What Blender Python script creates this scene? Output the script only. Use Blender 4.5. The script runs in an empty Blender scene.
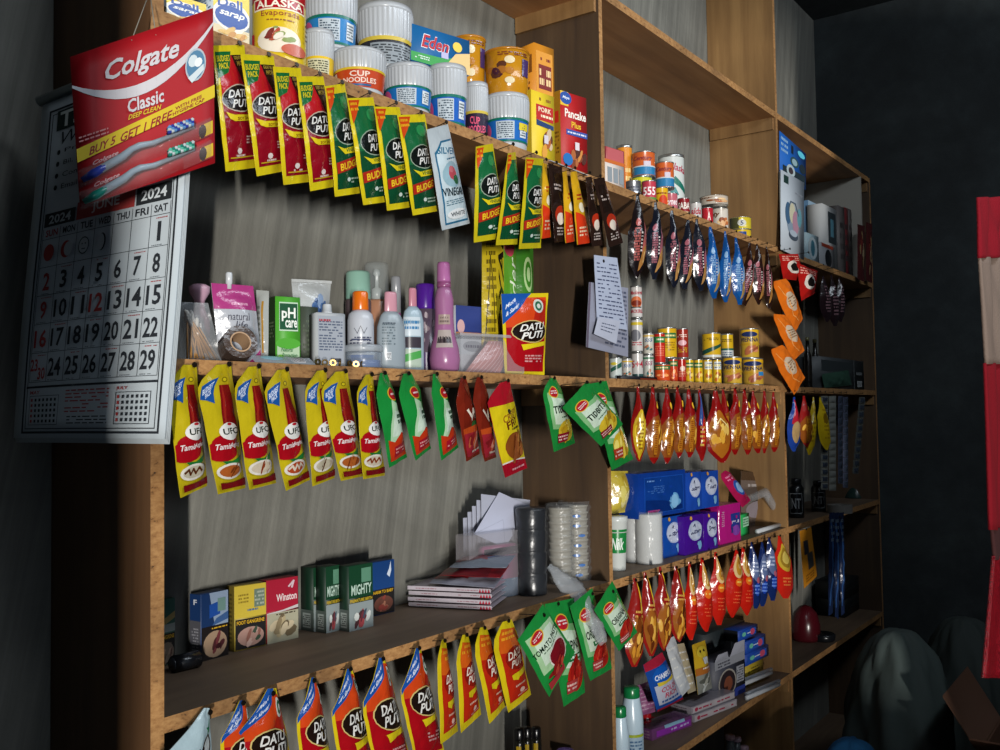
import bpy, math, random
from mathutils import Vector, Matrix
C = bpy.context.scene.collection
PI = math.pi

# ------------------------------------------------------------------ camera
# world: X runs along the shelves, Y into the back wall (shelf fronts at y=0), Z up, metres
CAM = Vector((0.0, -0.92, 1.5))
FPX = 958.99
YAW, PIT, ROL = 0.94873631, 0.04168722, -0.01506558
_fw = Vector((math.sin(YAW)*math.cos(PIT), math.cos(YAW)*math.cos(PIT), math.sin(PIT)))
_rt = Vector((math.cos(YAW), -math.sin(YAW), 0))
_up = _rt.cross(_fw)
RT = math.cos(ROL)*_rt + math.sin(ROL)*_up
UP = -math.sin(ROL)*_rt + math.cos(ROL)*_up
FW = _fw
cd = bpy.data.cameras.new('camera'); cam = bpy.data.objects.new('camera', cd); C.objects.link(cam)
cd.sensor_width = 36.0; cd.lens = 36.0*FPX/1000.0; cd.clip_start = 0.02
M = Matrix((RT, UP, -FW)).transposed().to_4x4(); M.translation = CAM
cam.matrix_world = M
bpy.context.scene.camera = cam

# ------------------------------------------------------------------ light and exposure
vs = bpy.context.scene.view_settings
vs.view_transform = 'Standard'; vs.look = 'None'; vs.gamma = 1.0; vs.use_curve_mapping = False
vs.exposure = 0.0
w = bpy.data.worlds.new('sky'); bpy.context.scene.world = w; w.use_nodes = True
w.node_tree.nodes['Background'].inputs[0].default_value = (0.62, 0.78, 1.0, 1)
w.node_tree.nodes['Background'].inputs[1].default_value = 0.2
def lamp(kind, name, loc, target, energy, color, **k):
    l = bpy.data.lights.new(name, kind); l.energy = energy; l.color = color
    for a, b in k.items(): setattr(l, a, b)
    o = bpy.data.objects.new(name, l); C.objects.link(o); o.location = loc
    o.rotation_euler = (Vector(target)-Vector(loc)).to_track_quat('-Z', 'Y').to_euler()
    return o
# daylight standing in the street outside the serving window, low and from the left
lamp('AREA', 'street_daylight', (-6.575, -8.0, 0.5), (0.9, 0.0, 1.6), 1380.0, (1.0, 0.965, 0.91), shape='RECTANGLE', size=0.18, size_y=1.5)
# sky light falling in through the gap under the roof
lamp('AREA', 'roof_gap_daylight', (1.5, -1.42, 2.78), (1.8, 0.2, 2.1), 22.0, (0.82, 0.91, 1.0), shape='RECTANGLE', size=2.1, size_y=0.3)

# ------------------------------------------------------------------ pixel -> place helpers
def ray(x, y): return FW + RT*((x-500.0)/FPX) - UP*((y-375.0)/FPX)
def P(x, y, d=0.0):
    r = ray(x, y); return CAM + r*((d-CAM.y)/r.y)
def PZ(x, y, z):
    r = ray(x, y); return CAM + r*((z-CAM.z)/r.z)
def PX(x, y, X):
    r = ray(x, y); return CAM + r*((X-CAM.x)/r.x)
def mpp(p): return (p-CAM).dot(FW)/FPX

# ------------------------------------------------------------------ materials
def lin(h):
    h = h.lstrip('#'); o = []
    for i in (0, 2, 4):
        c = int(h[i:i+2], 16)/255.0
        o.append(c/12.92 if c <= 0.04045 else ((c+0.055)/1.055)**2.4)
    return (*o, 1.0)
_mats = {}
KIND = dict(film=(0.2, 0.5, 0.4, 55), card=(0.5, 0.35, 0.05, 90), gloss=(0.25, 0.5, 0.02, 30), matt=(0.8, 0.25, 0.1, 80),
            paper=(0.7, 0.3, 0.04, 40), metal=(0.28, 0.5, 0.03, 60), cloth=(0.9, 0.2, 0.3, 200), bag=(0.3, 0.5, 0.5, 35))
def mat(col, kind='film', alpha=1.0):
    key = (col, kind, alpha)
    if key in _mats: return _mats[key]
    m = bpy.data.materials.new('%s_%s' % (kind, col)); m.use_nodes = True
    nt = m.node_tree; b = nt.nodes['Principled BSDF']
    r, sp, bs, sc = KIND[kind]
    q = 0.8 if kind == 'film' else 0.9
    b.inputs['Base Color'].default_value = [c*q for c in lin(col)[:3]]+[1.0]
    b.inputs['Roughness'].default_value = r
    b.inputs['Specular IOR Level'].default_value = sp
    if kind == 'metal': b.inputs['Metallic'].default_value = 0.85
    if alpha < 1: b.inputs['Alpha'].default_value = alpha
    tc = nt.nodes.new('ShaderNodeTexCoord'); n = nt.nodes.new('ShaderNodeTexNoise'); n.inputs['Scale'].default_value = sc
    n.inputs['Detail'].default_value = 3
    nt.links.new(tc.outputs['Object'], n.inputs['Vector'])
    bp = nt.nodes.new('ShaderNodeBump'); bp.inputs['Strength'].default_value = bs; bp.inputs['Distance'].default_value = 0.004
    nt.links.new(n.outputs['Fac'], bp.inputs['Height']); nt.links.new(bp.outputs['Normal'], b.inputs['Normal'])
    _mats[key] = m
    return m
def special(name, build):
    if name in _mats: return _mats[name]
    m = bpy.data.materials.new(name); m.use_nodes = True
    build(m.node_tree, m.node_tree.nodes['Principled BSDF']); _mats[name] = m
    return m
def nd(nt, t, **k):
    n = nt.nodes.new(t)
    for a, b in k.items():
        if a in n.inputs.keys(): n.inputs[a].default_value = b
        else: setattr(n, a, b)
    return n
def ramp(nt, fac, stops):
    r = nt.nodes.new('ShaderNodeValToRGB'); e = r.color_ramp.elements
    while len(e) < len(stops): e.new(0.5)
    for el, (p, c) in zip(e, stops): el.position = p; el.color = lin(c)
    nt.links.new(fac, r.inputs[0]); return r.outputs[0]
def mapping(nt, scale, rot=(0, 0, 0)):
    tc = nt.nodes.new('ShaderNodeTexCoord'); mr = nt.nodes.new('ShaderNodeMapping'); mp = nt.nodes.new('ShaderNodeMapping')
    mr.inputs['Rotation'].default_value = rot; mp.inputs['Scale'].default_value = scale
    nt.links.new(tc.outputs['Object'], mr.inputs['Vector']); nt.links.new(mr.outputs[0], mp.inputs['Vector']); return mp.outputs[0]
def mixc(nt, a, b, f, mode='MIX'):
    m = nt.nodes.new('ShaderNodeMix'); m.data_type = 'RGBA'; m.blend_type = mode
    for s, v in ((6, a), (7, b), (0, f)):
        if hasattr(v, 'links') or hasattr(v, 'is_linked'): nt.links.new(v, m.inputs[s])
        else: m.inputs[s].default_value = v
    return m.outputs[2]
def concrete(c0, c1, c2, streak=(3.4, 3.4, 0.1), rot=(0, -0.2, 0)):
    def f(nt, b):
        n1 = nd(nt, 'ShaderNodeTexNoise', Scale=1.7, Detail=5.0, Roughness=0.6, Distortion=1.2)
        nt.links.new(mapping(nt, (1, 1, 1)), n1.inputs['Vector'])
        n2 = nd(nt, 'ShaderNodeTexNoise', Scale=14.0, Detail=6.0, Roughness=0.65, Distortion=0.15)
        nt.links.new(mapping(nt, streak, rot), n2.inputs['Vector'])
        n3 = nd(nt, 'ShaderNodeTexNoise', Scale=120.0, Detail=2.0)
        nt.links.new(mapping(nt, (1, 1, 1)), n3.inputs['Vector'])
        a = ramp(nt, n1.outputs['Fac'], [(0.3, c0), (0.5, c1), (0.72, c2)])
        s = ramp(nt, n2.outputs['Fac'], [(0.3, 'b0b0b0'), (0.5, 'd2d2d2'), (0.72, 'ffffff')])
        col = mixc(nt, a, s, 0.8, 'MULTIPLY')
        nt.links.new(col, b.inputs['Base Color'])
        b.inputs['Roughness'].default_value = 0.85
        bp = nd(nt, 'ShaderNodeBump', Strength=0.12, Distance=0.006)
        ad = nt.nodes.new('ShaderNodeMath'); ad.operation = 'ADD'
        nt.links.new(n2.outputs['Fac'], ad.inputs[0]); nt.links.new(n3.outputs['Fac'], ad.inputs[1])
        nt.links.new(ad.outputs[0], bp.inputs['Height']); nt.links.new(bp.outputs['Normal'], b.inputs['Normal'])
    return f
def wood(c0, c1, c2, sc):
    def f(nt, b):
        n1 = nd(nt, 'ShaderNodeTexNoise', Scale=3.0, Detail=6.0, Roughness=0.6, Distortion=0.4)
        nt.links.new(mapping(nt, sc), n1.inputs['Vector'])
        n2 = nd(nt, 'ShaderNodeTexNoise', Scale=2.2, Detail=3.0)
        nt.links.new(mapping(nt, (1, 1, 1)), n2.inputs['Vector'])
        a = ramp(nt, n1.outputs['Fac'], [(0.3, c0), (0.5, c1), (0.7, c2)])
        s = ramp(nt, n2.outputs['Fac'], [(0.3, '9a9a9a'), (0.65, 'ffffff')])
        nt.links.new(mixc(nt, a, s, 0.7, 'MULTIPLY'), b.inputs['Base Color'])
        b.inputs['Roughness'].default_value = 0.62
        bp = nd(nt, 'ShaderNodeBump', Strength=0.12, Distance=0.004)
        nt.links.new(n1.outputs['Fac'], bp.inputs['Height']); nt.links.new(bp.outputs['Normal'], b.inputs['Normal'])
    return f
def chip(c0, c1):
    def f(nt, b):
        n1 = nd(nt, 'ShaderNodeTexNoise', Scale=160.0, Detail=3.0, Roughness=0.7)
        nt.links.new(mapping(nt, (0.5, 1, 1)), n1.inputs['Vector'])
        n2 = nd(nt, 'ShaderNodeTexNoise', Scale=9.0, Detail=2.0)
        nt.links.new(mapping(nt, (1, 1, 1)), n2.inputs['Vector'])
        a = ramp(nt, n1.outputs['Fac'], [(0.3, '3a2410'), (0.38, c0), (0.62, c1)])
        s = ramp(nt, n2.outputs['Fac'], [(0.3, 'a8a8a8'), (0.65, 'ffffff')])
        nt.links.new(mixc(nt, a, s, 0.8, 'MULTIPLY'), b.inputs['Base Color'])
        b.inputs['Roughness'].default_value = 0.75
        bp = nd(nt, 'ShaderNodeBump', Strength=0.25, Distance=0.001)
        nt.links.new(n1.outputs['Fac'], bp.inputs['Height']); nt.links.new(bp.outputs['Normal'], b.inputs['Normal'])
    return f
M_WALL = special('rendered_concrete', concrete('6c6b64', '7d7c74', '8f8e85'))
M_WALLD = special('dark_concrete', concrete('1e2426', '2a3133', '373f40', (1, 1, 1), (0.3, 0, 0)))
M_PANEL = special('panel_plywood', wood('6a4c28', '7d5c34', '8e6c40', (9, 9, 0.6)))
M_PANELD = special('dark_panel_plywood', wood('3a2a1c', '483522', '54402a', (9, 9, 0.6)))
M_POST = special('post_plywood', wood('5a3e26', '6a4a2e', '785636', (9, 9, 0.6)))
M_UNDER_LIT = special('lit_underside_plywood', wood('94643a', 'ac7848', 'bc8856', (0.6, 7, 7)))  # raw plywood undersides, colour brightened to carry warm light from below
M_BOARD = special('board_plywood', wood('5c4a3a', '6e5a48', '7c6852', (0.6, 7, 7)))
M_EDGE = special('chipboard_edge', chip('94683a', 'b08350'))
M_FLOOR = special('floor_concrete', concrete('4a4a46', '5a5a55', '6a6a64', (1, 1, 1), (0, 0, 0)))

# ------------------------------------------------------------------ mesh builder
class MB:
    def __init__(s): s.v = []; s.f = []; s.m = []; s.sm = []; s.mats = []; s.n = {}
    def mi(s, m):
        if m not in s.mats: s.mats.append(m)
        return s.mats.index(m)
    def add(s, vs, fs, m, smooth=False, nrm=None):
        o = len(s.v); s.v += [Vector(x) for x in vs]; k = s.mi(m)
        if nrm:
            for i, q in enumerate(nrm): s.n[o+i] = tuple(q)
        for f in fs: s.f.append(tuple(o+i for i in f)); s.m.append(k); s.sm.append(smooth)
    def box(s, a, b, m, mf=None, mu=None):
        x0, y0, z0 = a; x1, y1, z1 = b
        v = [(x0,y0,z0),(x1,y0,z0),(x1,y1,z0),(x0,y1,z0),(x0,y0,z1),(x1,y0,z1),(x1,y1,z1),(x0,y1,z1)]
        s.add(v, [(4,5,6,7),(1,2,6,5),(2,3,7,6),(3,0,4,7)], m)
        s.add(v, [(0,3,2,1)], mu or m)
        s.add(v, [(0,1,5,4)], mf or m)
    def hexa(s, base, up, m, bev=0.0):
        # base: 4 points anticlockwise seen from above (front-left, front-right, back-right, back-left), up: vector
        b = [Vector(x) for x in base]; c = sum(b, Vector())/4
        if bev:
            rings = []
            for (k, h) in ((bev, 0), (0, bev), (0, -bev), (bev, 0)):
                pass
            e = bev
            def ins(k): return [p+(c-p).normalized()*k for p in b]
            L = up.length; u = up.normalized()
            rings = [ins(e*1.2), b, b, ins(e*1.2)]; hs = [0, e, L-e, L]
            v = [p+u*h for r, h in zip(rings, hs) for p in r]
            fs = [(3,2,1,0), (12,13,14,15)]
            for k in range(3):
                for i in range(4):
                    j = (i+1) % 4; fs.append((k*4+i, k*4+j, k*4+4+j, k*4+4+i))
            s.add(v, fs, m)
        else:
            s.add(b+[p+up for p in b], [(3,2,1,0),(4,5,6,7),(0,1,5,4),(1,2,6,5),(2,3,7,6),(3,0,4,7)], m)
    def lathe(s, c, prof, m, n=24, sx=1, sy=1, rot=0, ribs=0, ribamp=0, axis=None, smooth=True, cap=True):
        # prof: list of (radius, height); c base centre
        c = Vector(c)
        if axis is None: ax = (Vector((1,0,0)), Vector((0,1,0)), Vector((0,0,1)))
        else:
            z = Vector(axis).normalized(); x = z.orthogonal().normalized(); ax = (x, z.cross(x), z)
        v = []
        for r, h in prof:
            for i in range(n):
                t = 2*PI*i/n; rr = r*(1+(ribamp*math.cos(ribs*t) if ribs else 0))
                a, b = rr*math.cos(t)*sx, rr*math.sin(t)*sy
                a, b = a*math.cos(rot)-b*math.sin(rot), a*math.sin(rot)+b*math.cos(rot)
                v.append(c+ax[0]*a+ax[1]*b+ax[2]*h)
        fs = []
        for k in range(len(prof)-1):
            for i in range(n):
                j = (i+1) % n; fs.append((k*n+i, k*n+j, (k+1)*n+j, (k+1)*n+i))
        if cap: fs.append(tuple(range(n-1, -1, -1))); k = (len(prof)-1)*n; fs.append(tuple(k+i for i in range(n)))
        s.add(v, fs, m, smooth)
    def tube(s, pts, r, m, n=6):
        pts = [Vector(p) for p in pts]; v = []; rs = r if isinstance(r, (list, tuple)) else [r]*len(pts)
        for i, p in enumerate(pts):
            t = (pts[min(i+1, len(pts)-1)]-pts[max(i-1, 0)]).normalized()
            x = t.cross(Vector((0.13, 0.3, 1))).normalized() if abs(t.z) < 0.95 else t.cross(Vector((0, 1, 0.1))).normalized()
            y = t.cross(x)
            for k in range(n):
                a = 2*PI*k/n; v.append(p+x*(rs[i]*math.cos(a))+y*(rs[i]*math.sin(a)))
        fs = [tuple(range(n-1, -1, -1)), tuple((len(pts)-1)*n+k for k in range(n))]
        for i in range(len(pts)-1):
            for k in range(n): j = (k+1) % n; fs.append((i*n+k, i*n+j, (i+1)*n+j, (i+1)*n+k))
        s.add(v, fs, m, True)
    def obj(s, name, parent=None, label=None, cat=None, group=None, kind=None):
        xs = [p.x for p in s.v]; ys = [p.y for p in s.v]; zs = [p.z for p in s.v]
        if parent is None: o3 = Vector(((min(xs)+max(xs))/2, (min(ys)+max(ys))/2, min(zs)))
        else:
            o3 = parent['_o']; o3 = Vector(o3)
        me = bpy.data.meshes.new(name)
        me.from_pydata([tuple(p-o3) for p in s.v], [], s.f)
        for m in s.mats: me.materials.append(m)
        me.polygons.foreach_set('material_index', s.m); me.polygons.foreach_set('use_smooth', s.sm)
        me.update()
        if s.n: me.normals_split_custom_set_from_vertices([s.n.get(i, (0.0, 0.0, 0.0)) for i in range(len(s.v))])
        o = bpy.data.objects.new(name, me); C.objects.link(o)
        if parent is None: o.location = o3
        else: o.parent = parent
        o['_o'] = list(o3); OWN.append(o)
        tag(o, label, cat, group, kind)
        return o
OWN = []
LABELS = {}
def tag(o, label=None, cat=None, group=None, kind=None):
    if label:
        o['label'] = label
        if cat: LABELS.setdefault(label, []).append(o.name)
    if cat: o['category'] = cat
    if group: o['group'] = group
    if kind: o['kind'] = kind
def thing(name, label, cat, loc, group=None):
    o = bpy.data.objects.new(name, None); C.objects.link(o); o.empty_display_size = 0.02
    o.location = loc; o['_o'] = list(loc); OWN.append(o)
    tag(o, label, cat, group); return o
ORD = ['leftmost', 'second', 'third', 'fourth', 'fifth', 'sixth', 'seventh', 'eighth', 'ninth', 'tenth', 'eleventh', 'twelfth', 'thirteenth', 'fourteenth']
def nth(i, n):
    if i == 0: return 'leftmost'
    if i == n-1: return 'rightmost'
    return ORD[i]+' from the left'

# ------------------------------------------------------------------ lettering and artwork
_gl = {}
def glyphs(txt, it=False, bold=True):
    key = (txt, it, bold)
    if key in _gl: return _gl[key]
    cu = bpy.data.curves.new('t', 'FONT'); cu.body = txt; cu.resolution_u = 2; cu.fill_mode = 'FRONT'
    if bold: cu.offset = 0.022
    if it: cu.shear = 0.3
    o = bpy.data.objects.new('t', cu); C.objects.link(o)
    bpy.context.view_layer.update()
    me = o.evaluated_get(bpy.context.evaluated_depsgraph_get()).to_mesh()
    me.calc_loop_triangles()
    V = [(p.co.x, p.co.y) for p in me.vertices]
    tr = [[V[i] for i in t.vertices] for t in me.loop_triangles]
    o.evaluated_get(bpy.context.evaluated_depsgraph_get()).to_mesh_clear()
    bpy.data.objects.remove(o); bpy.data.curves.remove(cu)
    if not tr: _gl[key] = []; return []
    x0 = min(p[0] for t in tr for p in t); x1 = max(p[0] for t in tr for p in t)
    y0 = min(p[1] for t in tr for p in t); y1 = max(p[1] for t in tr for p in t)
    _gl[key] = [[((p[0]-x0)/(x1-x0), (p[1]-y0)/(y1-y0)) for p in t] for t in tr]
    return _gl[key]
def R(u0, v0, u1, v1, c): return [([(u0,v0),(u1,v0),(u1,v1),(u0,v1)], c)]
def G(pts, c): return [(list(pts), c)]
def E(cu, cv, ru, rv, c, n=18, rot=0):
    return [([(cu+ru*math.cos(2*PI*i/n)*math.cos(rot)-rv*math.sin(2*PI*i/n)*math.sin(rot), cv+ru*math.cos(2*PI*i/n)*math.sin(rot)+rv*math.sin(2*PI*i/n)*math.cos(rot)) for i in range(n)], c)]
def ST(pts, w, c, asp=1.0):   # stroke along points in uv (w in u units)
    out = []
    for (a, b) in zip(pts[:-1], pts[1:]):
        dx, dy = b[0]-a[0], (b[1]-a[1])*asp; L = math.hypot(dx, dy) or 1e-6
        nx, ny = -dy/L*w/2, dx/L*w/2/asp
        ex, ey = dx/L*w*0.3, dy/L*w*0.3/asp
        out.append(([(a[0]-nx-ex, a[1]-ny-ey), (b[0]-nx+ex, b[1]-ny+ey), (b[0]+nx+ex, b[1]+ny+ey), (a[0]+nx-ex, a[1]+ny-ey)], c))
    return [[o] for o in out] if False else out
def T(txt, u0, v0, u1, v1, c, it=False, rot=0, up=False, bold=True):
    out = []
    cu, cv = (u0+u1)/2, (v0+v1)/2
    for t in glyphs(txt, it, bold):
        q = []
        for a, b in t:
            if up: a, b = 1-b, a           # reads upwards
            x, y = u0+(u1-u0)*a, v0+(v1-v0)*b
            if rot:
                y += (x-cu)*rot
            q.append((x, y))
        out.append((q, c))
    return [('text', out)]
def SCR(u0, v0, u1, v1, c, rows=4, seed=0, th=0.5):  # small unreadable print as short dashes
    rnd = random.Random(seed); out = []; h = (v1-v0)/rows
    for r in range(rows):
        x = u0; y = v1-(r+0.5)*h
        while x < u1:
            L = (u1-u0)*rnd.uniform(0.06, 0.2); e = min(x+L, u1)
            if rnd.random() < 0.9: out.append(([(x, y-h*th/2), (e, y-h*th/2), (e, y+h*th/2), (x, y+h*th/2)], c))
            x = e+(u1-u0)*0.04
    return [('text', out)]
def BLOB(cu, cv, ru, rv, cols, n=10, seed=0, size=0.35):   # photo-like cluster of lumps
    rnd = random.Random(seed); out = []
    for i in range(n):
        a = rnd.uniform(0, 2*PI); q = rnd.uniform(0, 0.75)
        out += E(cu+ru*q*math.cos(a), cv+rv*q*math.sin(a), ru*size*rnd.uniform(0.7, 1.2), rv*size*rnd.uniform(0.7, 1.2), cols[i % len(cols)], 8, rnd.uniform(0, 1))
    return out
def _clip(poly, ax, val, keep_gt):
    out = []
    for i in range(len(poly)):
        a, b = poly[i], poly[(i+1) % len(poly)]
        ina = (a[ax] >= val) if keep_gt else (a[ax] <= val); inb = (b[ax] >= val) if keep_gt else (b[ax] <= val)
        if ina: out.append(a)
        if ina != inb:
            t = (val-a[ax])/(b[ax]-a[ax]); out.append((a[0]+t*(b[0]-a[0]), a[1]+t*(b[1]-a[1])))
    return out
def _diag(poly, nu, nv):
    """cut a piece lying in one grid cell along the cell's diagonal"""
    cu = sum(p[0] for p in poly)/len(poly)*nu; cv = sum(p[1] for p in poly)/len(poly)*nv; i, j = math.floor(cu), math.floor(cv)
    s = [(p[0]*nu-i)-(p[1]*nv-j) for p in poly]
    if all(x >= -1e-9 for x in s) or all(x <= 1e-9 for x in s): return [poly]
    out = []
    for sg in (1, -1):
        q = []
        for k in range(len(poly)):
            a, b = poly[k], poly[(k+1) % len(poly)]; x, y = s[k]*sg, s[(k+1) % len(poly)]*sg
            if x >= 0: q.append(a)
            if (x > 0 and y < 0) or (x < 0 and y > 0):
                t = x/(x-y); q.append((a[0]+t*(b[0]-a[0]), a[1]+t*(b[1]-a[1])))
        if len(q) > 2: out.append(q)
    return out
def gridded(f, nu, nv):
    """the surface as its mesh has it: bilinear between grid points, with smooth normals"""
    g = [[f(i/nu, j/nv) for i in range(nu+1)] for j in range(nv+1)]; N = []
    for j in range(nv+1):
        row = []
        for i in range(nu+1):
            du = g[j][min(i+1, nu)]-g[j][max(i-1, 0)]; dv = g[min(j+1, nv)][i]-g[max(j-1, 0)][i]
            n = du.cross(dv); row.append(n.normalized() if n.length > 1e-14 else Vector((0, -1, 0)))
        N.append(row)
    def h(u, v):
        x = min(max(u*nu, 0), nu); y = min(max(v*nv, 0), nv); i = min(int(x), nu-1); j = min(int(y), nv-1); a = x-i; b = y-j
        q = [1-a, a-b, 0, b] if a >= b else [1-b, 0, b-a, a]      # the two triangles of the cell
        p = g[j][i]*q[0]+g[j][i+1]*q[1]+g[j+1][i]*q[2]+g[j+1][i+1]*q[3]
        n = N[j][i]*q[0]+N[j][i+1]*q[1]+N[j+1][i]*q[2]+N[j+1][i+1]*q[3]
        return p, n.normalized()
    return g, N, h
def paint(mb, f, art, nu=6, nv=10, kind='film', off0=0.0003, step=0.00012, clipb=True, grid=None):
    """lay printed shapes on the surface f(u,v)->point"""
    def fn(u, v):
        if grid: return grid(u, v)
        e = 0.004
        p = f(u, v); du = f(min(u+e, 1), v)-f(max(u-e, 0), v); dv = f(u, min(v+e, 1))-f(u, max(v-e, 0))
        n = du.cross(dv)
        return p, (n.normalized() if n.length > 1e-14 else Vector((0, -1, 0)))
    lay = 0; step = min(step, 0.003/max(len(art), 1))
    for item in art:
        group = item[1] if item[0] == 'text' else [item]
        lay += 1; off = off0+step*lay
        for pts, c in group:
            if clipb:
                for ax in (0, 1):
                    pts = _clip(pts, ax, 0.0, True); 
                    if pts: pts = _clip(pts, ax, 1.0, False)
                    if not pts: break
            if not pts or len(pts) < 3: continue
            u0 = min(p[0] for p in pts); u1 = max(p[0] for p in pts); v0 = min(p[1] for p in pts); v1 = max(p[1] for p in pts)
            m = mat(c, kind)
            # orient anticlockwise
            A = sum(pts[i][0]*pts[(i+1) % len(pts)][1]-pts[(i+1) % len(pts)][0]*pts[i][1] for i in range(len(pts)))
            if A < 0: pts = pts[::-1]
            if abs(A) < 1e-7: continue
            iu0, iu1 = int(math.floor(u0*nu+1e-9)), int(math.ceil(u1*nu-1e-9)); iv0, iv1 = int(math.floor(v0*nv+1e-9)), int(math.ceil(v1*nv-1e-9))
            for iu in range(iu0, max(iu1, iu0+1)):
                q = pts
                if iu1-iu0 > 1: q = _clip(q, 0, iu/nu, True); q = _clip(q, 0, (iu+1)/nu, False) if len(q) > 2 else q
                if len(q) < 3: continue
                for iv in range(iv0, max(iv1, iv0+1)):
                    r = q
                    if iv1-iv0 > 1: r = _clip(r, 1, iv/nv, True); r = _clip(r, 1, (iv+1)/nv, False) if len(r) > 2 else r
                    if len(r) < 3: continue
                    for r in (_diag(r, nu, nv) if grid else [r]):
                        vs = []; ns = []
                        for u, v in r:
                            p, n = fn(u, v); vs.append(p+n*off); ns.append(n)
                        mb.add(vs, [tuple(range(len(vs)))], m, True, ns)

# ------------------------------------------------------------------ pouches
RECT = [(0, 0, 1), (1, 0, 1)]
HOOK = [(0, 0, 1), (0.8, 0, 1), (0.86, 0.04, 1), (1, 0.6, 1)]
PILLOW = 'pillow'
def pillow(seed):
    r = random.Random(seed*7+1); a = lambda x, s=0.07: x+r.uniform(-s, s)
    return [(0, a(0.42), a(0.58)), (0.07, a(0.26), a(0.74)), (0.17, a(0.06, 0.04), a(0.94, 0.04)), (0.36, 0, 1), (0.55, a(0.03, 0.03), a(0.99, 0.01)), (a(0.62, 0.03), a(0.12, 0.08), a(0.93)), (0.78, a(0.3, 0.08), a(0.76)), (0.92, a(0.4, 0.04), a(0.62, 0.04)), (1, 0.44, 0.58)]
def prof(pr, v):
    for a, b in zip(pr[:-1], pr[1:]):
        if v <= b[0]:
            t = (v-a[0])/((b[0]-a[0]) or 1); return a[1]+t*(b[1]-a[1]), a[2]+t*(b[2]-a[2])
    return pr[-1][1], pr[-1][2]
def pouch_surf(q, pr, bulge, crump, seed, seal=(0.05, 0.05)):
    if pr == 'pillow': pr = pillow(seed)
    TL, TR, BR, BL = q
    rnd = random.Random(seed)
    W = ((TR-TL).length+(BR-BL).length)/2; H = ((TL-BL).length+(TR-BR).length)/2
    n0 = ((TR-TL)+(BR-BL)).cross((TL-BL)+(TR-BR)).normalized()
    ph = [rnd.uniform(0, 6.28) for _ in range(6)]; kk = [rnd.uniform(0.7, 1.3) for _ in range(6)]
    def cr(u, v):
        a, b = u*W*100, v*H*100
        return crump*(0.5*math.sin(1.1*kk[0]*a+0.6*b+ph[0])+0.35*math.sin(-0.9*kk[1]*a+1.4*kk[2]*b+ph[1])+0.3*math.sin(2.4*kk[3]*a+1.1*b+ph[2])+0.2*math.sin(2.9*kk[4]*b-1.6*a+ph[3]))
    def env(u, v):
        vv = (v-seal[0])/(1-seal[0]-seal[1]); vv = min(max(vv, 0), 1)
        return (max(0, math.sin(PI*vv))**0.6)*(max(0, math.sin(PI*min(max((u-0.05)/0.9, 0), 1)))**0.75)
    def mk(sgn):
        def f(u, v):
            l, r = prof(pr, v); uu = l+(r-l)*u
            p = (BL*(1-uu)+BR*uu)*(1-v)+(TL*(1-uu)+TR*uu)*v
            return p+n0*(sgn*(bulge*env(u, v)+0.0004)+cr(u, v)*(0.35+0.65*env(u, v)))
        return f
    return mk(1), mk(-0.7)
def pouch_mesh(q, base, art, pr=RECT, bulge=0.008, crump=0.0012, seed=0, back=None, kind='film', nu=10, nv=18, seal=(0.05, 0.05), mb=None, backart=None):
    mb = mb or MB()
    f, g = pouch_surf(q, pr, bulge, crump, seed, seal)
    hf = None
    for fn, flip, c in ((f, False, base), (g, True, back or base)):
        G_, N_, h_ = gridded(fn, nu, nv); hf = hf or h_
        vs = [p for row in G_ for p in row]; ns = [(-n if flip else n) for row in N_ for n in row]
        fs = []
        for j in range(nv):
            for i in range(nu):
                a = j*(nu+1)+i
                for k in ((a, a+1, a+nu+2), (a, a+nu+2, a+nu+1)): fs.append(k[::-1] if flip else k)
        mb.add(vs, fs, c if not isinstance(c, str) else mat(c, kind), True, ns)
    # closed rim between the two films
    rim = [(i/nu, 0) for i in range(nu)]+[(1, j/nv) for j in range(nv)]+[(1-i/nu, 1) for i in range(nu)]+[(0, 1-j/nv) for j in range(nv)]
    a = [f(*x) for x in rim]; b = [g(*x) for x in rim]; n = len(rim)
    mb.add(a+b, [(i, n+i, n+(i+1) % n, (i+1) % n) for i in range(n)], base if not isinstance(base, str) else mat(base, kind), True)
    if art: paint(mb, f, art, nu, nv, kind, 0.0002, 0.00008, True, hf)
    return mb
def quad(pts, dL=-0.03, dR=-0.01, dB=0.0):
    TL, TR, BR, BL = pts
    return [P(TL[0], TL[1], dL), P(TR[0], TR[1], dR), P(BR[0], BR[1], dR+dB), P(BL[0], BL[1], dL+dB)]

# ------------------------------------------------------------------ the room
ZS = [2.346, 1.9594, 1.5687, 1.1754, 0.7755, 0.385]      # shelf tops S0..S5
X1L, X1R, X2L, X2R, X3L, X3R = 0.628, 0.645, 1.636, 1.6494, 2.6388, 2.6543
TB = 0.017; DEP = 0.199; XE = 3.63
FRONT = -1.5
def slab(name, a, b, m):
    mb = MB(); mb.box(a, b, m); return mb.obj(name, kind='structure')
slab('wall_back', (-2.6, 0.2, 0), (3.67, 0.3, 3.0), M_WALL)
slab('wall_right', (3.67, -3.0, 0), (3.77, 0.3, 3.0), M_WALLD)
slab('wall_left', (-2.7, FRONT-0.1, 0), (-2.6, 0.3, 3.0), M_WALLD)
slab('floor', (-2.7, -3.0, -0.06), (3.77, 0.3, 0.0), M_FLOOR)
slab('ceiling', (-2.7, FRONT-0.1, 3.0), (3.77, 0.3, 3.08), M_WALLD)
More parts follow.
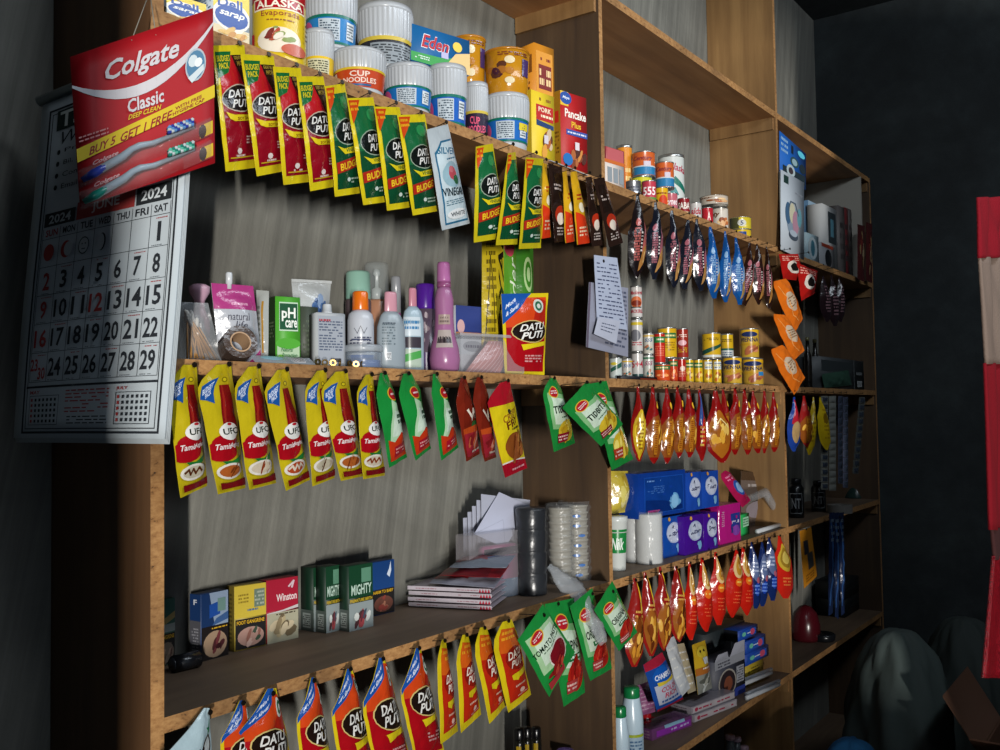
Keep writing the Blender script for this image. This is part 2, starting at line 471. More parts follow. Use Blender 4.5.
# front wall with the serving window the daylight comes through and a gap under the roof
OX0, OX1, OZ0, OZ1 = -0.833, 1.36, 0.75, 2.3
mb = MB()
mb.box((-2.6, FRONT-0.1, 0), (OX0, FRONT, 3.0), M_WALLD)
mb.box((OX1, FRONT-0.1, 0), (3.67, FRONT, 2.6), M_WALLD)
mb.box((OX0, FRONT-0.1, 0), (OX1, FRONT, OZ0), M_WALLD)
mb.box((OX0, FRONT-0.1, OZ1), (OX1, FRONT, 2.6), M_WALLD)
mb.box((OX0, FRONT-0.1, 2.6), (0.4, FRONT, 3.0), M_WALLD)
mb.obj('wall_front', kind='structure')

# ------------------------------------------------------------------ the shelving
shelf = thing('wooden_shelving', 'tall built-in wooden shelving of plywood boards with chipboard edges against the concrete wall', 'shelving', (X1L, 0.1, 0.0))
for a, b in ((X1L, X1R), (X2L, X2R), (X3L, X3R), (XE-0.016, XE)):
    mb = MB(); z1 = 2.98 if a < 3.5 else ZS[0]-TB
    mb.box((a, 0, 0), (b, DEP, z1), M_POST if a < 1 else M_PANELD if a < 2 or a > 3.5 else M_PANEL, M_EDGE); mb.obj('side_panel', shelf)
bays = [(X1R, X2L), (X2R, X3L), (X3R, XE-0.016)]
for k, z in enumerate(ZS):
    for i, (a, b) in enumerate(bays):
        mb = MB(); mb.box((a, 0.0005, z-TB), (b if not (k == 0 and i == 2) else XE, DEP, z), M_BOARD, M_EDGE, M_UNDER_LIT)
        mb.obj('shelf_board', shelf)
        # cleats under the board
        mb = MB()
        mb.box((b-0.008, 0.006, z-TB-0.034), (b, DEP-0.004, z-TB), M_PANEL, M_EDGE); mb.obj('cleat', shelf)
        if i: 
            mb = MB(); mb.box((a, 0.006, z-TB-0.034), (a+0.008, DEP-0.004, z-TB), M_PANEL, M_EDGE); mb.obj('cleat', shelf)
# far bay divider and liner boards near its end
mb = MB(); mb.box((3.5, 0.0, ZS[1]), (3.512, DEP, ZS[0]-TB), mat('a09c92', 'card')); mb.obj('divider_panel', shelf)

# nails along the shelf edges
_nm = None
NAILS = []
def nail(x, z, y=-0.03):
    global _nm
    if _nm is None:
        mb = MB()
        mb.lathe((0, 0, 0), [(0.0007, -0.032), (0.0007, 0.0), (0.0034, 0.0), (0.003, 0.0016)], mat('3a332c', 'metal'), 8, axis=(0, -1, 0.12), smooth=False)
        _nm = bpy.data.meshes.new('nail'); _nm.from_pydata([tuple(p) for p in mb.v], [], mb.f); _nm.materials.append(mb.mats[0])
    o = bpy.data.objects.new('nail', _nm); C.objects.link(o); o.parent = shelf
    o.location = Vector((x, y, z))-Vector(shelf['_o']); o.scale.y = (abs(y)+0.004)/0.032; NAILS.append(o)
def nail_at(p, zi, side=0.0):
    """nail through the top of a hanging pack, driven into the edge of shelf zi"""
    z = min(max(p.z, ZS[zi]-TB+0.004), ZS[zi]-0.004)
    nail(p.x, z, p.y-0.003)

# ------------------------------------------------------------------ artwork of the packs
Y = 'e6cf1c'
def art_soy(v=0):
    a = G([(0.09, 0.07), (0.95, 0.07), (0.95, 0.92), (0.09, 0.92)], '930d20')
    a += G([(0.45, 0.92), (0.95, 0.92), (0.95, 0.62), (0.8, 0.62)], '2b1712') + G([(0.09, 0.7), (0.3, 0.92), (0.5, 0.92), (0.62, 0.62), (0.09, 0.55)], 'c01822')
    a += G([(0.05, 0.95), (0.52, 0.95), (0.3, 0.78), (0.05, 0.74)], '176b33') + T('BUDGET', 0.07, 0.87, 0.44, 0.92, Y) + T('PACK', 0.1, 0.81, 0.34, 0.86, Y)
    a += T('GREAT VALUE', 0.55, 0.88, 0.92, 0.91, 'b49a3a') + T('MORE', 0.6, 0.83, 0.9, 0.87, 'b49a3a')
    a += E(0.52, 0.57, 0.45, 0.115, 'c9b9a4') + E(0.52, 0.57, 0.43, 0.105, '1d1413')
    a += T('DATU', 0.2, 0.575, 0.82, 0.64, 'f2f0ea', True) + T('PUTI', 0.26, 0.495, 0.8, 0.56, 'f2f0ea', True)
    a += G([(0.12, 0.47), (0.3, 0.44), (0.95, 0.43), (0.95, 0.38), (0.3, 0.39), (0.2, 0.41)], Y) + T('SOY SAUCE', 0.36, 0.395, 0.9, 0.42, '7a1c10')
    a += SCR(0.58, 0.2, 0.9, 0.27, 'e8c9c0', 3, v) + E(0.38, 0.15, 0.07, 0.025, 'e9d7d2', 8) + SCR(0.28, 0.1, 0.55, 0.13, 'e8c9c0', 1, v+3)
    a += ST([(0.13, 0.1), (0.91, 0.1)], 0.02, 'd0a820', 2)
    return a
def art_soy_green(v=0):
    a = G([(0.09, 0.06), (0.93, 0.06), (0.93, 0.92), (0.09, 0.92)], '0f4a2c') + G([(0.09, 0.5), (0.93, 0.5), (0.93, 0.92), (0.09, 0.92)], '17683a')
    a += G([(0.02, 0.98), (0.42, 0.98), (0.06, 0.76)], 'd84a16') + SCR(0.05, 0.87, 0.3, 0.97, 'f0b020', 2, v)
    a += E(0.66, 0.83, 0.17, 0.06, '2f9050', 12) + E(0.55, 0.57, 0.42, 0.125, '9fb09a') + E(0.55, 0.57, 0.4, 0.115, '0e1512')
    a += T('DATU', 0.34, 0.575, 0.86, 0.65, 'f2f0ea', True) + T('PUTI', 0.36, 0.49, 0.84, 0.56, 'f2f0ea', True)
    a += G([(0.16, 0.45), (0.35, 0.42), (0.93, 0.44), (0.93, 0.38), (0.35, 0.37)], Y)+ T('VINEGAR', 0.4, 0.385, 0.85, 0.42, '1c5a2a')
    a += G([(0.09, 0.2), (0.93, 0.26), (0.93, 0.36), (0.09, 0.3)], 'b32a1c') + T('BUDGET', 0.18, 0.245, 0.88, 0.31, 'f0c928', rot=0.07)
    a += E(0.42, 0.14, 0.06, 0.02, 'd5e2d8', 8) + SCR(0.5, 0.1, 0.85, 0.16, 'b7ccb8', 2, v)
    return a
def art_vinegar_white(v=0):
    a = G([(0.12, 0.04), (0.95, 0.04), (0.95, 0.86), (0.4, 0.86), (0.12, 0.76)], '2f6f92') + G([(0.16, 0.06), (0.93, 0.06), (0.93, 0.84), (0.42, 0.84), (0.16, 0.74)], 'cfe0e6')
    a += T('SILVER', 0.18, 0.72, 0.95, 0.79, '1c6e8f', True, rot=-0.06) + SCR(0.3, 0.66, 0.9, 0.69, '27708c', 1, 2)
    a += E(0.58, 0.52, 0.36, 0.13, '9fc0cc') + E(0.58, 0.53, 0.17, 0.07, 'c6505c', 10) + E(0.66, 0.46, 0.12, 0.05, '2f6a45', 8) + E(0.54, 0.57, 0.1, 0.035, 'd8737c', 8)
    a += T('VINEGAR', 0.14, 0.31, 0.95, 0.39, '16303c', rot=-0.03) + SCR(0.2, 0.22, 0.9, 0.28, '5a7f90', 3, 4)
    a += E(0.55, 0.13, 0.35, 0.05, 'f4f6f6') + T('WHITE', 0.3, 0.11, 0.85, 0.15, '16303c')
    return a
def art_orange(v=0):
    a = G([(0.12, 0.08), (0.92, 0.09), (0.94, 0.9), (0.14, 0.92)], 'bf2a14') + G([(0.13, 0.66), (0.93, 0.62), (0.94, 0.9), (0.14, 0.92)], 'd9601a')
    a += SCR(0.2, 0.78, 0.8, 0.9, 'f0a428', 2, v+7) + E(0.6, 0.56, 0.38, 0.14, '8f1a10')
    a += T('DATU', 0.3, 0.57, 0.9, 0.66, 'f6e9da', True, rot=0.05) + T('PUTI', 0.34, 0.47, 0.86, 0.555, 'f6e9da', True, rot=0.05)
    a += G([(0.3, 0.38), (0.92, 0.42), (0.92, 0.36), (0.55, 0.33), (0.5, 0.3), (0.3, 0.33)], Y) + SCR(0.35, 0.22, 0.8, 0.26, 'f0c0a8', 1, v) + E(0.62, 0.16, 0.1, 0.03, 'f0c8b8', 8) + SCR(0.4, 0.11, 0.85, 0.13, 'f0c0a8', 1, v)
    return a
def art_big(v=0):
    a = G([(0.05, 0.04), (0.95, 0.04), (0.95, 0.95), (0.05, 0.95)], 'a80f1a') + G([(0.05, 0.58), (0.95, 0.62), (0.95, 0.95), (0.05, 0.95)], 'd8481a')
    a += G([(0.55, 0.6), (0.95, 0.62), (0.95, 0.9), (0.75, 0.95)], 'b82818') + G([(0.0, 0.62), (0.0, 1.0), (0.62, 1.0)], '1c55a8') + T('More', 0.06, 0.86, 0.28, 0.91, 'e9eef8', True, rot=0.5) + T('& Saver', 0.06, 0.78, 0.32, 0.83, 'e9eef8', True, rot=0.5)
    a += E(0.74, 0.84, 0.13, 0.085, 'd9dcd2') + E(0.74, 0.84, 0.09, 0.06, '2a6a4c') + E(0.74, 0.84, 0.05, 0.03, 'd9dcd2', 10)
    a += E(0.55, 0.53, 0.42, 0.14, 'd8c27a') + E(0.55, 0.53, 0.4, 0.128, '201410')
    a += T('DATU', 0.28, 0.545, 0.88, 0.63, 'f6f4ee', True, rot=0.06) + T('PUTI', 0.3, 0.445, 0.84, 0.53, 'f6f4ee', True, rot=0.06)
    a += G([(0.3, 0.37), (0.92, 0.41), (0.92, 0.36), (0.55, 0.33), (0.35, 0.3)], Y) + SCR(0.4, 0.15, 0.85, 0.25, 'd8a0a0', 3, v)
    return a
def shift(art, du):
    out = []
    for it in art:
        if it[0] == 'text': out.append(('text', [([(u+du, w) for u, w in p], c) for p, c in it[1]]))
        else: out.append(([(u+du, w) for u, w in it[0]], it[1]))
    return out
def art_ketchup(v=0):
    P0 = [('c9bfa6', '5a2c14'), ('b5602a', '7a3818'), ('d8c8b0', '8c3c1c'), ('b84a24', 'e8d8c4')][v % 4]
    a = G([(0.42, 0.45), (0.95, 0.45), (0.86, 0.84), (0.56, 0.84)], '8a0f16') + G([(0.5, 0.5), (0.58, 0.5), (0.64, 0.84), (0.6, 0.84)], 'a8281e')
    a += G([(0.54, 0.84), (0.9, 0.84), (0.92, 0.98), (0.6, 0.98)], 'c9b018') + E(0.72, 0.88, 0.1, 0.022, '8a7a10', 10) + E(0.72, 0.88, 0.06, 0.013, Y, 10)
    a += G([(0.1, 0.74), (0.22, 0.73), (0.36, 0.7), (0.42, 0.8), (0.5, 0.9), (0.32, 0.88), (0.16, 0.84)], '1c55a0') + T('BUDGET', 0.16, 0.8, 0.42, 0.84, 'e6f0ff', True, rot=0.25) + T('PACK', 0.2, 0.76, 0.36, 0.795, 'e6f0ff', True, rot=0.25)
    a += E(0.38, 0.33, 0.4, 0.085, 'a80f1c') + E(0.5, 0.39, 0.36, 0.07, 'a80f1c') + E(0.6, 0.475, 0.28, 0.07, 'f2f0ea') + T('UFC', 0.4, 0.45, 0.86, 0.5, '14261c') + E(0.62, 0.53, 0.08, 0.012, 'c42030', 8)
    a += T('Tamis', 0.2, 0.34, 0.56, 0.385, 'f2e6e4', True) + T('Anghang', 0.5, 0.34, 0.94, 0.385, 'f2e6e4', True)
    a += G([(0.3, 0.25), (0.55, 0.24), (0.9, 0.28), (0.8, 0.22), (0.4, 0.22)], '1d7a34')
    a += E(0.52, 0.165, 0.38, 0.062, 'ece6da') + E(0.52, 0.165, 0.3, 0.045, P0[0])
    if v % 3 == 0: a += ST([(0.26, 0.17), (0.36, 0.19), (0.4, 0.15), (0.5, 0.19), (0.56, 0.15), (0.66, 0.19), (0.74, 0.16)], 0.05, P0[1], 3)
    else: a += BLOB(0.52, 0.165, 0.26, 0.04, [P0[1], P0[0]], 8, v)
    a = shift(a, -0.1)
    a += G([(0.08, 0.03), (0.95, 0.03), (0.95, 0.09), (0.5, 0.078), (0.08, 0.08)], '7c0f18')
    return a
def art_green_tomato(v=0):
    a = G([(0.12, 0.2), (0.9, 0.2), (0.72, 0.62), (0.4, 0.7)], 'b6d8b0') + G([(0.25, 0.3), (0.85, 0.3), (0.68, 0.55), (0.42, 0.58)], 'd3e6d2')
    a += E(0.52, 0.76, 0.2, 0.075, 'e6b030') + E(0.52, 0.76, 0.17, 0.065, 'b01c24') + SCR(0.42, 0.74, 0.66, 0.78, 'f4dcdc', 1, v)
    a += SCR(0.5, 0.42, 0.78, 0.54, '1d4a34', 2, v+1, 0.7) + G([(0.08, 0.05), (0.95, 0.05), (0.97, 0.26), (0.6, 0.33), (0.3, 0.24), (0.08, 0.28)], 'c83818') + G([(0.22, 0.08), (0.85, 0.1), (0.8, 0.22), (0.25, 0.19)], 'a8162a') + SCR(0.28, 0.11, 0.8, 0.18, 'e9a0a0', 2, v)
    return a
def art_brown(v=0):
    a = G([(0.1, 0.4), (0.9, 0.4), (0.75, 0.95), (0.4, 0.95)], '6e1f12') + ST([(0.3, 0.6), (0.45, 0.48), (0.55, 0.6), (0.7, 0.5)], 0.08, 'e6dccb', 2) + E(0.6, 0.4, 0.2, 0.06, '2a5a2c', 10) + G([(0.05, 0.3), (0.95, 0.3), (0.95, 0.42), (0.05, 0.38)], 'b8481c')
    a += G([(0.06, 0.04), (0.94, 0.04), (0.94, 0.32), (0.06, 0.32)], '9a2430') + BLOB(0.5, 0.2, 0.38, 0.1, ['b85a38', '7a1c20', 'c98a78'], 14, v) + SCR(0.3, 0.07, 0.9, 0.12, 'd8c4b8', 1, v)
    return a
def art_crispy(v=0):
    a = G([(0, 0.14), (1, 0.1), (1, 0.76), (0, 0.78)], 'e0c81c') + G([(0, 0), (1, 0), (1, 0.11), (0.5, 0.15), (0, 0.14)], 'a81226') + ST([(0, 0.145), (0.5, 0.155), (1, 0.12)], 0.03, 'efe8e0', 2)
    a += E(0.58, 0.68, 0.08, 0.03, '1a1a1a', 8) + T('CRISPY', 0.3, 0.6, 0.95, 0.68, 'a06a1c', rot=0.1) + T('FRY', 0.36, 0.52, 0.9, 0.6, '6a3010', rot=0.1) + SCR(0.4, 0.47, 0.9, 0.51, '5a4a10', 1, 2)
    a += E(0.58, 0.3, 0.4, 0.15, '8a4a1e') + BLOB(0.58, 0.3, 0.38, 0.13, ['a86030', '6e3314', '95522a', 'b8783c'], 18, 3) + SCR(0.3, 0.04, 0.85, 0.08, 'e8a0a8', 1, 1)
    return a
def art_delmonte(txt, low, lowc, v=0, box='8a1428', h2=None):
    a = G([(0.1, 0.3), (0.92, 0.24), (0.9, 0.75), (0.12, 0.8)], '86bd82') + G([(0.18, 0.36), (0.88, 0.3), (0.82, 0.68), (0.22, 0.74)], 'cfe2cc')
    a += E(0.36, 0.8, 0.2, 0.085, 'e0b83a') + E(0.36, 0.8, 0.17, 0.072, 'b8202c') + SCR(0.24, 0.77, 0.5, 0.83, 'f4e0e0', 2, v)
    a += T(txt, 0.2, 0.5, 0.88, 0.61, '12281c', rot=0.0)
    if h2: a += G([(0.35, 0.4), (0.86, 0.4), (0.86, 0.46), (0.35, 0.46)], '1d6a3a')
    a += SCR(0.4, 0.42 if not h2 else 0.41, 0.84, 0.46, '4a6a50' if not h2 else 'dfeee0', 1, v)
    a += E(0.6, 0.24, 0.36, 0.16, low) + BLOB(0.6, 0.25, 0.36, 0.15, lowc, 14, v)
    a += G([(0.16, 0.1), (0.55, 0.1), (0.6, 0.22), (0.2, 0.22)], box) + SCR(0.2, 0.12, 0.54, 0.2, 'e6c0b8', 2, v)
    return a
def art_paste(v=0):
    a = G([(0.1, 0.3), (0.92, 0.24), (0.94, 0.8), (0.12, 0.9)], 'a8d0a0') + G([(0.2, 0.4), (0.9, 0.34), (0.85, 0.76), (0.24, 0.82)], 'd2e6d0')
    a += E(0.36, 0.8, 0.2, 0.085, 'e0b83a') + E(0.36, 0.8, 0.17, 0.072, 'b8202c') + SCR(0.24, 0.77, 0.5, 0.83, 'f4e0e0', 2, v)
    a += T('TOMATO PASTE', 0.08, 0.58, 0.96, 0.66, '12281c') + SCR(0.3, 0.53, 0.9, 0.56, '4a6a50', 1, v)
    a += E(0.62, 0.36, 0.3, 0.17, 'e4dcd4') + E(0.62, 0.36, 0.27, 0.15, '7a1420') + BLOB(0.4, 0.2, 0.3, 0.12, ['b03028', '8a1c1c', 'c24a38'], 12, v) + G([(0.1, 0.04), (0.6, 0.04), (0.6, 0.14), (0.1, 0.16)], 'a83438')
    return a
def art_snack(bg2, t1, low, v=0, lowdots=None):
    a = E(0.45, 0.45, 0.42, 0.36, bg2) + G([(0.5, 0.15), (0.78, 0.22), (0.95, 0.5), (0.85, 0.72), (0.6, 0.45)], t1)
    a += G([(0.42, 0.08), (0.6, 0.1), (0.8, 0.2), (0.85, 0.42), (0.55, 0.3)], low) + E(0.3, 0.66, 0.13, 0.05, t1, 10)
    a += SCR(0.2, 0.2, 0.44, 0.6, t1, 13, v, 0.75) + SCR(0.47, 0.3, 0.55, 0.55, 'e8e0d8', 6, v)
    a += BLOB(0.66, 0.24, 0.14, 0.12, lowdots or [low, 'a8743c', 'e0b878'], 8, v)
    return a
def art_cracker(v=0):
    a = G([(0, 0.08), (1, 0.08), (1, 0.5), (0.75, 0.64), (0.3, 0.6), (0, 0.45)], '8a4a18') + BLOB(0.52, 0.34, 0.44, 0.26, ['d8952a', '8a4514', 'e6b048', 'a8641c', '70300e'], 26, v, 0.22)
    a += G([(0.34, 0.12), (0.56, 0.12), (0.56, 0.56), (0.34, 0.56)], 'b0701c') + SCR(0.38, 0.14, 0.52, 0.54, '6a2410', 14, v) + E(0.6, 0.76, 0.1, 0.05, 'e8b030', 10)
    return a
def art_redbag(v=0):
    a = E(0.5, 0.76, 0.34, 0.18, 'd8b880') + E(0.54, 0.76, 0.24, 0.14, 'b8842c') + BLOB(0.54, 0.76, 0.2, 0.12, ['e0c080', '8a5a20'], 6, v) + E(0.5, 0.52, 0.2, 0.06, 'e06a1c', 12) + SCR(0.38, 0.5, 0.62, 0.55, 'f0d060', 1, v)
    a += SCR(0.3, 0.2, 0.7, 0.4, 'e86038', 4, v, 0.3)
    return a
def art_bluebag(v=0):
    return E(0.45, 0.62, 0.3, 0.2, '5a6a94') + SCR(0.25, 0.55, 0.65, 0.72, 'b8c4e0', 3, v) + E(0.5, 0.3, 0.2, 0.1, '1c3fa0') + SCR(0.3, 0.22, 0.7, 0.38, '6a90e0', 3, v+2) + E(0.56, 0.44, 0.12, 0.05, 'a8586c', 10)
def art_longsnack(v=0):
    return E(0.5, 0.3, 0.4, 0.28, '9a5a20') + BLOB(0.5, 0.3, 0.4, 0.27, ['c8882c', '7a3c14', 'dba94a', '5a2810'], 22, v, 0.25) + G([(0.6, 0.6), (0.75, 0.62), (0.66, 0.95), (0.58, 0.95)], 'e8b830') + SCR(0.3, 0.55, 0.7, 0.65, 'd8a050', 2, v)
def art_coffee(v=0):
    return G([(0.1, 0.5), (0.9, 0.5), (0.8, 0.9), (0.2, 0.9)], '20140f') + SCR(0.2, 0.66, 0.82, 0.76, 'b8a8a0', 2, v) + E(0.5, 0.35, 0.36, 0.12, 'b03018') + E(0.5, 0.3, 0.26, 0.08, 'e8d8c8') + SCR(0.2, 0.08, 0.8, 0.2, 'c8b8b0', 3, v)
def art_yellowred(v=0):
    return G([(0.05, 0.0), (0.95, 0.0), (0.95, 0.35), (0.05, 0.45)], 'd83a18') + SCR(0.25, 0.6, 0.8, 0.7, 'b01c18', 2, v) + E(0.55, 0.5, 0.25, 0.07, 'f2e6c8', 12) + SCR(0.2, 0.1, 0.8, 0.25, 'f4d8b0', 3, v)
def art_orangebag(v=0):
    return E(0.52, 0.55, 0.3, 0.2, 'd8c0a4') + SCR(0.3, 0.45, 0.74, 0.66, '8a5a30', 4, v) + ST([(0.2, 0.9), (0.35, 0.6), (0.3, 0.3), (0.55, 0.1)], 0.03, 'ffb060', 2)

# ------------------------------------------------------------------ hanging packs
SEED = [1]
def hang(name, pts, base, art, zi, label, cat, group, pr=RECT, bulge=0.007, crump=0.0012, dL=-0.034, dR=-0.012, back=None, nail_u=1.0, kind='film', seal=(0.05, 0.05), dB=0.0, nails=True, nv=18):
    SEED[0] += 1
    q = quad(pts, dL, dR, dB)
    mb = pouch_mesh(q, base, art, pr, bulge, crump, SEED[0], back, kind, seal=seal, nv=nv)
    o = mb.obj(name, label=label, cat=cat, group=group)
    if nails:
        l, r = prof(pr if pr != 'pillow' else RECT, 1.0); uu = l+(r-l)*nail_u
        t = q[0].lerp(q[1], uu); nail_at(t, zi)
    return o
SH = ['', 'top', 'middle', 'lower', 'bottom']
# row on the top stocked shelf, left bay
red = [((211.8,45.6),(244,45),(257.4,167.4),(225.8,171.6)), ((240.6,54),(273.4,56.2),(289,170.2),(256.8,176.4)), ((273.4,66.6),(300.2,68),(314,181.4),(283.4,185)), ((296.6,76.4),(323.2,76.4),(340,185.6),(310.6,191.2))]
for i, q in enumerate(red):
    hang('soy_sauce_pouch', q, Y, art_soy(i), 1, 'dark red soy sauce pouch with yellow border, %s of four' % nth(i, 4), 'sauce pouch', 'red soy sauce pouches on the top shelf edge', nail_u=0.8, back='7a5a14')
gr = [((325.2,86.2),(344.2,83.4),(364.6,192.6),(335.2,196.8)), ((347,98.2),(373,97.4),(393.2,201),(363.2,205.2)), ((374.2,106.6),(399.4,107.2),(415.6,206.6),(387,210.8)), ((397.4,115),(424.8,114.2),(439.4,210.8),(412.8,215.6))]
for i, q in enumerate(gr):
    hang('vinegar_pouch', q, Y, art_soy_green(i), 1, 'green vinegar pouch left of the white sachet, %s of four' % nth(i, 4), 'sauce pouch', 'green vinegar pouches in the left bay', nail_u=0.8, back='3c5a14')
hang('vinegar_sachet', ((426.8,129.6),(447.8,124),(469.6,223.4),(442.2,230.4)), 'c3ccd0', art_vinegar_white(), 1, 'white and pale blue vinegar sachet hanging right of the green pouches', 'sauce sachet', None, nail_u=0.85)
g2 = [((476,146.7),(492.5,143.5),(507.5,237.3),(473.9,242.7)), ((508,153.3),(515.2,152),(524.8,244),(496,245.3)), ((526,157.3),(543.2,158.7),(540.8,248),(519,249))]
for i, q in enumerate(g2):
    hang('vinegar_pouch', q, 'cdbb1c', art_soy_green(i+5), 1, 'green vinegar pouch curled to one side below the yellow and red boxes, %s of three' % ['leftmost', 'middle', 'rightmost'][i], 'sauce pouch', 'curled green vinegar pouches by the divider', nail_u=0.5, back='2c4a14', dL=-0.03-0.004*i, dR=-0.02)
cf = [((543,162.7),(546.7,164),(550.7,237.3),(541.3,238.7)), ((548,162.7),(561.9,168),(564.5,241.3),(554.7,242.7)), ((562.7,172),(566.7,170.7),(574.7,241.3),(565.3,243.2)), ((570.7,172),(576.5,171.2),(590.7,242.7),(577.3,244.8)), ((585.3,177.3),(591.2,176.5),(602.7,245.3),(592,246.7)), ((593.3,178.7),(604,177.3),(623.2,242.7),(609.3,247.5))]
cl = ['narrow yellow and red drink sachet seen edge-on beside the curled green pouches', 'dark brown coffee sachet with orange foot between two yellow and red ones', 'slim yellow and red drink sachet right of the brown one with orange foot', 'widest yellow and red drink sachet, next to the two dark coffee sachets', 'narrow dark brown coffee sachet hanging just left of the divider edge', 'shiny dark brown coffee sachet tilted across the divider edge']
for i, q in enumerate(cf):
    dark = i in (1, 4, 5)
    hang('coffee_sachet' if dark else 'drink_sachet', q, '2a1a14' if dark else 'd8a51c', art_coffee(i) if dark else art_yellowred(i), 1, cl[i], 'sachet', 'drink sachets by the divider', nail_u=0.5, crump=0.002, dL=-0.022-0.003*i, dR=-0.014-0.003*i, bulge=0.005)
# helper for pillow bags: top point, bottom point, x-range
def bagq(tx, ty, bx, by, x0, x1):
    w = (x1-x0)/2; mx = (x0+x1)/2; c = (tx+bx)/2; s = mx-c
    return ((tx-w+s*0.5, ty), (tx+w+s*0.5, ty), (bx+w+s*0.5, by), (bx-w+s*0.5, by))
Cc = [(636.9,194.6,636.9,278.2,628,647,'d'), (654.6,202.2,653.3,279.4,647,664.2,'n'), (671.6,210.5,673.6,287.5,665.2,680.4,'n'), (687.5,220,684.5,289,679.2,693.8,'n'), (695.1,218.7,699.7,290.8,692.6,707.8,'n'),
      (709.6,226.8,714.1,298.4,705.2,719.7,'b'), (724.2,231.3,725.5,302.2,719.7,731.8,'b'), (734.9,237.7,739.4,304.8,731.3,745,'b'), (748.8,242.7,744.5,306,742,754.6,'r'), (755.9,244,758.4,304.8,752,764.8,'r'), (764.3,246.5,767.3,308.6,764.8,774,'r')]
lb = {'d': ('191214', 'b05a54', 'a8743c'), 'n': ('141824', 'a05c68', 'b0824a'), 'b': ('0d4888', '2f8ad0', 'b8b0a0'), 'r': ('26140f', 'a8646c', 'a8783c')}
cn = {'d': ['black snack bag with orange and pink print, first right of the divider on top'],
      'n': ['navy black snack bag with pink lettering, %s of four' % s for s in ('leftmost', 'second from the left', 'third from the left', 'rightmost')],
      'b': ['bright blue snack bag in the top row of the middle bay, %s of three' % s for s in ('leftmost', 'middle one', 'rightmost')],
      'r': ['dark brown snack bag beside the posters, %s of three' % s for s in ('leftmost', 'middle one', 'rightmost')]}
cnt = {}
for i, (tx, ty, bx, by, x0, x1, k) in enumerate(Cc):
    j = cnt.get(k, 0); cnt[k] = j+1
    hang('snack_bag', bagq(tx, ty, bx, by, x0, x1), lb[k][0], art_snack(lb[k][0], lb[k][1], lb[k][2], i) if k != 'b' else art_snack('12549a', '8ab0d4', 'a88850', i), 1, cn[k][j], 'snack bag', 'snack bags on the top row of the middle bay', PILLOW, 0.013, 0.002, -0.012, -0.03, nail_u=0.5)
# crumpled red coffee packs and the chain of orange bags on the second divider
for i, q in enumerate([((779,254),(798,254),(803,281),(783,279)), ((797,263),(817.3,271),(814.7,293.3),(801,301))]):
    hang('coffee_pack', q, 'a81a16', E(0.5, 0.5, 0.3, 0.25, 'd8ccc0') + E(0.5, 0.5, 0.18, 0.16, '1c1614') + SCR(0.1, 0.72, 0.9, 0.94, 'e8a090', 3, i), 1, 'crumpled shiny red coffee pack hanging on the divider under the poster, %s one' % ['upper left', 'lower right'][i], 'coffee pack', 'crumpled red coffee packs', RECT, 0.012, 0.004, -0.03-0.02*i, -0.045-0.02*i, nail_u=0.5)
for i, q in enumerate([((771,282),(788,278),(804,316.7),(793,335)), ((771,313.7),(787,315),(806,349),(792,362)), ((769,350.4),(784,344),(806,375.3),(793,397.3))]):
    q = (q[0], q[1], q[2], q[3])
    hang('orange_snack_bag', q, 'e8741c', art_orangebag(i), 1, 'orange foil snack bag in the hanging chain on the divider, %s of three' % ['topmost', 'middle', 'lowest'][i], 'snack bag', 'chain of orange snack bags', [(0, 0.1, 0.9), (0.5, 0, 1), (0.92, 0.05, 0.95), (1, 0.15, 0.85)], 0.012, 0.003, -0.03+0.004*i, -0.04+0.004*i, nail_u=0.5, nails=(i == 0))
for i, (a, b) in enumerate([((822,276,826,322,820,832), 0), ((830,275,834,326,828,840), 0), ((838,277,840,322,836,846), 0)]):
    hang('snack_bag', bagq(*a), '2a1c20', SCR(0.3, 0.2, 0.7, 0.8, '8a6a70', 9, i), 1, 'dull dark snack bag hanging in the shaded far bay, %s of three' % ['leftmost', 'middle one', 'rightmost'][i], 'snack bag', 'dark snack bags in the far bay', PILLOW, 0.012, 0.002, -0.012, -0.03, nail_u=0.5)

# ketchup pouches etc. on the middle shelf edge
kt = [((165,364),(195.6,365),(207,486),(180,498)), ((193,366),(231,364),(245,488),(218,494.4)), ((231,368),(260,366),(276,483),(249,490)), ((260,372),(288,369),(309.6,480),(286,491)), ((303,372),(326,370),(334.4,478),(312.4,486.4)), ((317,373),(347,371),(364,476),(341,481)), ((355.4,375.4),(372,374.3),(384.7,475.5),(363,479.3))]
for i, q in enumerate(kt):
    hang('ketchup_pouch', q, 'c8b41a', art_ketchup(i), 2, 'yellow ketchup pouch with a red bottle print, %s of seven' % nth(i, 7), 'ketchup pouch', 'yellow ketchup pouches on the middle shelf edge', HOOK, 0.009, 0.002, nail_u=0.75, back='b08a10')
for i, q in enumerate([((373,373),(390.6,373),(407,457),(389,468)), ((394,374),(416.6,373),(431,448),(415,461)), ((429,374),(440,374),(459,447),(441,461))]):
    hang('spaghetti_sauce_pouch', q, '1c8a3a', art_green_tomato(i), 2, 'green tomato sauce pouch with orange red foot next to the ketchup row, %s of three' % ['leftmost', 'middle', 'rightmost'][i], 'sauce pouch', 'green sauce pouches on the middle shelf edge', [(0, 0.03, 0.97), (0.78, 0, 1), (0.9, 0.2, 0.85), (1, 0.4, 0.75)], 0.01, 0.002, nail_u=0.5, back='1a3a20')
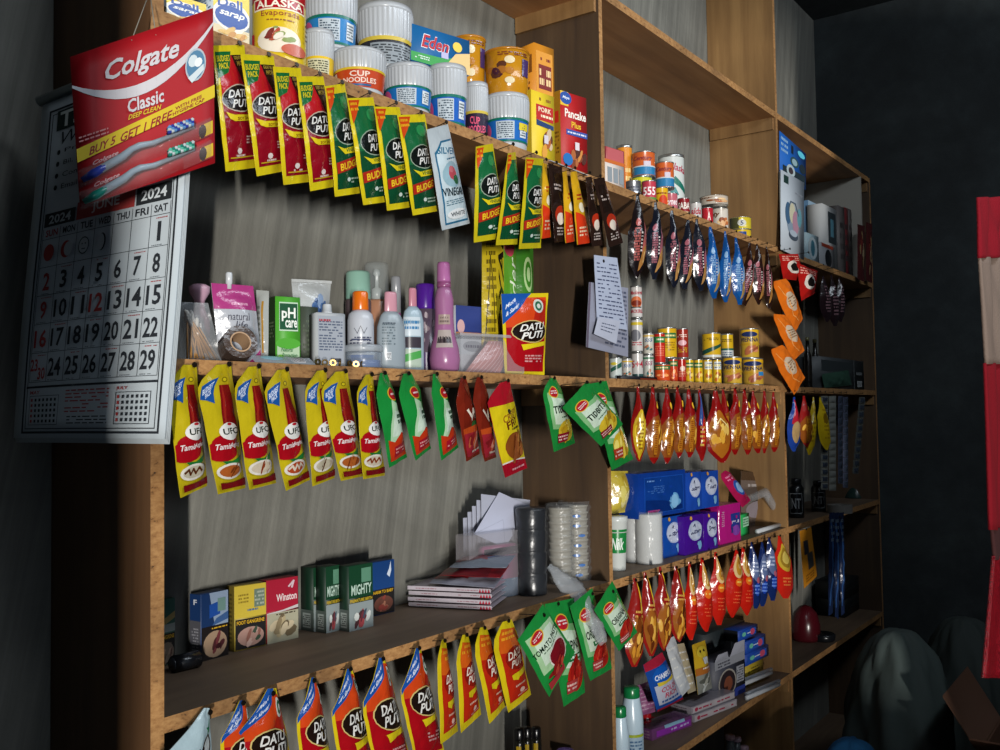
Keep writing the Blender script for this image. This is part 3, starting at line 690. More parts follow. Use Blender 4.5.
for i, q in enumerate([((453,377.6),(468,377.6),(480,453.5),(465.4,462)), ((468.7,377.6),(485.6,377),(496.7,457),(484,462))]):
    hang('seasoning_sachet', q, '7a2415', art_brown(i), 2, 'crumpled brown red seasoning sachet hanging on the %s of the pair' % ['left', 'right'][i], 'seasoning sachet', 'brown red seasoning sachets', [(0, 0.05, 0.95), (0.72, 0, 1), (0.88, 0.25, 0.9), (1, 0.5, 0.8)], 0.009, 0.003, nail_u=0.5)
hang('breading_mix_packet', ((484,388),(509.4,380),(526.6,468),(505,477.7)), 'b01626', art_crispy(), 2, 'tall red and yellow breading mix packet showing fried chicken', 'breading mix packet', None, [(0, 0, 1), (0.86, 0, 1), (1, 0.62, 1)], 0.008, 0.0015, nail_u=0.7, back='8a6a10', dL=-0.04, dR=-0.02)
PK = dict(low='d8b830', lowc=['e6cc48', 'c8a020', 'f0dc70', 'a88420'])
DIA = [(0, 0.0, 1), (0.5, 0, 1), (0.8, 0.0, 0.95), (0.9, 0.2, 0.88), (1, 0.5, 0.75)]
hang('pineapple_pouch', ((540,378),(560,378),(575,443),(554,452)), '1d8438', art_delmonte('TIDBITS', 'd8b830', PK['lowc'], 1), 2, 'green pineapple tidbits pouch hanging alone left of the overlapping pair', 'fruit pouch', 'pineapple tidbits pouches', DIA, 0.01, 0.002, -0.03, -0.02, nail_u=0.55)
hang('pineapple_pouch', ((588,384),(606,380.8),(633,459),(612,470.4)), '1d8438', art_delmonte('TIDBITS', 'd8b830', PK['lowc'], 2, 'a83a20'), 2, 'green pineapple tidbits pouch mostly hidden behind the front one of the pair', 'fruit pouch', 'pineapple tidbits pouches', RECT, 0.008, 0.002, -0.02, -0.012, nail_u=0.6)
hang('pineapple_pouch', ((562,408),(587,381),(623,424),(601,446.4)), '1d8438', art_delmonte('TIDBITS', 'd8b830', PK['lowc'], 3), 2, 'green pineapple tidbits pouch turned diagonally in front of another, at the divider', 'fruit pouch', 'pineapple tidbits pouches', RECT, 0.009, 0.002, -0.06, -0.05, nail_u=0.92)
# red and gold snack bags, middle bay
Lr = [(636.7,386.7,638,461.3,631.3,646.8,'y'), (651.9,386.7,654,463.5,645.5,661.5,'r'), (665.2,388,666,463.5,659.9,675.3,'r'), (675.9,386.7,678,458,672,686,'r'), (686,389.3,687.3,457.3,683.3,698.8,'r'), (698,389.3,700.7,461.3,695.3,707.3,'b'),
      (723.3,389.3,726,450,717,730,'r'), (714,390.7,720,462.7,706,731.3,'w'), (733.5,388,734,454.7,729,743,'r'), (743.3,389.3,747.3,454.7,740.5,753,'r'), (751.3,390.7,756,453.3,750.3,763,'r'), (762.8,390.7,763.3,453.3,760,771,'r'), (772.7,392,774,452,769,780,'r')]
ln = {'y': ['red snack bag with a large golden yellow front, leftmost under the cans'], 'b': ['red and blue snack bag seen edge-on in the row under the cans'],
      'w': ['wide red bag of golden crackers, widest of the row under the cans'],
      'r': ['red and gold snack bag under the cans, %s' % s for s in ('next to the yellow fronted bag', 'second plain one from the left', 'third plain one from the left', 'just left of the blue and red bag', 'tucked behind the wide round cracker bag', 'just right of the wide cracker bag', 'fifth from the right divider', 'third from the right divider' , 'second from the right divider', 'last one against the right divider')]}
ln['r'][6] = 'red and gold snack bag under the cans, second right of the wide cracker bag'
cnt = {}
for i, (tx, ty, bx, by, x0, x1, k) in enumerate(Lr):
    j = cnt.get(k, 0); cnt[k] = j+1
    art = art_cracker(i)
    if k == 'y': art = E(0.5, 0.36, 0.42, 0.34, 'c8a420') + BLOB(0.5, 0.36, 0.4, 0.3, ['e0c030', 'b08018', 'e8d060'], 18, i, 0.3) + SCR(0.35, 0.15, 0.6, 0.55, '8a5a14', 8, i)
    if k == 'b': art = G([(0.2, 0.5), (0.6, 0.5), (0.6, 0.95), (0.35, 0.95)], '2c4a8a') + E(0.6, 0.4, 0.2, 0.2, 'b82418') + SCR(0.3, 0.2, 0.6, 0.5, 'd8b850', 5, i)
    if k == 'w': art = E(0.5, 0.4, 0.44, 0.34, 'a8641c') + BLOB(0.5, 0.4, 0.42, 0.32, ['d8a23a', '9a5a1c', 'e8c060'], 24, i, 0.22) + ST([(0.2, 0.5), (0.5, 0.62), (0.8, 0.5)], 0.05, 'f0d890', 3)
    hang('snack_bag', bagq(tx, ty, bx, by, x0, x1), '86100f', art, 2, ln[k][j], 'snack bag', 'red snack bags under the canned goods', PILLOW, 0.012, 0.002, -0.012, -0.03 if k != 'w' else -0.05, nail_u=0.5)
for i, (a, c, art, n) in enumerate([((794,397,794,451.5,786.7,800), '1c3c8c', G([(0.2, 0.5), (0.9, 0.5), (0.8, 0.95), (0.3, 0.95)], 'b02030') + E(0.5, 0.35, 0.3, 0.2, 'b09060'), 'blue snack bag with red top, first right of the divider in the far bay'),
        ((803.4,395.8,807,447,799,812), '8a1818', art_cracker(40), 'red and gold snack bag, second right of the divider in the far bay'),
        ((813,397,808.7,455,805.7,817), 'c8a818', SCR(0.3, 0.2, 0.7, 0.8, '8a6a10', 8, 3), 'narrow yellow snack bag leaning left in the far bay'),
        ((820,397,826.8,450,817,829), 'd8b81c', SCR(0.3, 0.2, 0.7, 0.8, 'a8861a', 8, 4) + E(0.5, 0.6, 0.2, 0.1, '8a6a14'), 'bright yellow snack bag beside the white sachet strips in the far bay')]):
    hang('snack_bag', bagq(*a), c, art, 2, n, 'snack bag', 'snack bags at the start of the far bay', PILLOW, 0.012, 0.002, -0.012, -0.03, nail_u=0.5)
def strip(name, x0, x1, y0, y1, n, col, label, dx=0.0):
    mb = MB()
    for k in range(n):
        ya = y0+(y1-y0)*k/n; yb = y0+(y1-y0)*(k+1)/n; s = dx*(k/n)
        q = quad(((x0+s, ya), (x1+s, ya), (x1+s, yb-0.3), (x0+s, yb-0.3)), -0.006, -0.01)
        pouch_mesh(q, col, G([(0.15, 0.2), (0.85, 0.2), (0.85, 0.8), (0.15, 0.8)], '8a8c86' if col > '8' else '3a4250'), RECT, 0.004, 0.0006, k, nu=3, nv=3, mb=mb)
    o = mb.obj(name, label=label, cat='sachet strip', group='sachet strips hanging in the far bay')
    nail_at(P((x0+x1)/2, y0, -0.02), 2)
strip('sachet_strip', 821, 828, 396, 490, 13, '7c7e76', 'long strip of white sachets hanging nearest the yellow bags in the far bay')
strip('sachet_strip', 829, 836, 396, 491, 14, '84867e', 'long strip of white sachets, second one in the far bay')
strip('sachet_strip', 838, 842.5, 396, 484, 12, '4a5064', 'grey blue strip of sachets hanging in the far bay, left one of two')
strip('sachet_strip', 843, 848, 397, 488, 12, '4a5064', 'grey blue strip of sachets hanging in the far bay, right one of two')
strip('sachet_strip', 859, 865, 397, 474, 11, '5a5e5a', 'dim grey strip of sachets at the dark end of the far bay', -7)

# lower shelf edge, middle bay
Or = [(633.5,578,633,666.8,625.6,644.8,'l'), (644.9,572.3,652.2,656,639,656.5,'l'), (659.4,566.7,664,650.8,653.5,671,'l'), (675.2,566,678.9,642,669,686,'l'), (688.4,562,690,640,683.5,698,'m'), (701.5,557.6,706,631.6,696,712,'m'), (715,552,719,625,709.5,725.5,'m'),
      (735.5,549.7,731.4,617.6,727,744,'m'), (740.5,547.4,745,615.4,739,755,'m'), (750.7,541.8,755.2,608.6,748,761,'b'), (760.8,541.8,760.8,606.3,757,769.5,'b'), (767.6,537.2,771,600.7,765.5,778.5,'b'), (779,535.6,785.8,598.4,772.5,792,'o')]
on = {'l': ['dark red bag of long brown crunchy snacks above the detergent shelf, %s of four' % s for s in ('leftmost', 'second', 'third', 'rightmost')],
      'm': ['bright red pointed bag with a beige window, %s of five' % s for s in ('leftmost', 'second from the left', 'third from the left', 'fourth from the left', 'rightmost')],
      'b': ['dark blue pointed snack bag near the right divider, %s of three' % s for s in ('leftmost', 'middle', 'rightmost')], 'o': ['red snack bag with a large yellow oval, hanging last at the right divider']}
cnt = {}
for i, (tx, ty, bx, by, x0, x1, k) in enumerate(Or):
    j = cnt.get(k, 0); cnt[k] = j+1
    c = {'l': '8e1a16', 'm': 'b81c10', 'b': '12265c', 'o': 'c82418'}[k]
    art = {'l': art_longsnack, 'm': art_redbag, 'b': art_bluebag}.get(k, lambda s: E(0.5, 0.66, 0.36, 0.22, 'c8a838')+E(0.5, 0.66, 0.27, 0.16, '9a7a28')+E(0.5, 0.66, 0.2, 0.1, 'd8c060')+SCR(0.3, 0.2, 0.7, 0.36, 'e88040', 3, 1))(i)
    hang('snack_bag', bagq(tx, ty, bx, by, x0, x1), c, art, 3, on[k][j], 'snack bag', 'snack bags above the bottom shelf', PILLOW, 0.013, 0.002, -0.012, -0.03, nail_u=0.5)
hang('orange_card', ((799.5,531),(811,527),(817,576),(804,588.6)), 'c8821c', G([(0.2, 0.55), (0.55, 0.55), (0.55, 0.8), (0.2, 0.8)], '2a2c34') + G([(0.4, 0.25), (0.85, 0.25), (0.85, 0.55), (0.4, 0.55)], '3a3a3a') + SCR(0.2, 0.05, 0.8, 0.2, '7a4a10', 3, 1), 3, 'orange card of small goods hanging alone in the far bay', 'card', None, RECT, 0.002, 0.0004, -0.02, -0.03, nail_u=0.5, kind='card')

# lower shelf edge, left bay
TRI = [(0, 0, 1), (0.55, 0, 1), (0.66, 0.04, 1), (0.8, 0.4, 0.98), (1, 0.78, 0.95)]
hang('coconut_milk_pouch', ((160,707),(209,708),(214,805),(150,805)), 'b4ccd4', E(0.78, 0.62, 0.16, 0.12, '3a2c24') + E(0.78, 0.62, 0.11, 0.09, 'd0d8d8') + G([(0.7, 0.72), (0.78, 0.92), (0.84, 0.76)], '1d7a4c') + G([(0.62, 0.8), (0.78, 0.8), (0.78, 0.74)], '1d7a4c')+ T('COCO', 0.2, 0.35, 0.7, 0.55, '2a2420', True, rot=0.3), 3, 'pale blue coconut pouch hanging at the lower left corner', 'sauce pouch', None, [(0, 0, 1), (0.4, 0, 1), (1, 0.9, 1)], 0.008, 0.0015, nail_u=0.9, back='5a9cb4')
bg = [((212,703),(246,700),(262,800),(232,810)), ((228,692),(278,688),(298,800),(250,812)), ((290,680),(316,677),(336,785),(306,795)), ((322,673),(353,668),(378,776),(345,788)), ((352,662),(386,657),(412,768),(378,782)), ((390,654),(422,647),(444,752),(416,762))]
bl = ['leftmost, half hidden by the next', 'second from the left, tied with dark string', 'third and narrow one', 'fourth from the left', 'fifth, showing the widest logo', 'rightmost with a blue corner']
for i, q in enumerate(bg):
    hang('large_soy_pouch', q, 'dcc41c', art_big(i), 3, 'large red soy pouch with a blue corner, %s' % bl[i], 'sauce pouch', 'large red soy pouches on the lower shelf edge', TRI, 0.012, 0.002, dL=-0.036, dR=-0.012, nail_u=0.5, back='4a2a14')
orr = [((439,640),(443,639),(456,730),(440.8,744)), ((455,636),(469,634),(480.8,714.4),(461,733)), ((470,629),(488,626.4),(506,705.6),(489.6,723.7)), ((488,626),(514,618.7),(531,694.6),(508.3,712.7))]
orr[0] = ((436,641),(446,639),(458,731),(441,744))
for i, q in enumerate(orr):
    hang('oyster_sauce_pouch', q, 'e0c81a', art_orange(i), 3, 'orange red sauce pouch with yellow border on the lower shelf edge, %s' % ['leftmost seen nearly edge-on', 'second of four', 'third of four', 'rightmost and fully visible'][i], 'sauce pouch', 'orange red sauce pouches on the lower shelf edge', [(0, 0, 1), (0.72, 0, 1), (0.84, 0.12, 0.98), (1, 0.55, 0.9)], 0.008, 0.0015, nail_u=0.5, back='6a3a14', dL=-0.036, dR=-0.014)
TM = ['c02c20', 'a81c18', 'd84a30', '8a1410']
hang('tomato_sauce_pouch', ((545,604),(574,598),(585,692.4),(563.6,706.8)), '1f8a3c', art_delmonte('FILIPINO', 'b02418', TM, 11, 'a83a3a', True), 3, 'green and red tomato sauce pouch behind the diagonal tomato paste one', 'sauce pouch', 'tomato pouches on the lower shelf edge', RECT, 0.009, 0.002, -0.02, -0.012, nail_u=0.4)
hang('tomato_paste_pouch', ((518,640),(543,604),(575,652),(549,697)), '1f8a3c', art_paste(1), 3, 'green tomato paste pouch hung by a corner like a diamond', 'sauce pouch', 'tomato pouches on the lower shelf edge', [(0, 0, 1), (1, 0, 1)], 0.009, 0.002, -0.055, -0.045, nail_u=0.95)
hang('tomato_sauce_pouch', ((570,606),(592,588),(612,668.4),(590,681)), '1f8a3c', art_delmonte('ORIGINAL', 'b02418', TM, 12, 'a83a3a', True), 3, 'green tomato sauce pouch touched by the clear plastic bag, second from right', 'sauce pouch', 'tomato pouches on the lower shelf edge', RECT, 0.009, 0.002, -0.03, -0.02, nail_u=0.95)
hang('tomato_sauce_pouch', ((594,610),(612,581),(637,632.4),(618.8,651)), '1f8a3c', art_delmonte('ORIGINAL', 'b02418', TM, 13, 'a83a3a', True), 3, 'green tomato sauce pouch hanging over the divider edge, rightmost', 'sauce pouch', 'tomato pouches on the lower shelf edge', RECT, 0.009, 0.002, -0.05, -0.04, nail_u=0.95)

# ------------------------------------------------------------------ helpers for goods standing on the shelves
def cylsurf(c, z0, z1, rf, span=2.9, a0=None, sx=1.0, sy=1.0, rot=0.0):
    if a0 is None: a0 = math.atan2(CAM.y-c.y, CAM.x-c.x)
    def f(u, v):
        a = a0+span*(u-0.5); r = rf(v) if callable(rf) else rf
        # for flattened bottles the angle is taken in the bottle's own frame
        t = a-rot; x, y = r*math.cos(t)*sx, r*math.sin(t)*sy
        return Vector((c.x+x*math.cos(rot)-y*math.sin(rot), c.y+x*math.sin(rot)+y*math.cos(rot), z0+(z1-z0)*v))
    return f
def base_of(x0, x1, yt, d, z0):
    t = P((x0+x1)/2, yt, d); c = Vector((t.x, d, z0)); r = (x1-x0)/2*mpp(Vector((t.x, d, (t.z+z0)/2)))
    # the visible top edge is the near rim above eye level and the far rim below it
    dv = Vector((t.x-CAM.x, d-CAM.y, 0)).length
    z = CAM.z+(t.z-CAM.z)*(dv-(r if t.z > CAM.z else -r))/dv
    return c, r, z-z0
def can(name, label, cat, group, x0, x1, yt, d, z0, col, art, lid='b8b8b4', kind='gloss', rim=True, h=None, metal=True):
    c, r, hh = base_of(x0, x1, yt, d, z0); h = h or hh
    o = thing(name, label, cat, c, group)
    mb = MB(); mb.lathe(c, [(r*0.955, h*0.015), (r*0.985, h*0.03), (r*0.97, h*0.05), (r*0.97, h*0.95), (r*0.985, h*0.97)], mat(col, kind), 28)
    paint(mb, cylsurf(c, c.z+h*0.06, c.z+h*0.94, r*0.97), art, 12, 1, kind); mb.obj('body', o)
    if rim:
        mt = mat(lid, 'metal' if metal else 'gloss')
        mb = MB(); mb.lathe(c+Vector((0, 0, h*0.955)), [(r*0.985, 0), (r, h*0.01), (r, h*0.04), (r*0.93, h*0.045), (r*0.91, h*0.02)], mt, 28); mb.obj('lid', o)
        mb = MB(); mb.lathe(c, [(r*0.93, 0), (r, 0.0005), (r, h*0.035), (r*0.97, h*0.05)], mt, 28); mb.obj('bottom_rim', o)
    return c.z+h
def cup(label, x0, x1, yt, d, z0, col, art, group='noodle cups on the top shelf'):
    c, r, h = base_of(x0, x1, yt, d, z0)
    o = thing('noodle_cup', label, 'cup', c, group)
    mb = MB(); mb.lathe(c, [(r*0.78, 0), (r*0.84, h*0.02), (r*0.86, h*0.12), (r*0.95, h*0.58)], mat('b4b8bc', 'gloss'), 32); co = mb.obj('cup', o)
    rf = lambda v: r*(0.872+0.075*v)
    mb = MB(); f = cylsurf(c, c.z+h*0.15, c.z+h*0.56, rf, 5.6)
    vs = [f(i/28, j)+Vector((0, 0, 0)) for j in (0, 1) for i in range(29)]
    off = []
    for k, p in enumerate(vs):
        q = Vector((p.x-c.x, p.y-c.y, 0)).normalized(); off.append(p+q*0.0006)
    mb.add(off, [(i, i+1, i+30, i+29) for i in range(28)], mat(col, 'gloss'), True)
    f2 = cylsurf(c, c.z+h*0.15, c.z+h*0.56, lambda v: rf(v)+0.0008, 2.9)
    paint(mb, f2, art, 12, 1, 'gloss', 0.0002); mb.obj('printed_label', co)
    mb = MB(); mb.lathe(c, [(r*0.96, h*0.56), (r*0.985, h*0.6), (r, h*0.92)], mat('b0b4b8', 'gloss'), 144, ribs=36, ribamp=0.016, cap=False)
    mb.lathe(c, [(r*1.0, h*0.92), (r*1.0, h*0.955), (r*0.97, h), (r*0.9, h*0.992)], mat('b0b4b8', 'gloss'), 36); mb.obj('lid', o)
    return c.z+h
def box4(name, label, cat, group, A, B, h, t, col, front=(), side=(), top=(), kind='card', tilt=None):
    A = Vector(A); B = Vector(B); B.z = A.z
    e = B-A; n = Vector((-e.y, e.x, 0)).normalized()*t; up = Vector((0, 0, h))
    if tilt: up = up+Vector(tilt)
    mb = MB(); mb.hexa([A, B, B+n, A+n], up, mat(col, kind) if isinstance(col, str) else col, 0.0008)
    paint(mb, lambda u, v: A+e*u+up*v, list(front), 1, 1, kind)
    paint(mb, lambda u, v: A+n*(1-u)+up*v, list(side), 1, 1, kind)
    paint(mb, lambda u, v: A+up+e*u+n*v, list(top), 1, 1, kind)
    return mb.obj(name, label=label, cat=cat, group=group)
def box_px(name, label, cat, group, xL, xR, yt, dL, dR, t, z0, col, front=(), side=(), top=(), kind='card'):
    a = P(xL, yt, dL); b = P(xR, yt, dR)
    return box4(name, label, cat, group, (a.x, dL, z0), (b.x, dR, z0), a.z-z0, t, col, front, side, top, kind)
def bottle(name, label, cat, group, x0, x1, yt, d, z0, parts, sy=1.0, rot=0.0, alpha=None, kind='gloss'):
    """parts: (part name, colour, [(r fraction, h fraction)...], alpha, art, (v0, v1))"""
    c, r, h = base_of(x0, x1, yt, d, z0)
    o = thing(name, label, cat, c, group)
    for nm, col, pf, al, art, vv in parts:
        mb = MB(); pp = [(max(a, 0.01)*r, b*h) for a, b in pf]
        mb.lathe(c, pp, mat(col, kind, al), 24, sy=sy, rot=rot)
        if art:
            def rf(v, pp=pp, vv=vv):
                hh = (vv[0]+(vv[1]-vv[0])*v)*h
                for (r0, h0), (r1, h1) in zip(pp[:-1], pp[1:]):
                    if h0 <= hh <= h1 and h1 > h0: return r0+(r1-r0)*(hh-h0)/(h1-h0)
                return pp[-1][0]
            paint(mb, cylsurf(c, c.z+vv[0]*h, c.z+vv[1]*h, rf, 2.4, None, 1, sy, rot), art, 10, 3, kind, 0.0004)
        mb.obj(nm, o)
    return o
def rounded_h(p0, p1, r, m, mb, n=16):
    mb.tube([p0, p1], r, m, n)

Z0, Z1, Z2, Z3, Z4, Z5 = ZS
# ------------------------------------------------------------------ top stocked shelf, left bay
TP = [('cream_carton', 'cream carton with a blue oval label, behind the corner of the red toothbrush card', 166, 206, -8), ('cream_carton', 'cream carton with a blue oval label, beside the tall yellow milk can', 213, 249, -14)]
for i, (nm, lb_, a, b, y) in enumerate(TP):
    fa = R(0, 0, 1, 0.3, 'd8c8a0') + R(0, 0.62, 1, 1, 'e0c42c') + E(0.5, 0.52, 0.52, 0.3, 'e8e4d8') + E(0.5, 0.5, 0.46, 0.22, '1c4a9a') + T('Dell', 0.12, 0.66, 0.8, 0.86, '1c4a9a') + T('sarap', 0.16, 0.47, 0.86, 0.6, 'f0f0e8', True) + BLOB(0.5, 0.16, 0.45, 0.15, ['f0e8d0', 'd8b060', 'c89048'], 12, i)
    box_px(nm, lb_, 'carton', 'cream cartons', a, b, y, 0.02, 0.012, 0.05, Z1, 'c8d4dc', fa, R(0, 0, 1, 0.5, 'c8b890')+SCR(0.1, 0.2, 0.9, 0.9, '5a7a9a', 12, 3), kind='gloss')
can('milk_can', 'tall yellow and red evaporated milk can standing second shelf up on the left', 'can', None, 252, 306, -22, 0.05, Z1, 'd8b820',
    R(0, 0.8, 1, 1, 'a81820') + R(0.12, 0.66, 0.9, 0.82, 'f0e6c8') + R(0.14, 0.68, 0.88, 0.8, 'a81420') + T('ALASKA', 0.18, 0.69, 0.84, 0.79, 'f4ecd8') + T('Evaporada', 0.26, 0.56, 0.78, 0.65, '8a2030', bold=False) + SCR(0.34, 0.51, 0.7, 0.54, '8a4a30', 1, 3) + E(0.5, 0.26, 0.3, 0.17, 'e8dcc8') + BLOB(0.48, 0.3, 0.26, 0.1, ['7a2c24', 'e8e0d0', 'b05038', '8a9a58'], 14, 4) + E(0.7, 0.14, 0.18, 0.08, 'c06048') + T('1', 0.1, 0.22, 0.16, 0.36, 'b01820') + SCR(0.86, 0.3, 0.92, 0.55, '5a5040', 4, 7) + E(0.5, 0.9, 0.12, 0.08, '2c4a8a'))
LB_BLUE = lambda s: R(0, 0.9, 1, 1, '0f6a5a') + R(0, 0.0, 1, 0.08, '0f6a5a') + R(0.32, 0.12, 0.62, 0.85, 'b8c4cc') + SCR(0.34, 0.15, 0.6, 0.82, '3a4a5a', 8, s) + E(0.1, 0.5, 0.12, 0.35, 'c04a78') + R(0.72, 0.2, 0.86, 0.8, 'd0d8dc') + SCR(0.73, 0.25, 0.85, 0.75, '3a4a5a', 5, s+1)
LB_SEA = lambda s: R(0, 0.88, 1, 1, 'd0b030') + T('CUP', 0.36, 0.52, 0.64, 0.8, 'e8d0c0') + T('NOODLES', 0.26, 0.22, 0.74, 0.48, 'e8d0c0') + R(0.34, 0.06, 0.66, 0.16, '1c5a8a') + R(0.02, 0.1, 0.14, 0.8, 'c8b8a8')
LB_DARK = lambda s: R(0, 0.88, 1, 1, 'c8b040') + R(0, 0, 1, 0.1, 'c8b040') + R(0.3, 0.16, 0.9, 0.8, '8a9298') + SCR(0.32, 0.2, 0.88, 0.76, '2a3036', 7, s)
LB_PINK = lambda s: R(0, 0.9, 1, 1, 'c8b040') + T('CUP', 0.3, 0.5, 0.6, 0.78, 'e05a7a', rot=-0.2) + T('NOODLES', 0.2, 0.2, 0.8, 0.46, 'e05a7a') + R(0, 0, 1, 0.1, 'd04a20')
yc = cup('white lidded noodle cup with a yellow label, next to the tall milk can', 304, 334, 27, 0.075, Z1, 'd8b420', R(0.2, 0.1, 0.75, 0.9, 'c8c4a0') + SCR(0.22, 0.15, 0.72, 0.85, '3a3a2a', 8, 1))
rc = cup('white lidded noodle cup with an orange red label', 333, 386, 45, 0.045, Z1, 'b8401c', LB_SEA(1))
b1 = cup('white lidded noodle cup with a blue label, right of the orange red one', 384, 432, 61, 0.05, Z1, '1c6ab0', LB_BLUE(1))
b2 = cup('tall white lidded noodle cup with a bright blue label, middle of the front row', 427, 466.6, 62, 0.065, Z1, '1458b0', LB_BLUE(2))
b3 = cup('small lidded noodle cup with a dark and pink label', 464, 488, 80.6, 0.07, Z1, '2a2036', LB_PINK(1))
b4 = cup('white lidded noodle cup with a blue label, beside the yellow box of mix', 484, 529, 91, 0.045, Z1, '1c62b0', LB_BLUE(4)+R(0.7, 0.5, 0.9, 0.8, 'd8c42c'))
cup('upper noodle cup with a blue label stacked over the yellow one', 305, 357, -18, 0.13, Z1+0.085, '1c78b8', LB_BLUE(5))
cup('upper noodle cup with a black and grey label, stacked highest in the row', 357, 413, 0, 0.125, Z1+0.075, '2a2a30', LB_DARK(6))
# hidden cups of the back row carry the upper ones
for k, (x0, x1, yt) in enumerate([(312, 352, 42), (364, 404, 64)]):
    c0 = P((x0+x1)/2, 60, 0.13)
cup('noodle cup with a blue label standing in the back row under the stacked blue one', 307, 355, 46, 0.13, Z1, '1c78b8', LB_BLUE(8))
cup('noodle cup with a blue label in the back row under the black labelled cup', 360, 411, 61.5, 0.125, Z1, '1c78b8', LB_BLUE(9))
# cheese box lying across the cups
A = P(411, 62, 0.085); A.z = b2+0.001; Bq = P(470, 78, 0.055); Bq.z = A.z
hE = P(413, 24, 0.085).z-A.z
box4('cheese_box', 'blue cheese box with a red name, resting on top of the noodle cups', 'box', None, (A.x, 0.085, A.z), (Bq.x, 0.055, A.z), max(hE, 0.03), 0.045, '12609a',
     G([(0, 0), (1, 0), (1, 0.5), (0.55, 0.28), (0, 0.25)], '3a9a4a') + G([(0.5, 0), (1, 0), (1, 0.62), (0.75, 0.5), (0.62, 0.2)], 'e0c080') + T('Eden', 0.16, 0.42, 0.64, 0.82, 'e8ecf0', True) + T('Eden', 0.17, 0.44, 0.63, 0.8, 'b8202c', True) + E(0.78, 0.7, 0.08, 0.14, 'e8c84a') + R(0.5, 0.28, 0.62, 0.45, 'b8b4d8') + SCR(0.06, 0.08, 0.3, 0.2, 'd8e8e0', 2, 2), R(0, 0.3, 1, 0.8, '0c3c78'))
GOLD = lambda s: BLOB(0.3, 0.5, 0.25, 0.3, ['5a3424', 'a86a2a', '4a2430'], 6, s) + E(0.55, 0.75, 0.09, 0.09, 'e8d8b0') + E(0.55, 0.5, 0.08, 0.08, 'b87828') + E(0.55, 0.27, 0.09, 0.08, 'e8d8b0') + R(0.78, 0.4, 0.95, 0.8, '4a3468') + SCR(0.35, 0.85, 0.9, 0.95, '7a3a28', 2, s)
def goldcup(label, x0, x1, yt, d, z0, s):
    c, r, h = base_of(x0, x1, yt, d, z0); o = thing('oat_cup', label, 'cup', c, 'gold paper cups')
    mb = MB(); mb.lathe(c, [(r*0.84, 0), (r*0.86, h*0.01), (r*0.97, h*0.96)], mat('c88a1c', 'film'), 28)
    paint(mb, cylsurf(c, c.z+0.02*h, c.z+0.95*h, lambda v: r*(0.862+0.108*v), 2.6), GOLD(s), 12, 2); mb.obj('cup', o)
    mb = MB(); mb.lathe(c+Vector((0, 0, h*0.95)), [(r*0.97, 0), (r*1.0, h*0.02), (r*0.99, h*0.05), (r*0.9, h*0.06)], mat('b8781c', 'film'), 28); mb.obj('lid', o)
    return c.z+h
goldcup('gold paper cup standing on the blue noodle cup beside the brown box', 483, 530, 46, 0.047, b4+0.0005, 1)
goldcup('gold paper cup half hidden behind the blue cheese box', 452, 486, 34, 0.1, b3+0.0005, 2)
box_px('cocoa_box', 'orange brown box standing on the yellow box of mix', 'box', None, 534, 553.5, 42, 0.03, 0.02, 0.06, Z1+0.088, 'c8801c', R(0.08, 0.1, 0.92, 0.9, 'd8922a') + R(0.2, 0.38, 0.85, 0.72, '7a2014') + SCR(0.24, 0.42, 0.82, 0.68, 'e8c890', 2, 5, 0.7) + SCR(0.3, 0.76, 0.8, 0.84, '7a2014', 1, 5) + SCR(0.2, 0.16, 0.85, 0.32, '8a4a14', 3, 2), R(0.1, 0.6, 0.9, 0.85, '8a5010')+SCR(0.2, 0.2, 0.8, 0.5, '6a3c10', 4, 2))
box_px('hotcake_mix_box', 'yellow box of mix with a red banner, under the orange brown box', 'box', None, 531, 553.7, 89, 0.028, 0.018, 0.06, Z1, 'e0c42c', R(0.2, 0.6, 0.95, 0.82, 'b8201c') + SCR(0.34, 0.86, 0.84, 0.94, '8a5a14', 1, 5) + T('PORK', 0.3, 0.72, 0.85, 0.79, 'f0e0c0') + SCR(0.24, 0.63, 0.92, 0.7, 'f0e0c0', 1, 2) + G([(0.2, 0.52), (0.95, 0.5), (0.95, 0.56), (0.2, 0.6)], '1c3a6a') + BLOB(0.6, 0.3, 0.32, 0.2, ['a85a24', '5a2c18', 'd89a3c', 'c8b090'], 12, 3) + R(0.5, 0.28, 0.68, 0.4, 'd0c8d0'), R(0, 0, 1, 1, 'c8a824')+SCR(0.2, 0.2, 0.8, 0.8, '8a7014', 10, 3))
box_px('pancake_mix_box', 'red and yellow pancake mix box beside the divider', 'box', None, 560, 586, 90, 0.02, -0.001+0.006, 0.045, Z1, 'b01a1c', R(0, 0.82, 0.3, 1, 'e0b828') + E(0.2, 0.92, 0.22, 0.08, '1c4a9a') + T('Maya', 0.08, 0.9, 0.34, 0.945, 'e8ecf4', True) + T('Pancake', 0.16, 0.68, 0.96, 0.79, 'f4ece0') + T('Plus', 0.4, 0.56, 0.76, 0.64, 'e8b828') + R(0.2, 0.46, 1, 0.53, '2c4a9a') + SCR(0.25, 0.475, 0.95, 0.515, 'd8dcec', 1, 3) + BLOB(0.62, 0.2, 0.36, 0.17, ['7a3a1c', 'c8843c', '4a2014', 'a86030'], 12, 5) + E(0.22, 0.14, 0.18, 0.08, '1c6ab0') + R(0.5, 0.28, 0.66, 0.38, 'd8ccd0'), R(0, 0, 1, 1, 'a87c1c')+R(0.1, 0.6, 0.9, 0.75, 'c82c1c')+SCR(0.1, 0.2, 0.9, 0.5, '6a4a14', 6, 3))
mb = MB(); a = P(548, 156, 0.002); b = P(588, 166, 0.0)
q = [Vector((a.x, -0.004, Z1-0.004)), Vector((b.x-0.01, -0.006, Z1-0.006)), Vector((b.x-0.01, 0.05, Z1+0.002)), Vector((a.x, 0.05, Z1+0.002))]
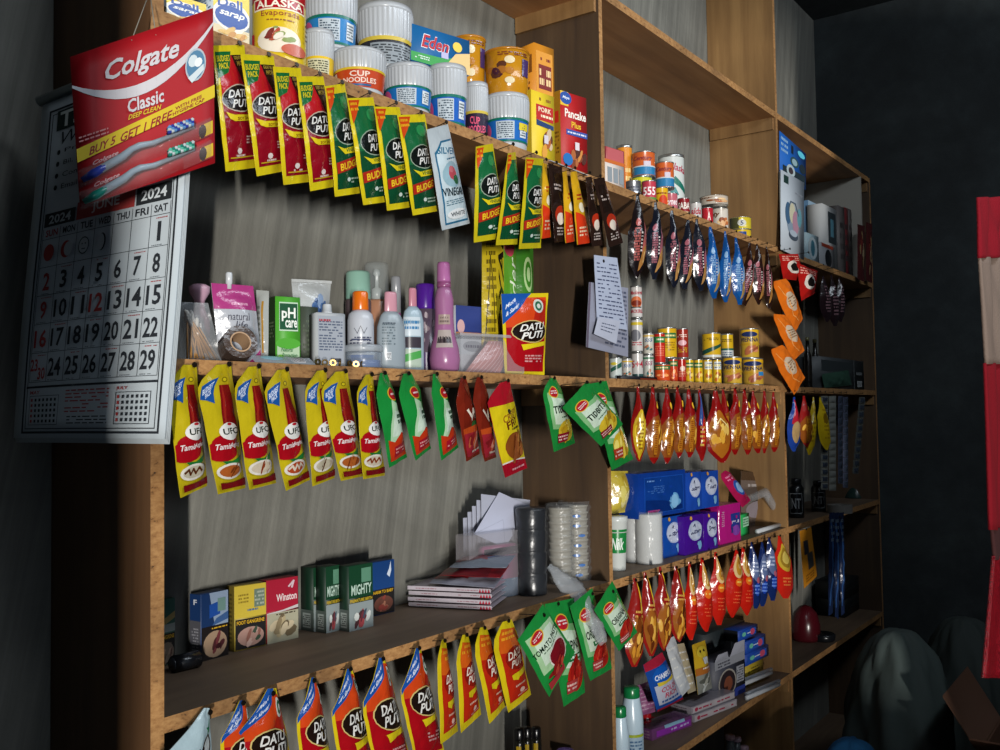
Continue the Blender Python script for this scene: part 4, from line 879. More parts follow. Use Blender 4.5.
mb.add([q[0], q[1], q[2], q[3]]+[p+Vector((0, 0, 0.0012)) for p in q], [(0,3,2,1), (4,5,6,7), (0,1,5,4), (1,2,6,5), (2,3,7,6), (3,0,4,7)], mat('a8a8b0', 'paper')); mb.obj('paper_sheet', label='crumpled white paper lying under the pancake mix box', cat='paper')

# ------------------------------------------------------------------ top stocked shelf, middle bay
zc = Z1+0.048
box_px('tea_box', 'white box with an orange border at the left end of the cans', 'box', None, 604.5, 625, 158, 0.03, 0.02, 0.06, Z1, 'd0c4bc', R(0, 0, 1, 0.12, 'c8682c')+R(0, 0.88, 1, 1, 'c8682c')+R(0.93, 0, 1, 1, 'c8682c')+R(0.12, 0.25, 0.34, 0.75, '8a9298')+R(0.4, 0.25, 0.62, 0.75, '8a9298')+R(0.68, 0.25, 0.88, 0.75, '8a9298'))
zt = P(604.5, 158, 0.03).z
box_px('soap_box', 'plain pink box resting on the white and orange box', 'box', None, 606, 624, 146, 0.035, 0.025, 0.05, zt+0.0005, 'a8484c', R(0.05, 0.05, 0.95, 0.95, 'b85a5e'), R(0, 0, 1, 1, '9a3c44'))
can('peach_can', 'orange can standing behind the pink box', 'can', None, 616, 632, 144, 0.12, Z1, 'd88a2c', SCR(0.2, 0.3, 0.8, 0.7, 'f0d890', 3, 1))
TUNA = lambda s: R(0, 0, 1, 0.35, '2c78a8') + R(0, 0.35, 1, 0.4, 'c8d0d0') + T('Century', 0.15, 0.6, 0.8, 0.85, '7a2838', True) + R(0.5, 0.38, 0.72, 0.6, 'c8bcc8')
z_a = can('vegetable_can', 'green and yellow can under the left orange tuna can', 'can', 'stacked cans on the top shelf', 631, 652, 175, 0.075, Z1, '2f6a2c', R(0, 0.5, 1, 1, 'c8c42c') + T('VEGE', 0.1, 0.3, 0.9, 0.75, '1c3a1c'))
can('tuna_can', 'orange and blue tuna can stacked on the green and yellow can', 'can', 'orange tuna cans', 631.8, 655, 150.5, 0.075, z_a+0.0005, 'c8602c', TUNA(1))
z_b = can('sardine_can', 'pink and white small can in front of the green one', 'can', 'stacked cans on the top shelf', 641.5, 656, 180, 0.035, Z1, 'b83c4c', T('555', 0.2, 0.35, 0.85, 0.75, 'f4e8e8') + R(0, 0, 1, 0.25, '5a8a3c'))
can('flat_can', 'flat silver can nearest the shelf edge at the left end', 'can', None, 625, 641, 180, 0.03, Z1, 'a8a8ac', SCR(0.2, 0.3, 0.8, 0.7, '6a6a78', 2, 1), kind='metal')
z_d = can('sausage_can', 'small yellow can on the shelf under the right orange tuna can', 'can', 'stacked cans on the top shelf', 654.6, 668, 186.5, 0.05, Z1, 'd8a81c', E(0.6, 0.4, 0.25, 0.3, 'c8401c') + SCR(0.2, 0.7, 0.8, 0.85, '8a3a14', 1, 1))
can('tuna_can', 'orange and blue tuna can, the right one beside the tall white can', 'can', 'orange tuna cans', 655, 673.8, 161, 0.052, z_d+0.0005, 'c8602c', TUNA(2))
can('milk_can', 'tall white can with a green swoosh on the top shelf of the middle bay', 'can', None, 658, 684, 153, 0.1, Z1, 'c8ccc8', T('Alaska', 0.4, 0.78, 0.96, 0.9, 'a83048', True, rot=-0.15) + G([(0.5, 0.62), (0.95, 0.42), (0.98, 0.5), (0.6, 0.7)], '1c6a5a') + G([(0.5, 0.35), (0.7, 0.4), (0.6, 0.52), (0.45, 0.5)], '4a8a8a') + T('MACK', 0.45, 0.12, 0.98, 0.26, 'a83048'))
sm = [('small pink and white can in the front row of the top shelf', 663.5, 677.5, 192.5, 0.035, 'b8606c', T('Corned', 0.15, 0.35, 0.9, 0.75, 'f0e4e4', True)), ('small dark red can lettered in white in the front row of the top shelf', 677.4, 689.5, 197.5, 0.035, '8a1c24', T('SABA', 0.15, 0.4, 0.9, 0.8, 'ece4d8') + R(0, 0, 1, 0.25, 'c8b088')),
      ('small white can with red script in the front row of the top shelf', 689.5, 701.4, 202, 0.035, 'c0bcb8', T('aida', 0.2, 0.35, 0.85, 0.75, 'a82838', True)), ('small bright red can in the front row of the top shelf', 701.4, 713, 207, 0.038, 'b0202c', T('A', 0.5, 0.3, 0.7, 0.8, 'f0e0d8'))]
for l_, a, b, yt, d, c_, ar in sm: can('small_can', l_, 'can', 'small cans along the top shelf edge', a, b, yt, d, Z1, c_, ar)
FOOD = lambda s: BLOB(0.62, 0.4, 0.3, 0.3, ['b86a3c', 'e0c090', '8a4a24', 'd8a878'], 12, s) + T('ety', 0.1, 0.62, 0.5, 0.86, '6a4028', True)
z_e = can('beans_can', 'pale can with a food picture, lower one of the stack near the posters', 'can', 'pale food cans', 711.5, 728, 207, 0.055, Z1, 'c8c0b4', FOOD(1))
can('beans_can', 'pale wide can with a food picture, upper one of the stack near the posters', 'can', 'pale food cans', 699.5, 728, 194.6, 0.058, z_e+0.0005, 'c0b4a4', FOOD(2))
z_f = can('sardine_tin', 'blue and yellow flat tin, lower of the two near the right divider', 'can', 'flat sardine tins', 730, 751, 229, 0.045, Z1, 'd0b028', R(0.1, 0.2, 0.7, 0.8, '1c3a7a'))
can('sardine_tin', 'yellow flat tin, upper of the two near the right divider', 'can', 'flat sardine tins', 729.5, 751, 216.5, 0.045, z_f+0.0005, 'c8b430', R(0, 0, 0.45, 1, '4a4a2c')+E(0.55, 0.5, 0.14, 0.32, 'c8c8c0')+T('5', 0.5, 0.3, 0.6, 0.7, '2a3a5a'))

# ------------------------------------------------------------------ middle shelf, left bay: toiletries
def clear(col='c8ccd0', a=0.22): return mat(col, 'film', a)
o = thing('cotton_bud_bag', 'clear plastic bag of wooden cotton buds behind the calendar edge', 'bag', P(200, 350, 0.045), None); o.location.z = Z2; o['_o'] = list(o.location)
q = [P(178, 302, 0.05), P(208, 303, 0.04), P(222, 352, 0.035), P(180, 350, 0.05)]
for p in q[2:]: p.z = Z2+0.001
pouch_mesh(q, clear(), [], RECT, 0.014, 0.001, 5).obj('bag', o)
rnd = random.Random(4)
for k in range(16):
    a = P(184+rnd.uniform(0, 14), 315+rnd.uniform(-5, 5), 0.045+rnd.uniform(-0.004, 0.004)); b = P(188+k*2.0+rnd.uniform(-1, 1), 350, 0.042+rnd.uniform(-0.004, 0.004)); b.z = Z2+0.004
    mb = MB(); mb.tube([a, b], 0.0012, mat('a87c48', 'card'), 6)
    d_ = (a-b).normalized(); mb.tube([a-d_*0.012, a-d_*0.008, a-d_*0.002, a+d_*0.001], [0.001, 0.0026, 0.0028, 0.001], mat('c8c4bc', 'cloth'), 8); mb.obj('cotton_bud', o)
bottle('pump_bottle', 'pale pink bottle with a trigger head behind the cotton bud bag', 'bottle', None, 189, 210, 283, 0.11, Z2, [('body', 'b890a0', [(0.9, 0), (1, 0.03), (1, 0.55), (0.55, 0.68), (0.5, 0.74)], 0.6, None, None), ('trigger_head', 'c8a0b4', [(0.45, 0.74), (0.5, 0.8), (0.95, 0.9), (1.0, 0.97), (0.6, 1.0)], 0.8, None, None)])
q = [P(211, 283, 0.06), P(253, 286, 0.052), P(262, 354, 0.05), P(219, 352, 0.06)]
for p in q[2:]: p.z = Z2+0.001
o = thing('refill_pouch', 'white and pink refill pouch with a white spout', 'pouch', (q[3]+q[2])/2, None)
mb = pouch_mesh(q, 'b8bcc4', R(0, 0.68, 1, 1, 'b03c80') + G([(0.6, 0), (1, 0), (1, 0.2)], 'b02c78') + SCR(0.35, 0.72, 0.75, 0.78, 'e0a0c0', 1, 1) + T('natural', 0.22, 0.54, 0.72, 0.64, '4a4a58', True, bold=False) + T('life', 0.34, 0.44, 0.62, 0.53, '4a4a58', True, bold=False) + R(0.28, 0.32, 0.78, 0.38, '9a3c3c') + R(0.28, 0.32, 0.78, 0.345, 'b08030') + SCR(0.35, 0.26, 0.75, 0.29, '8a8a90', 1, 2), RECT, 0.014, 0.0015, 6, seal=(0.0, 0.12)); mb.obj('pouch', o)
sp = q[0].lerp(q[1], 0.42)
mb = MB(); r = 3.4*mpp(sp); mb.lathe(sp-Vector((0, 0, 0.006)), [(r*0.7, 0), (r*0.75, 0.006), (r, 0.007), (r, 0.019), (r*0.8, 0.021)], mat('c8ccd0', 'gloss'), 16); mb.obj('spout', o)
# brown tape roll leaning
c = P(237, 345, 0.02); ax = Vector((-0.4, -1, 0.3)).normalized(); r = 17*mpp(c); c.z = Z2+r*0.98
o = thing('tape_roll', 'roll of brown packing tape standing in front of the refill pouch', 'tape roll', Vector((c.x, c.y, Z2)))
def ring(c, ax, r0, r1, L, m, mb, n=32, el=1.0):
    z = ax; x = z.orthogonal().normalized(); y = z.cross(x); v = []
    for (r, h) in ((r0, -L/2), (r1, -L/2), (r1, L/2), (r0, L/2)):
        for i in range(n): t = 2*PI*i/n; v.append(c+x*r*math.cos(t)+y*r*math.sin(t)+z*h)
    mb.add(v, [(k*n+i, k*n+(i+1) % n, ((k+1) % 4)*n+(i+1) % n, ((k+1) % 4)*n+i) for k in range(4) for i in range(n)], m, False)
mb = MB(); ring(c, ax, r*0.62, r, 0.03, mat('4a3c34', 'film'), mb); mb.obj('tape', o)
mb = MB(); ring(c, ax, r*0.54, r*0.62, 0.031, mat('b09070', 'card'), mb); mb.obj('core', o)
q = [P(256.5, 290, 0.06), P(269, 291, 0.045), P(268, 355, 0.04), P(259, 352, 0.055)]
for p in q[2:]: p.z = Z2+0.001
pouch_mesh(q, 'a8aca8', R(0.55, 0.15, 0.7, 0.85, 'a87c2c') + SCR(0.1, 0.2, 0.45, 0.8, '6a706a', 8, 1), RECT, 0.006, 0.001, 7).obj('cream_sachet', label='slim white sachet standing between the refill pouch and the green box', cat='sachet')
box_px('feminine_wash_box', 'green and white box with a dark green square', 'box', None, 275.4, 300, 296, 0.04, 0.028, 0.035, Z2, '4aa02c', R(0.06, 0.0, 0.96, 0.3, 'a8c0a0') + E(0.5, 0.32, 0.5, 0.08, '4aa02c') + E(0.2, 0.06, 0.2, 0.1, '6ab03c') + R(0.14, 0.5, 0.9, 0.92, 'b8d0b8') + R(0.16, 0.52, 0.88, 0.9, '0c4a2c') + T('pH', 0.24, 0.64, 0.8, 0.84, 'e8ece4') + T('care', 0.38, 0.55, 0.86, 0.66, 'e8ece4') + T('Natural', 0.2, 0.2, 0.7, 0.26, '2c6a3c', True) + T('Protection', 0.24, 0.12, 0.86, 0.18, '2c6a3c', True), R(0, 0, 1, 1, '2c4424') + SCR(0.15, 0.4, 0.85, 0.65, '6a7a5a', 5, 3))
box_px('dark_soap_box', 'dark green box half hidden behind the green and white box', 'box', None, 301, 318, 306, 0.09, 0.085, 0.03, Z2, '3c4438', SCR(0.1, 0.2, 0.9, 0.8, '5a6454', 8, 2))
# flowered tube behind
o = thing('cream_tube', 'white tube with blue flowers standing crimped end up behind the boxes', 'tube', P(311, 350, 0.12)); o.location.z = Z2; o['_o'] = list(o.location)
a, b = P(291, 279, 0.12), P(331, 281, 0.11); c0, c1 = P(298, 330, 0.12), P(325, 332, 0.115)
for p in (c0, c1): p.z = Z2+0.03
mb = pouch_mesh([a, b, c1, c0], 'b8bcbc', BLOB(0.5, 0.55, 0.36, 0.3, ['2c4a7a', '4a6a9a', '3a5a8a', '8aa0c0'], 20, 3, 0.24) + R(0, 0.96, 1, 1, 'd0d4d4'), RECT, 0.014, 0.0004, 3, seal=(0, 0.08)); mb.obj('tube', o)
mb = MB(); cc = (c0+c1)/2; mb.lathe(Vector((cc.x, cc.y, Z2)), [(0.017, 0), (0.0175, 0.001), (0.0175, 0.028), (0.016, 0.031)], mat('a8acb0', 'gloss'), 20); mb.obj('cap', o)
# white flat bottle with text
box_o = thing('lotion_bottle', 'white rectangular bottle with a printed grey text label and white cap', 'bottle', P(331, 350, 0.04)); box_o.location.z = Z2; box_o['_o'] = list(box_o.location)
a = P(316, 312, 0.045); b = P(345, 314, 0.03); mb = MB()
A = Vector((a.x, 0.045, Z2)); B = Vector((b.x, 0.03, Z2)); n = Vector((-(B-A).y, (B-A).x, 0)).normalized()*0.024
mb.hexa([A, B, B+n, A+n], Vector((0, 0, a.z-Z2)), mat('b4b8bc', 'gloss'), 0.0018)
paint(mb, lambda u, v: A+(B-A)*u+Vector((0, 0, a.z-Z2))*v, R(0.06, 0.08, 0.94, 0.94, 'a4aab4') + SCR(0.1, 0.3, 0.9, 0.86, '5a6478', 11, 3) + SCR(0.1, 0.82, 0.5, 0.9, 'a8404c', 1, 4) + R(0.5, 0.1, 0.85, 0.17, '4a4a50'), 1, 1); mb.obj('body', box_o)
mb = MB(); m2 = (A+B+n)/2; m2 = Vector(((A.x+B.x+n.x)/2, (A.y+B.y+n.y)/2, a.z)); mb.lathe(m2-Vector((0, 0, 0.001)), [(0.0075, 0), (0.0075, 0.003), (0.0065, 0.003), (0.006, 0.013), (0.005, 0.014)], mat('c4c8cc', 'gloss'), 16); mb.obj('cap', box_o)
CAPB = lambda c1, b1, hb=0.72, rc=0.5, al=1.0, art=None, vv=None: [('body', b1, [(0.92, 0), (1, 0.02), (1, hb*0.82), (0.9, hb*0.93), (rc*0.95, hb)], al, art, vv), ('cap', c1, [(rc, hb), (rc*1.03, hb+0.01), (rc*0.98, 0.98), (rc*0.85, 1.0)], 1.0, None, None)]
bottle('spray_can', 'tall bottle with a mint green cap and speckled body at the back', 'bottle', None, 345, 371, 270, 0.13, Z2, [('body', '5a4c50', [(0.98, 0), (1, 0.02), (1, 0.7), (0.9, 0.74)], 1.0, BLOB(0.5, 0.5, 0.5, 0.5, ['8a7078', '9a8a90', '3a3038'], 30, 3, 0.1), (0.05, 0.68)), ('cap', '8ab4a4', [(0.93, 0.72), (0.96, 0.75), (0.94, 0.98), (0.85, 1.0)], 1.0, None, None)])
bottle('sunscreen_bottle', 'white bottle with an orange cap', 'bottle', None, 347, 373.5, 290, 0.05, Z2, CAPB('d86a14', 'b8bcc4', 0.76, 0.6, 1.0, ST([(0.3, 0.85), (0.4, 0.72), (0.5, 0.9), (0.6, 0.72), (0.7, 0.86)], 0.015, '2c3040', 1) + R(0.2, 0.56, 0.8, 0.6, '4a5068') + SCR(0.15, 0.4, 0.85, 0.66, '3a4058', 4, 2) + R(0, 0.0, 1, 0.22, '1c4a9a'), (0.06, 0.6)))
bottle('cream_jar', 'low clear jar with a blue base holding trinkets', 'jar', None, 344.5, 382, 344, 0.024, Z2, [('jar', 'a0acb8', [(0.94, 0), (1, 0.04), (1, 0.66), (0.95, 0.7)], 0.4, None, None), ('blue_insert', '1c50a0', [(0.88, 0.03), (0.9, 0.05), (0.9, 0.34)], 1.0, None, None), ('lid', 'b8c0c8', [(1.0, 0.7), (1.04, 0.72), (1.04, 0.96), (0.98, 1.0)], 0.5, None, None)])
bottle('perfume_bottle', 'tall clear capped bottle of peach coloured cologne with a white pump', 'bottle', None, 363, 390, 261, 0.13, Z2, [('body', 'a8785c', [(0.92, 0), (1, 0.02), (1, 0.64), (0.92, 0.66)], 0.9, None, None), ('pump', 'b8c0c0', [(0.18, 0.66), (0.4, 0.68), (0.4, 0.76), (0.15, 0.78), (0.15, 0.88), (0.28, 0.9), (0.22, 0.94)], 1.0, None, None), ('cap', 'a8b0b0', [(0.88, 0.66), (0.9, 0.98), (0.8, 1.0)], 0.25, None, None)])
bottle('lotion_bottle', 'pale blue translucent lotion bottle with a pink cap', 'bottle', None, 375, 406, 290, 0.045, Z2, [('body', '98a4ac', [(0.86, 0), (0.95, 0.02), (1, 0.3), (0.96, 0.55), (0.7, 0.7), (0.45, 0.75)], 0.85, SCR(0.3, 0.45, 0.7, 0.95, '5a6870', 8, 3) + R(0.42, 0.12, 0.58, 0.3, 'c8ccd0') + SCR(0.43, 0.14, 0.57, 0.28, '2a2a30', 5, 3) + SCR(0.3, 0.92, 0.72, 0.98, '3a4450', 1, 9), (0.06, 0.62)), ('cap', 'c08a98', [(0.42, 0.74), (0.45, 0.76), (0.42, 0.98), (0.36, 1.0)], 1.0, None, None)], sy=0.55, rot=-0.4)
bottle('lip_tube', 'slim silver capped tube behind the pink capped bottles', 'bottle', None, 391, 400.5, 276, 0.09, Z2, [('body', 'a0568a', [(0.95, 0), (1, 0.02), (1, 0.62)], 1.0, None, None), ('cap', '8a8c90', [(1.02, 0.62), (1.02, 0.98), (0.9, 1.0)], 1.0, None, None)])
bottle('lotion_bottle', 'pale pink-capped bottle with a dark printed label, right of the blue lotion bottle', 'bottle', None, 401, 424, 286.5, 0.06, Z2, [('body', '98acb8', [(0.9, 0), (1, 0.03), (1, 0.6), (0.8, 0.72), (0.4, 0.78)], 1.0, R(0.1, 0.6, 0.9, 0.95, 'c0ccd4') + SCR(0.2, 0.7, 0.8, 0.9, '3a78a8', 2, 3) + R(0.1, 0.38, 0.9, 0.58, '3a343c') + R(0.1, 0.02, 0.9, 0.36, 'a8b8a8') + G([(0.1, 0.1), (0.9, 0.2), (0.9, 0.34), (0.1, 0.24)], '4a9a4c'), (0.04, 0.68)), ('cap', 'b87888', [(0.35, 0.77), (0.38, 0.79), (0.36, 0.98), (0.3, 1.0)], 1.0, None, None)], sy=0.6, rot=-0.4)
bottle('purple_bottle', 'dark bottle with a deep purple cap at the back', 'bottle', None, 415, 435, 283, 0.1, Z2, [('body', '5a4c5c', [(0.95, 0), (1, 0.02), (1, 0.72)], 1.0, BLOB(0.5, 0.7, 0.5, 0.3, ['7a6a74', '8a7a84', '4a3c50'], 16, 8, 0.16) + R(0, 0, 1, 0.3, '3a1c5a'), (0.04, 0.7)), ('cap', '4c1c8c', [(0.93, 0.72), (0.95, 0.74), (0.95, 0.98), (0.85, 1.0)], 1.0, None, None)])
bottle('body_mist_bottle', 'tall pink body mist bottle with a bulbous base and spray cap', 'bottle', None, 428, 459, 260, 0.045, Z2, [('body', 'a86c98', [(0.7, 0), (0.92, 0.03), (1.0, 0.12), (0.92, 0.22), (0.68, 0.34), (0.6, 0.5), (0.62, 0.66), (0.5, 0.74), (0.42, 0.77)], 0.8, R(0.24, 0.62, 0.76, 0.8, 'a08c84') + SCR(0.3, 0.64, 0.7, 0.78, '6a5a58', 2, 3) + R(0.24, 0.2, 0.76, 0.52, 'a89c98') + R(0.26, 0.28, 0.74, 0.46, '6a5c60') + SCR(0.27, 0.28, 0.73, 0.46, '2a2428', 1, 4, 1.0), (0.12, 0.62)), ('collar', '8a4a74', [(0.44, 0.77), (0.46, 0.78), (0.46, 0.82)], 1.0, None, None), ('spray_cap', 'b06aa0', [(0.44, 0.82), (0.45, 0.84), (0.42, 0.98), (0.36, 1.0)], 0.9, None, None)])
box_px('medicine_box', 'white box with a blue top band behind the clear tub', 'box', None, 455.5, 486, 305, 0.09, 0.075, 0.02, Z2, 'a8acb4', R(0, 0.62, 1, 1, '2c3c7c') + R(0, 0.58, 1, 0.62, 'b87848') + E(0.16, 0.7, 0.12, 0.1, 'c8a0a0') + R(0, 0.3, 1, 0.56, 'b8c0c8') + E(0.55, 0.42, 0.34, 0.08, '8a929a') + SCR(0.3, 0.38, 0.8, 0.46, '2c3448', 1, 3))
# clear tub with pink net
o = thing('plastic_tub', 'clear rectangular plastic tub holding a pink net bundle', 'tub', (P(492, 373, 0.03).x, 0.03, Z2))
a = P(463, 336, 0.045); b = P(527, 338, 0.01); A = Vector((a.x, 0.05, Z2+0.0005)); B = Vector((P(524, 360, 0.012).x, 0.012, Z2+0.0005)); n = Vector((-(B-A).y, (B-A).x, 0)).normalized()*0.06; hh = a.z-Z2
mb = MB(); mb.hexa([A, B, B+n, A+n], Vector((0, 0, hh)), clear('c0bcc4', 0.28), 0.003); mb.obj('tub', o)
e = (B-A).normalized()*0.004; nn = n.normalized()*0.004
mb = MB(); mb.hexa([A-e-nn+Vector((0,0,hh)), B+e-nn+Vector((0,0,hh)), B+e+n+nn+Vector((0,0,hh)), A-e+n+nn+Vector((0,0,hh))], Vector((0, 0, 0.005)), clear('c8c8d0', 0.45), 0.001); mb.obj('lid', o)
mb = MB(); I = [A+(B-A)*0.25+n*0.2, A+(B-A)*0.75+n*0.2]; 
pouch_mesh([A+(B-A)*0.5+n*0.2+Vector((0,0,hh*0.92)), A+(B-A)*0.9+n*0.2+Vector((0,0,hh*0.92)), A+(B-A)*0.68+n*0.2+Vector((0,0,0.003)), A+(B-A)*0.12+n*0.2+Vector((0,0,0.003))], 'b87870', [x for k in range(7) for x in ST([(0.1+k*0.12, 0.02), (0.14+k*0.12, 0.98)], 0.03, 'd8a8a8', 1)], RECT, 0.01, 0.0015, 8).obj('pink_net', o)
# standing soy pouch
q = [P(501, 294, 0.02), P(548, 293, -0.002+0.006), P(546, 374, 0.006), P(519, 372, 0.02)]
q[3] = P(503, 372, 0.03)
for p in q[2:]: p.z = Z2+0.001
pouch_mesh(q, 'dcc41c', art_big(3)[:], [(0, 0.04, 0.96), (0.2, 0.03, 0.95), (1, 0, 1)], 0.014, 0.0015, 9, seal=(0.0, 0.06)).obj('standing_soy_pouch', label='red and yellow soy pouch with a blue corner, standing at the divider', cat='sauce pouch')
q = [P(482, 226, 0.075), P(504, 226, 0.06), P(504, 345, 0.06), P(481, 345, 0.075)]
for p in q[2:]: p.z = Z2+0.001
pouch_mesh(q, 'c8b020', T('ROYAL', 0.62, 0.05, 0.95, 0.98, '1a1610', True, up=True) + ST([(0.1, 0.2), (0.3, 0.8), (0.45, 0.3)], 0.03, '3a3418', 2) + SCR(0.15, 0.1, 0.5, 0.9, '6a5a14', 14, 4) + E(0.8, 0.22, 0.2, 0.06, '1a1610'), RECT, 0.01, 0.001, 10, seal=(0, 0.05)).obj('pasta_pack', label='tall yellow pasta pack with black lettering standing behind the tub', cat='pack')
for i, (x0, x1, tx, c_, l_) in enumerate([(503.5, 516, 'under', '5a9a2c', 'tall green pack with white script, left of the two green ones'), (515.5, 533, '', '3c7a24', 'tall darker green pack right beside the divider')]):
    q = [P(x0, 228, 0.06), P(x1, 228, 0.05), P(x1, 345, 0.05), P(x0, 345, 0.06)]
    for p in q[2:]: p.z = Z2+0.001
    art = (T('under', 0.3, 0.35, 0.85, 0.8, 'e0ead0', True, up=True, bold=False) + E(0.4, 0.9, 0.4, 0.1, 'c8485c')) if tx else (E(0.55, 0.68, 0.26, 0.12, 'a8c488') + E(0.55, 0.68, 0.18, 0.09, '3c7a24') + E(0.55, 0.68, 0.1, 0.05, 'a8c488') + T('b', 0.4, 0.42, 0.7, 0.54, 'c8c83c', True))
    pouch_mesh(q, c_, art, RECT, 0.01, 0.001, 11+i, seal=(0, 0.05)).obj('diaper_pack', label=l_, cat='pack', group='tall green packs')
# trinkets at the edge
rnd = random.Random(9)
for k, (x, y) in enumerate([(318, 360), (325, 361), (333, 363), (340, 362), (350, 364), (356, 365), (362, 364)]):
    p = P(x, y, 0.008+0.003*(k % 2)); mb = MB(); r = 0.0045
    ring(Vector((p.x, p.y, Z2+r)), Vector((rnd.uniform(-1, 1), -1, rnd.uniform(-.2, .2))).normalized(), r*0.55, r, 0.002, mat('8a7040', 'metal'), mb, 12)
    mb.obj('trinket_ring', label='small brass ring in the trinket pile at the shelf edge below the white bottles', cat='ring', group='brass trinket rings')
for k, (x0, x1, l_) in enumerate([(255, 292, 'flat clear packet lying at the shelf edge before the green box'), (291, 315, 'flat clear packet with a barcode lying at the shelf edge')]):
    a = P(x0, 358, 0.004); b = P(x1, 359, 0.004); mb = MB()
    A = Vector((a.x, 0.003, Z2+0.0003)); B = Vector((b.x, 0.003, Z2+0.0003))
    pouch_mesh([A+Vector((0, 0.012, 0.009)), B+Vector((0, 0.012, 0.009)), B, A], clear('a8b0b8', 0.6), (R(0.1, 0.1, 0.6, 0.9, 'c8c8cc') + sum([R(0.12+k2*0.05, 0.15, 0.14+k2*0.05, 0.85, '1a1a1a') for k2 in range(9)], [])) if k else E(0.5, 0.5, 0.3, 0.3, '8ab4c0'), RECT, 0.003, 0.0003, k, nv=4).obj('clear_packet', label=l_, cat='packet', group='flat clear packets')

# ------------------------------------------------------------------ middle shelf, middle bay: canned goods
def mk(lst, group):
    for nm, l_, x0, x1, yt, d, z0, c_, ar in lst: can(nm, l_, 'can', group, x0, x1, yt, d, z0, c_, ar)
MILK = lambda s: T('555', 0.25, 0.6, 0.8, 0.78, ['a82c38', '2c5a8a', '8a2c5a'][s % 3], True) + BLOB(0.5, 0.25, 0.3, 0.18, ['3a6a6a', 'a86a4c', 'c8b090'], 8, s) + R(0, 0.88, 1, 0.95, ['b83040', 'c8a030', '2c6a4a'][s % 3])
MACK = E(0.5, 0.5, 0.36, 0.2, 'c8683c') + E(0.5, 0.46, 0.3, 0.1, '7a2c1c') + T('Mackerel', 0.1, 0.76, 0.92, 0.9, 'a83040', True) + T('MACKEREL', 0.1, 0.12, 0.92, 0.24, 'a83040') + R(0.2, 0.3, 0.8, 0.34, '2a2a2a')
mk([('milk_can', 'white and green can nearest the divider on the canned goods shelf', 609, 622, 357.5, 0.03, Z2, 'b8c0bc', G([(0.2, 0.3), (0.9, 0.6), (0.9, 0.85), (0.2, 0.5)], '2c5a4c') + E(0.4, 0.75, 0.2, 0.08, 'c8b83c')),
    ('milk_can', 'white and red can behind the handwritten notes, second in the front row', 621.5, 632, 358.5, 0.035, Z2, 'b8b4ac', MILK(1))], 'white cans at the left of the middle shelf')
zz = can('fish_can', 'white can with red lettering at the foot of the tallest can tower', 'can', 'tower of fish cans', 631, 643, 352.5, 0.035, Z2, 'b8b4b0', T('5+4', 0.15, 0.45, 0.9, 0.75, 'a82838') + R(0, 0.02, 1, 0.2, '2c4a4a'))
z3 = can('fish_can', 'white fish can in the middle of the tallest can tower', 'can', 'tower of fish cans', 630.5, 642.5, 318.5, 0.035, zz+0.0005, 'c0bcb8', E(0.4, 0.5, 0.34, 0.2, '6a6a70') + R(0, 0.85, 1, 0.95, 'c8b030') + SCR(0.2, 0.15, 0.8, 0.3, 'a83040', 2, 1))
can('fish_can', 'white and red mackerel can on top of the tallest can tower', 'can', 'tower of fish cans', 630, 642, 285.5, 0.035, z3+0.0005, 'c4c0bc', MACK)
zz = can('cream_can', 'white can at the bottom of the second can tower', 'can', 'second can tower', 642.8, 653.5, 354.5, 0.035, Z2, 'b8b8b0', MILK(2))
can('cream_can', 'white can with gold band on top of the second can tower', 'can', 'second can tower', 642.8, 653.5, 333, 0.035, zz+0.0005, 'c0bcb0', MILK(4))
TOM = lambda s: R(0, 0.7, 1, 0.95, '2c6a3c') + SCR(0.2, 0.74, 0.8, 0.92, 'e8c888', 1, s) + BLOB(0.5, 0.3, 0.3, 0.25, ['d86a3c', 'f0a060', 'a82414'], 8, s)
zz = can('tomato_can', 'orange red can with a green band under the tall red one', 'can', 'orange red tomato cans', 654, 670, 364, 0.03, Z2, 'c8481c', TOM(1))
can('tomato_can', 'tall red tomato can with a green label at the front left', 'can', None, 653.5, 665, 332.5, 0.03, zz+0.0005, 'b8241c', R(0.1, 0.7, 0.9, 0.92, '2c7a3c') + SCR(0.2, 0.76, 0.8, 0.88, 'e8e0c0', 1, 2) + SCR(0.2, 0.2, 0.8, 0.6, 'e07050', 5, 1))
zz = can('tomato_can', 'red orange can with a green band, right of the lower left tomato can', 'can', 'orange red tomato cans', 668, 677.5, 358.5, 0.045, Z2, 'c03c1c', TOM(2))
can('yellow_can', 'tall yellow can with a green badge on the upper level at the left', 'can', None, 657, 676.5, 327, 0.06, zz+0.0005, 'd0a41c', R(0.2, 0.66, 0.9, 0.86, '2c6a3c') + SCR(0.28, 0.7, 0.84, 0.82, 'e8d890', 1, 2) + SCR(0.2, 0.2, 0.8, 0.55, '8a6a14', 4, 2) + E(0.2, 0.4, 0.12, 0.2, 'c85a1c'))
zz = can('red_can', 'dark red can on the lower level beside the yellow trio', 'can', 'dark red cans', 676.5, 686, 358.5, 0.045, Z2, 'a82018', E(0.6, 0.6, 0.2, 0.12, 'd8c0b0') + SCR(0.3, 0.2, 0.8, 0.5, 'd89070', 3, 3))
can('red_can', 'brown red can with a white swirl on the upper level', 'can', 'dark red cans', 676, 688, 328, 0.05, zz+0.0005, '962c20', E(0.5, 0.52, 0.26, 0.1, 'd8a8b0') + SCR(0.2, 0.72, 0.8, 0.85, 'e8d0c0', 2, 2) + SCR(0.2, 0.15, 0.8, 0.36, 'c8a020', 3, 5))
YEL = lambda s: R(0.1, 0.66, 0.9, 0.9, '2c6a3c') + SCR(0.2, 0.7, 0.8, 0.86, 'e8d890', 1, s) + BLOB(0.5, 0.3, 0.34, 0.24, ['b8641c', 'e8c860', '8a5a1c'], 8, s)
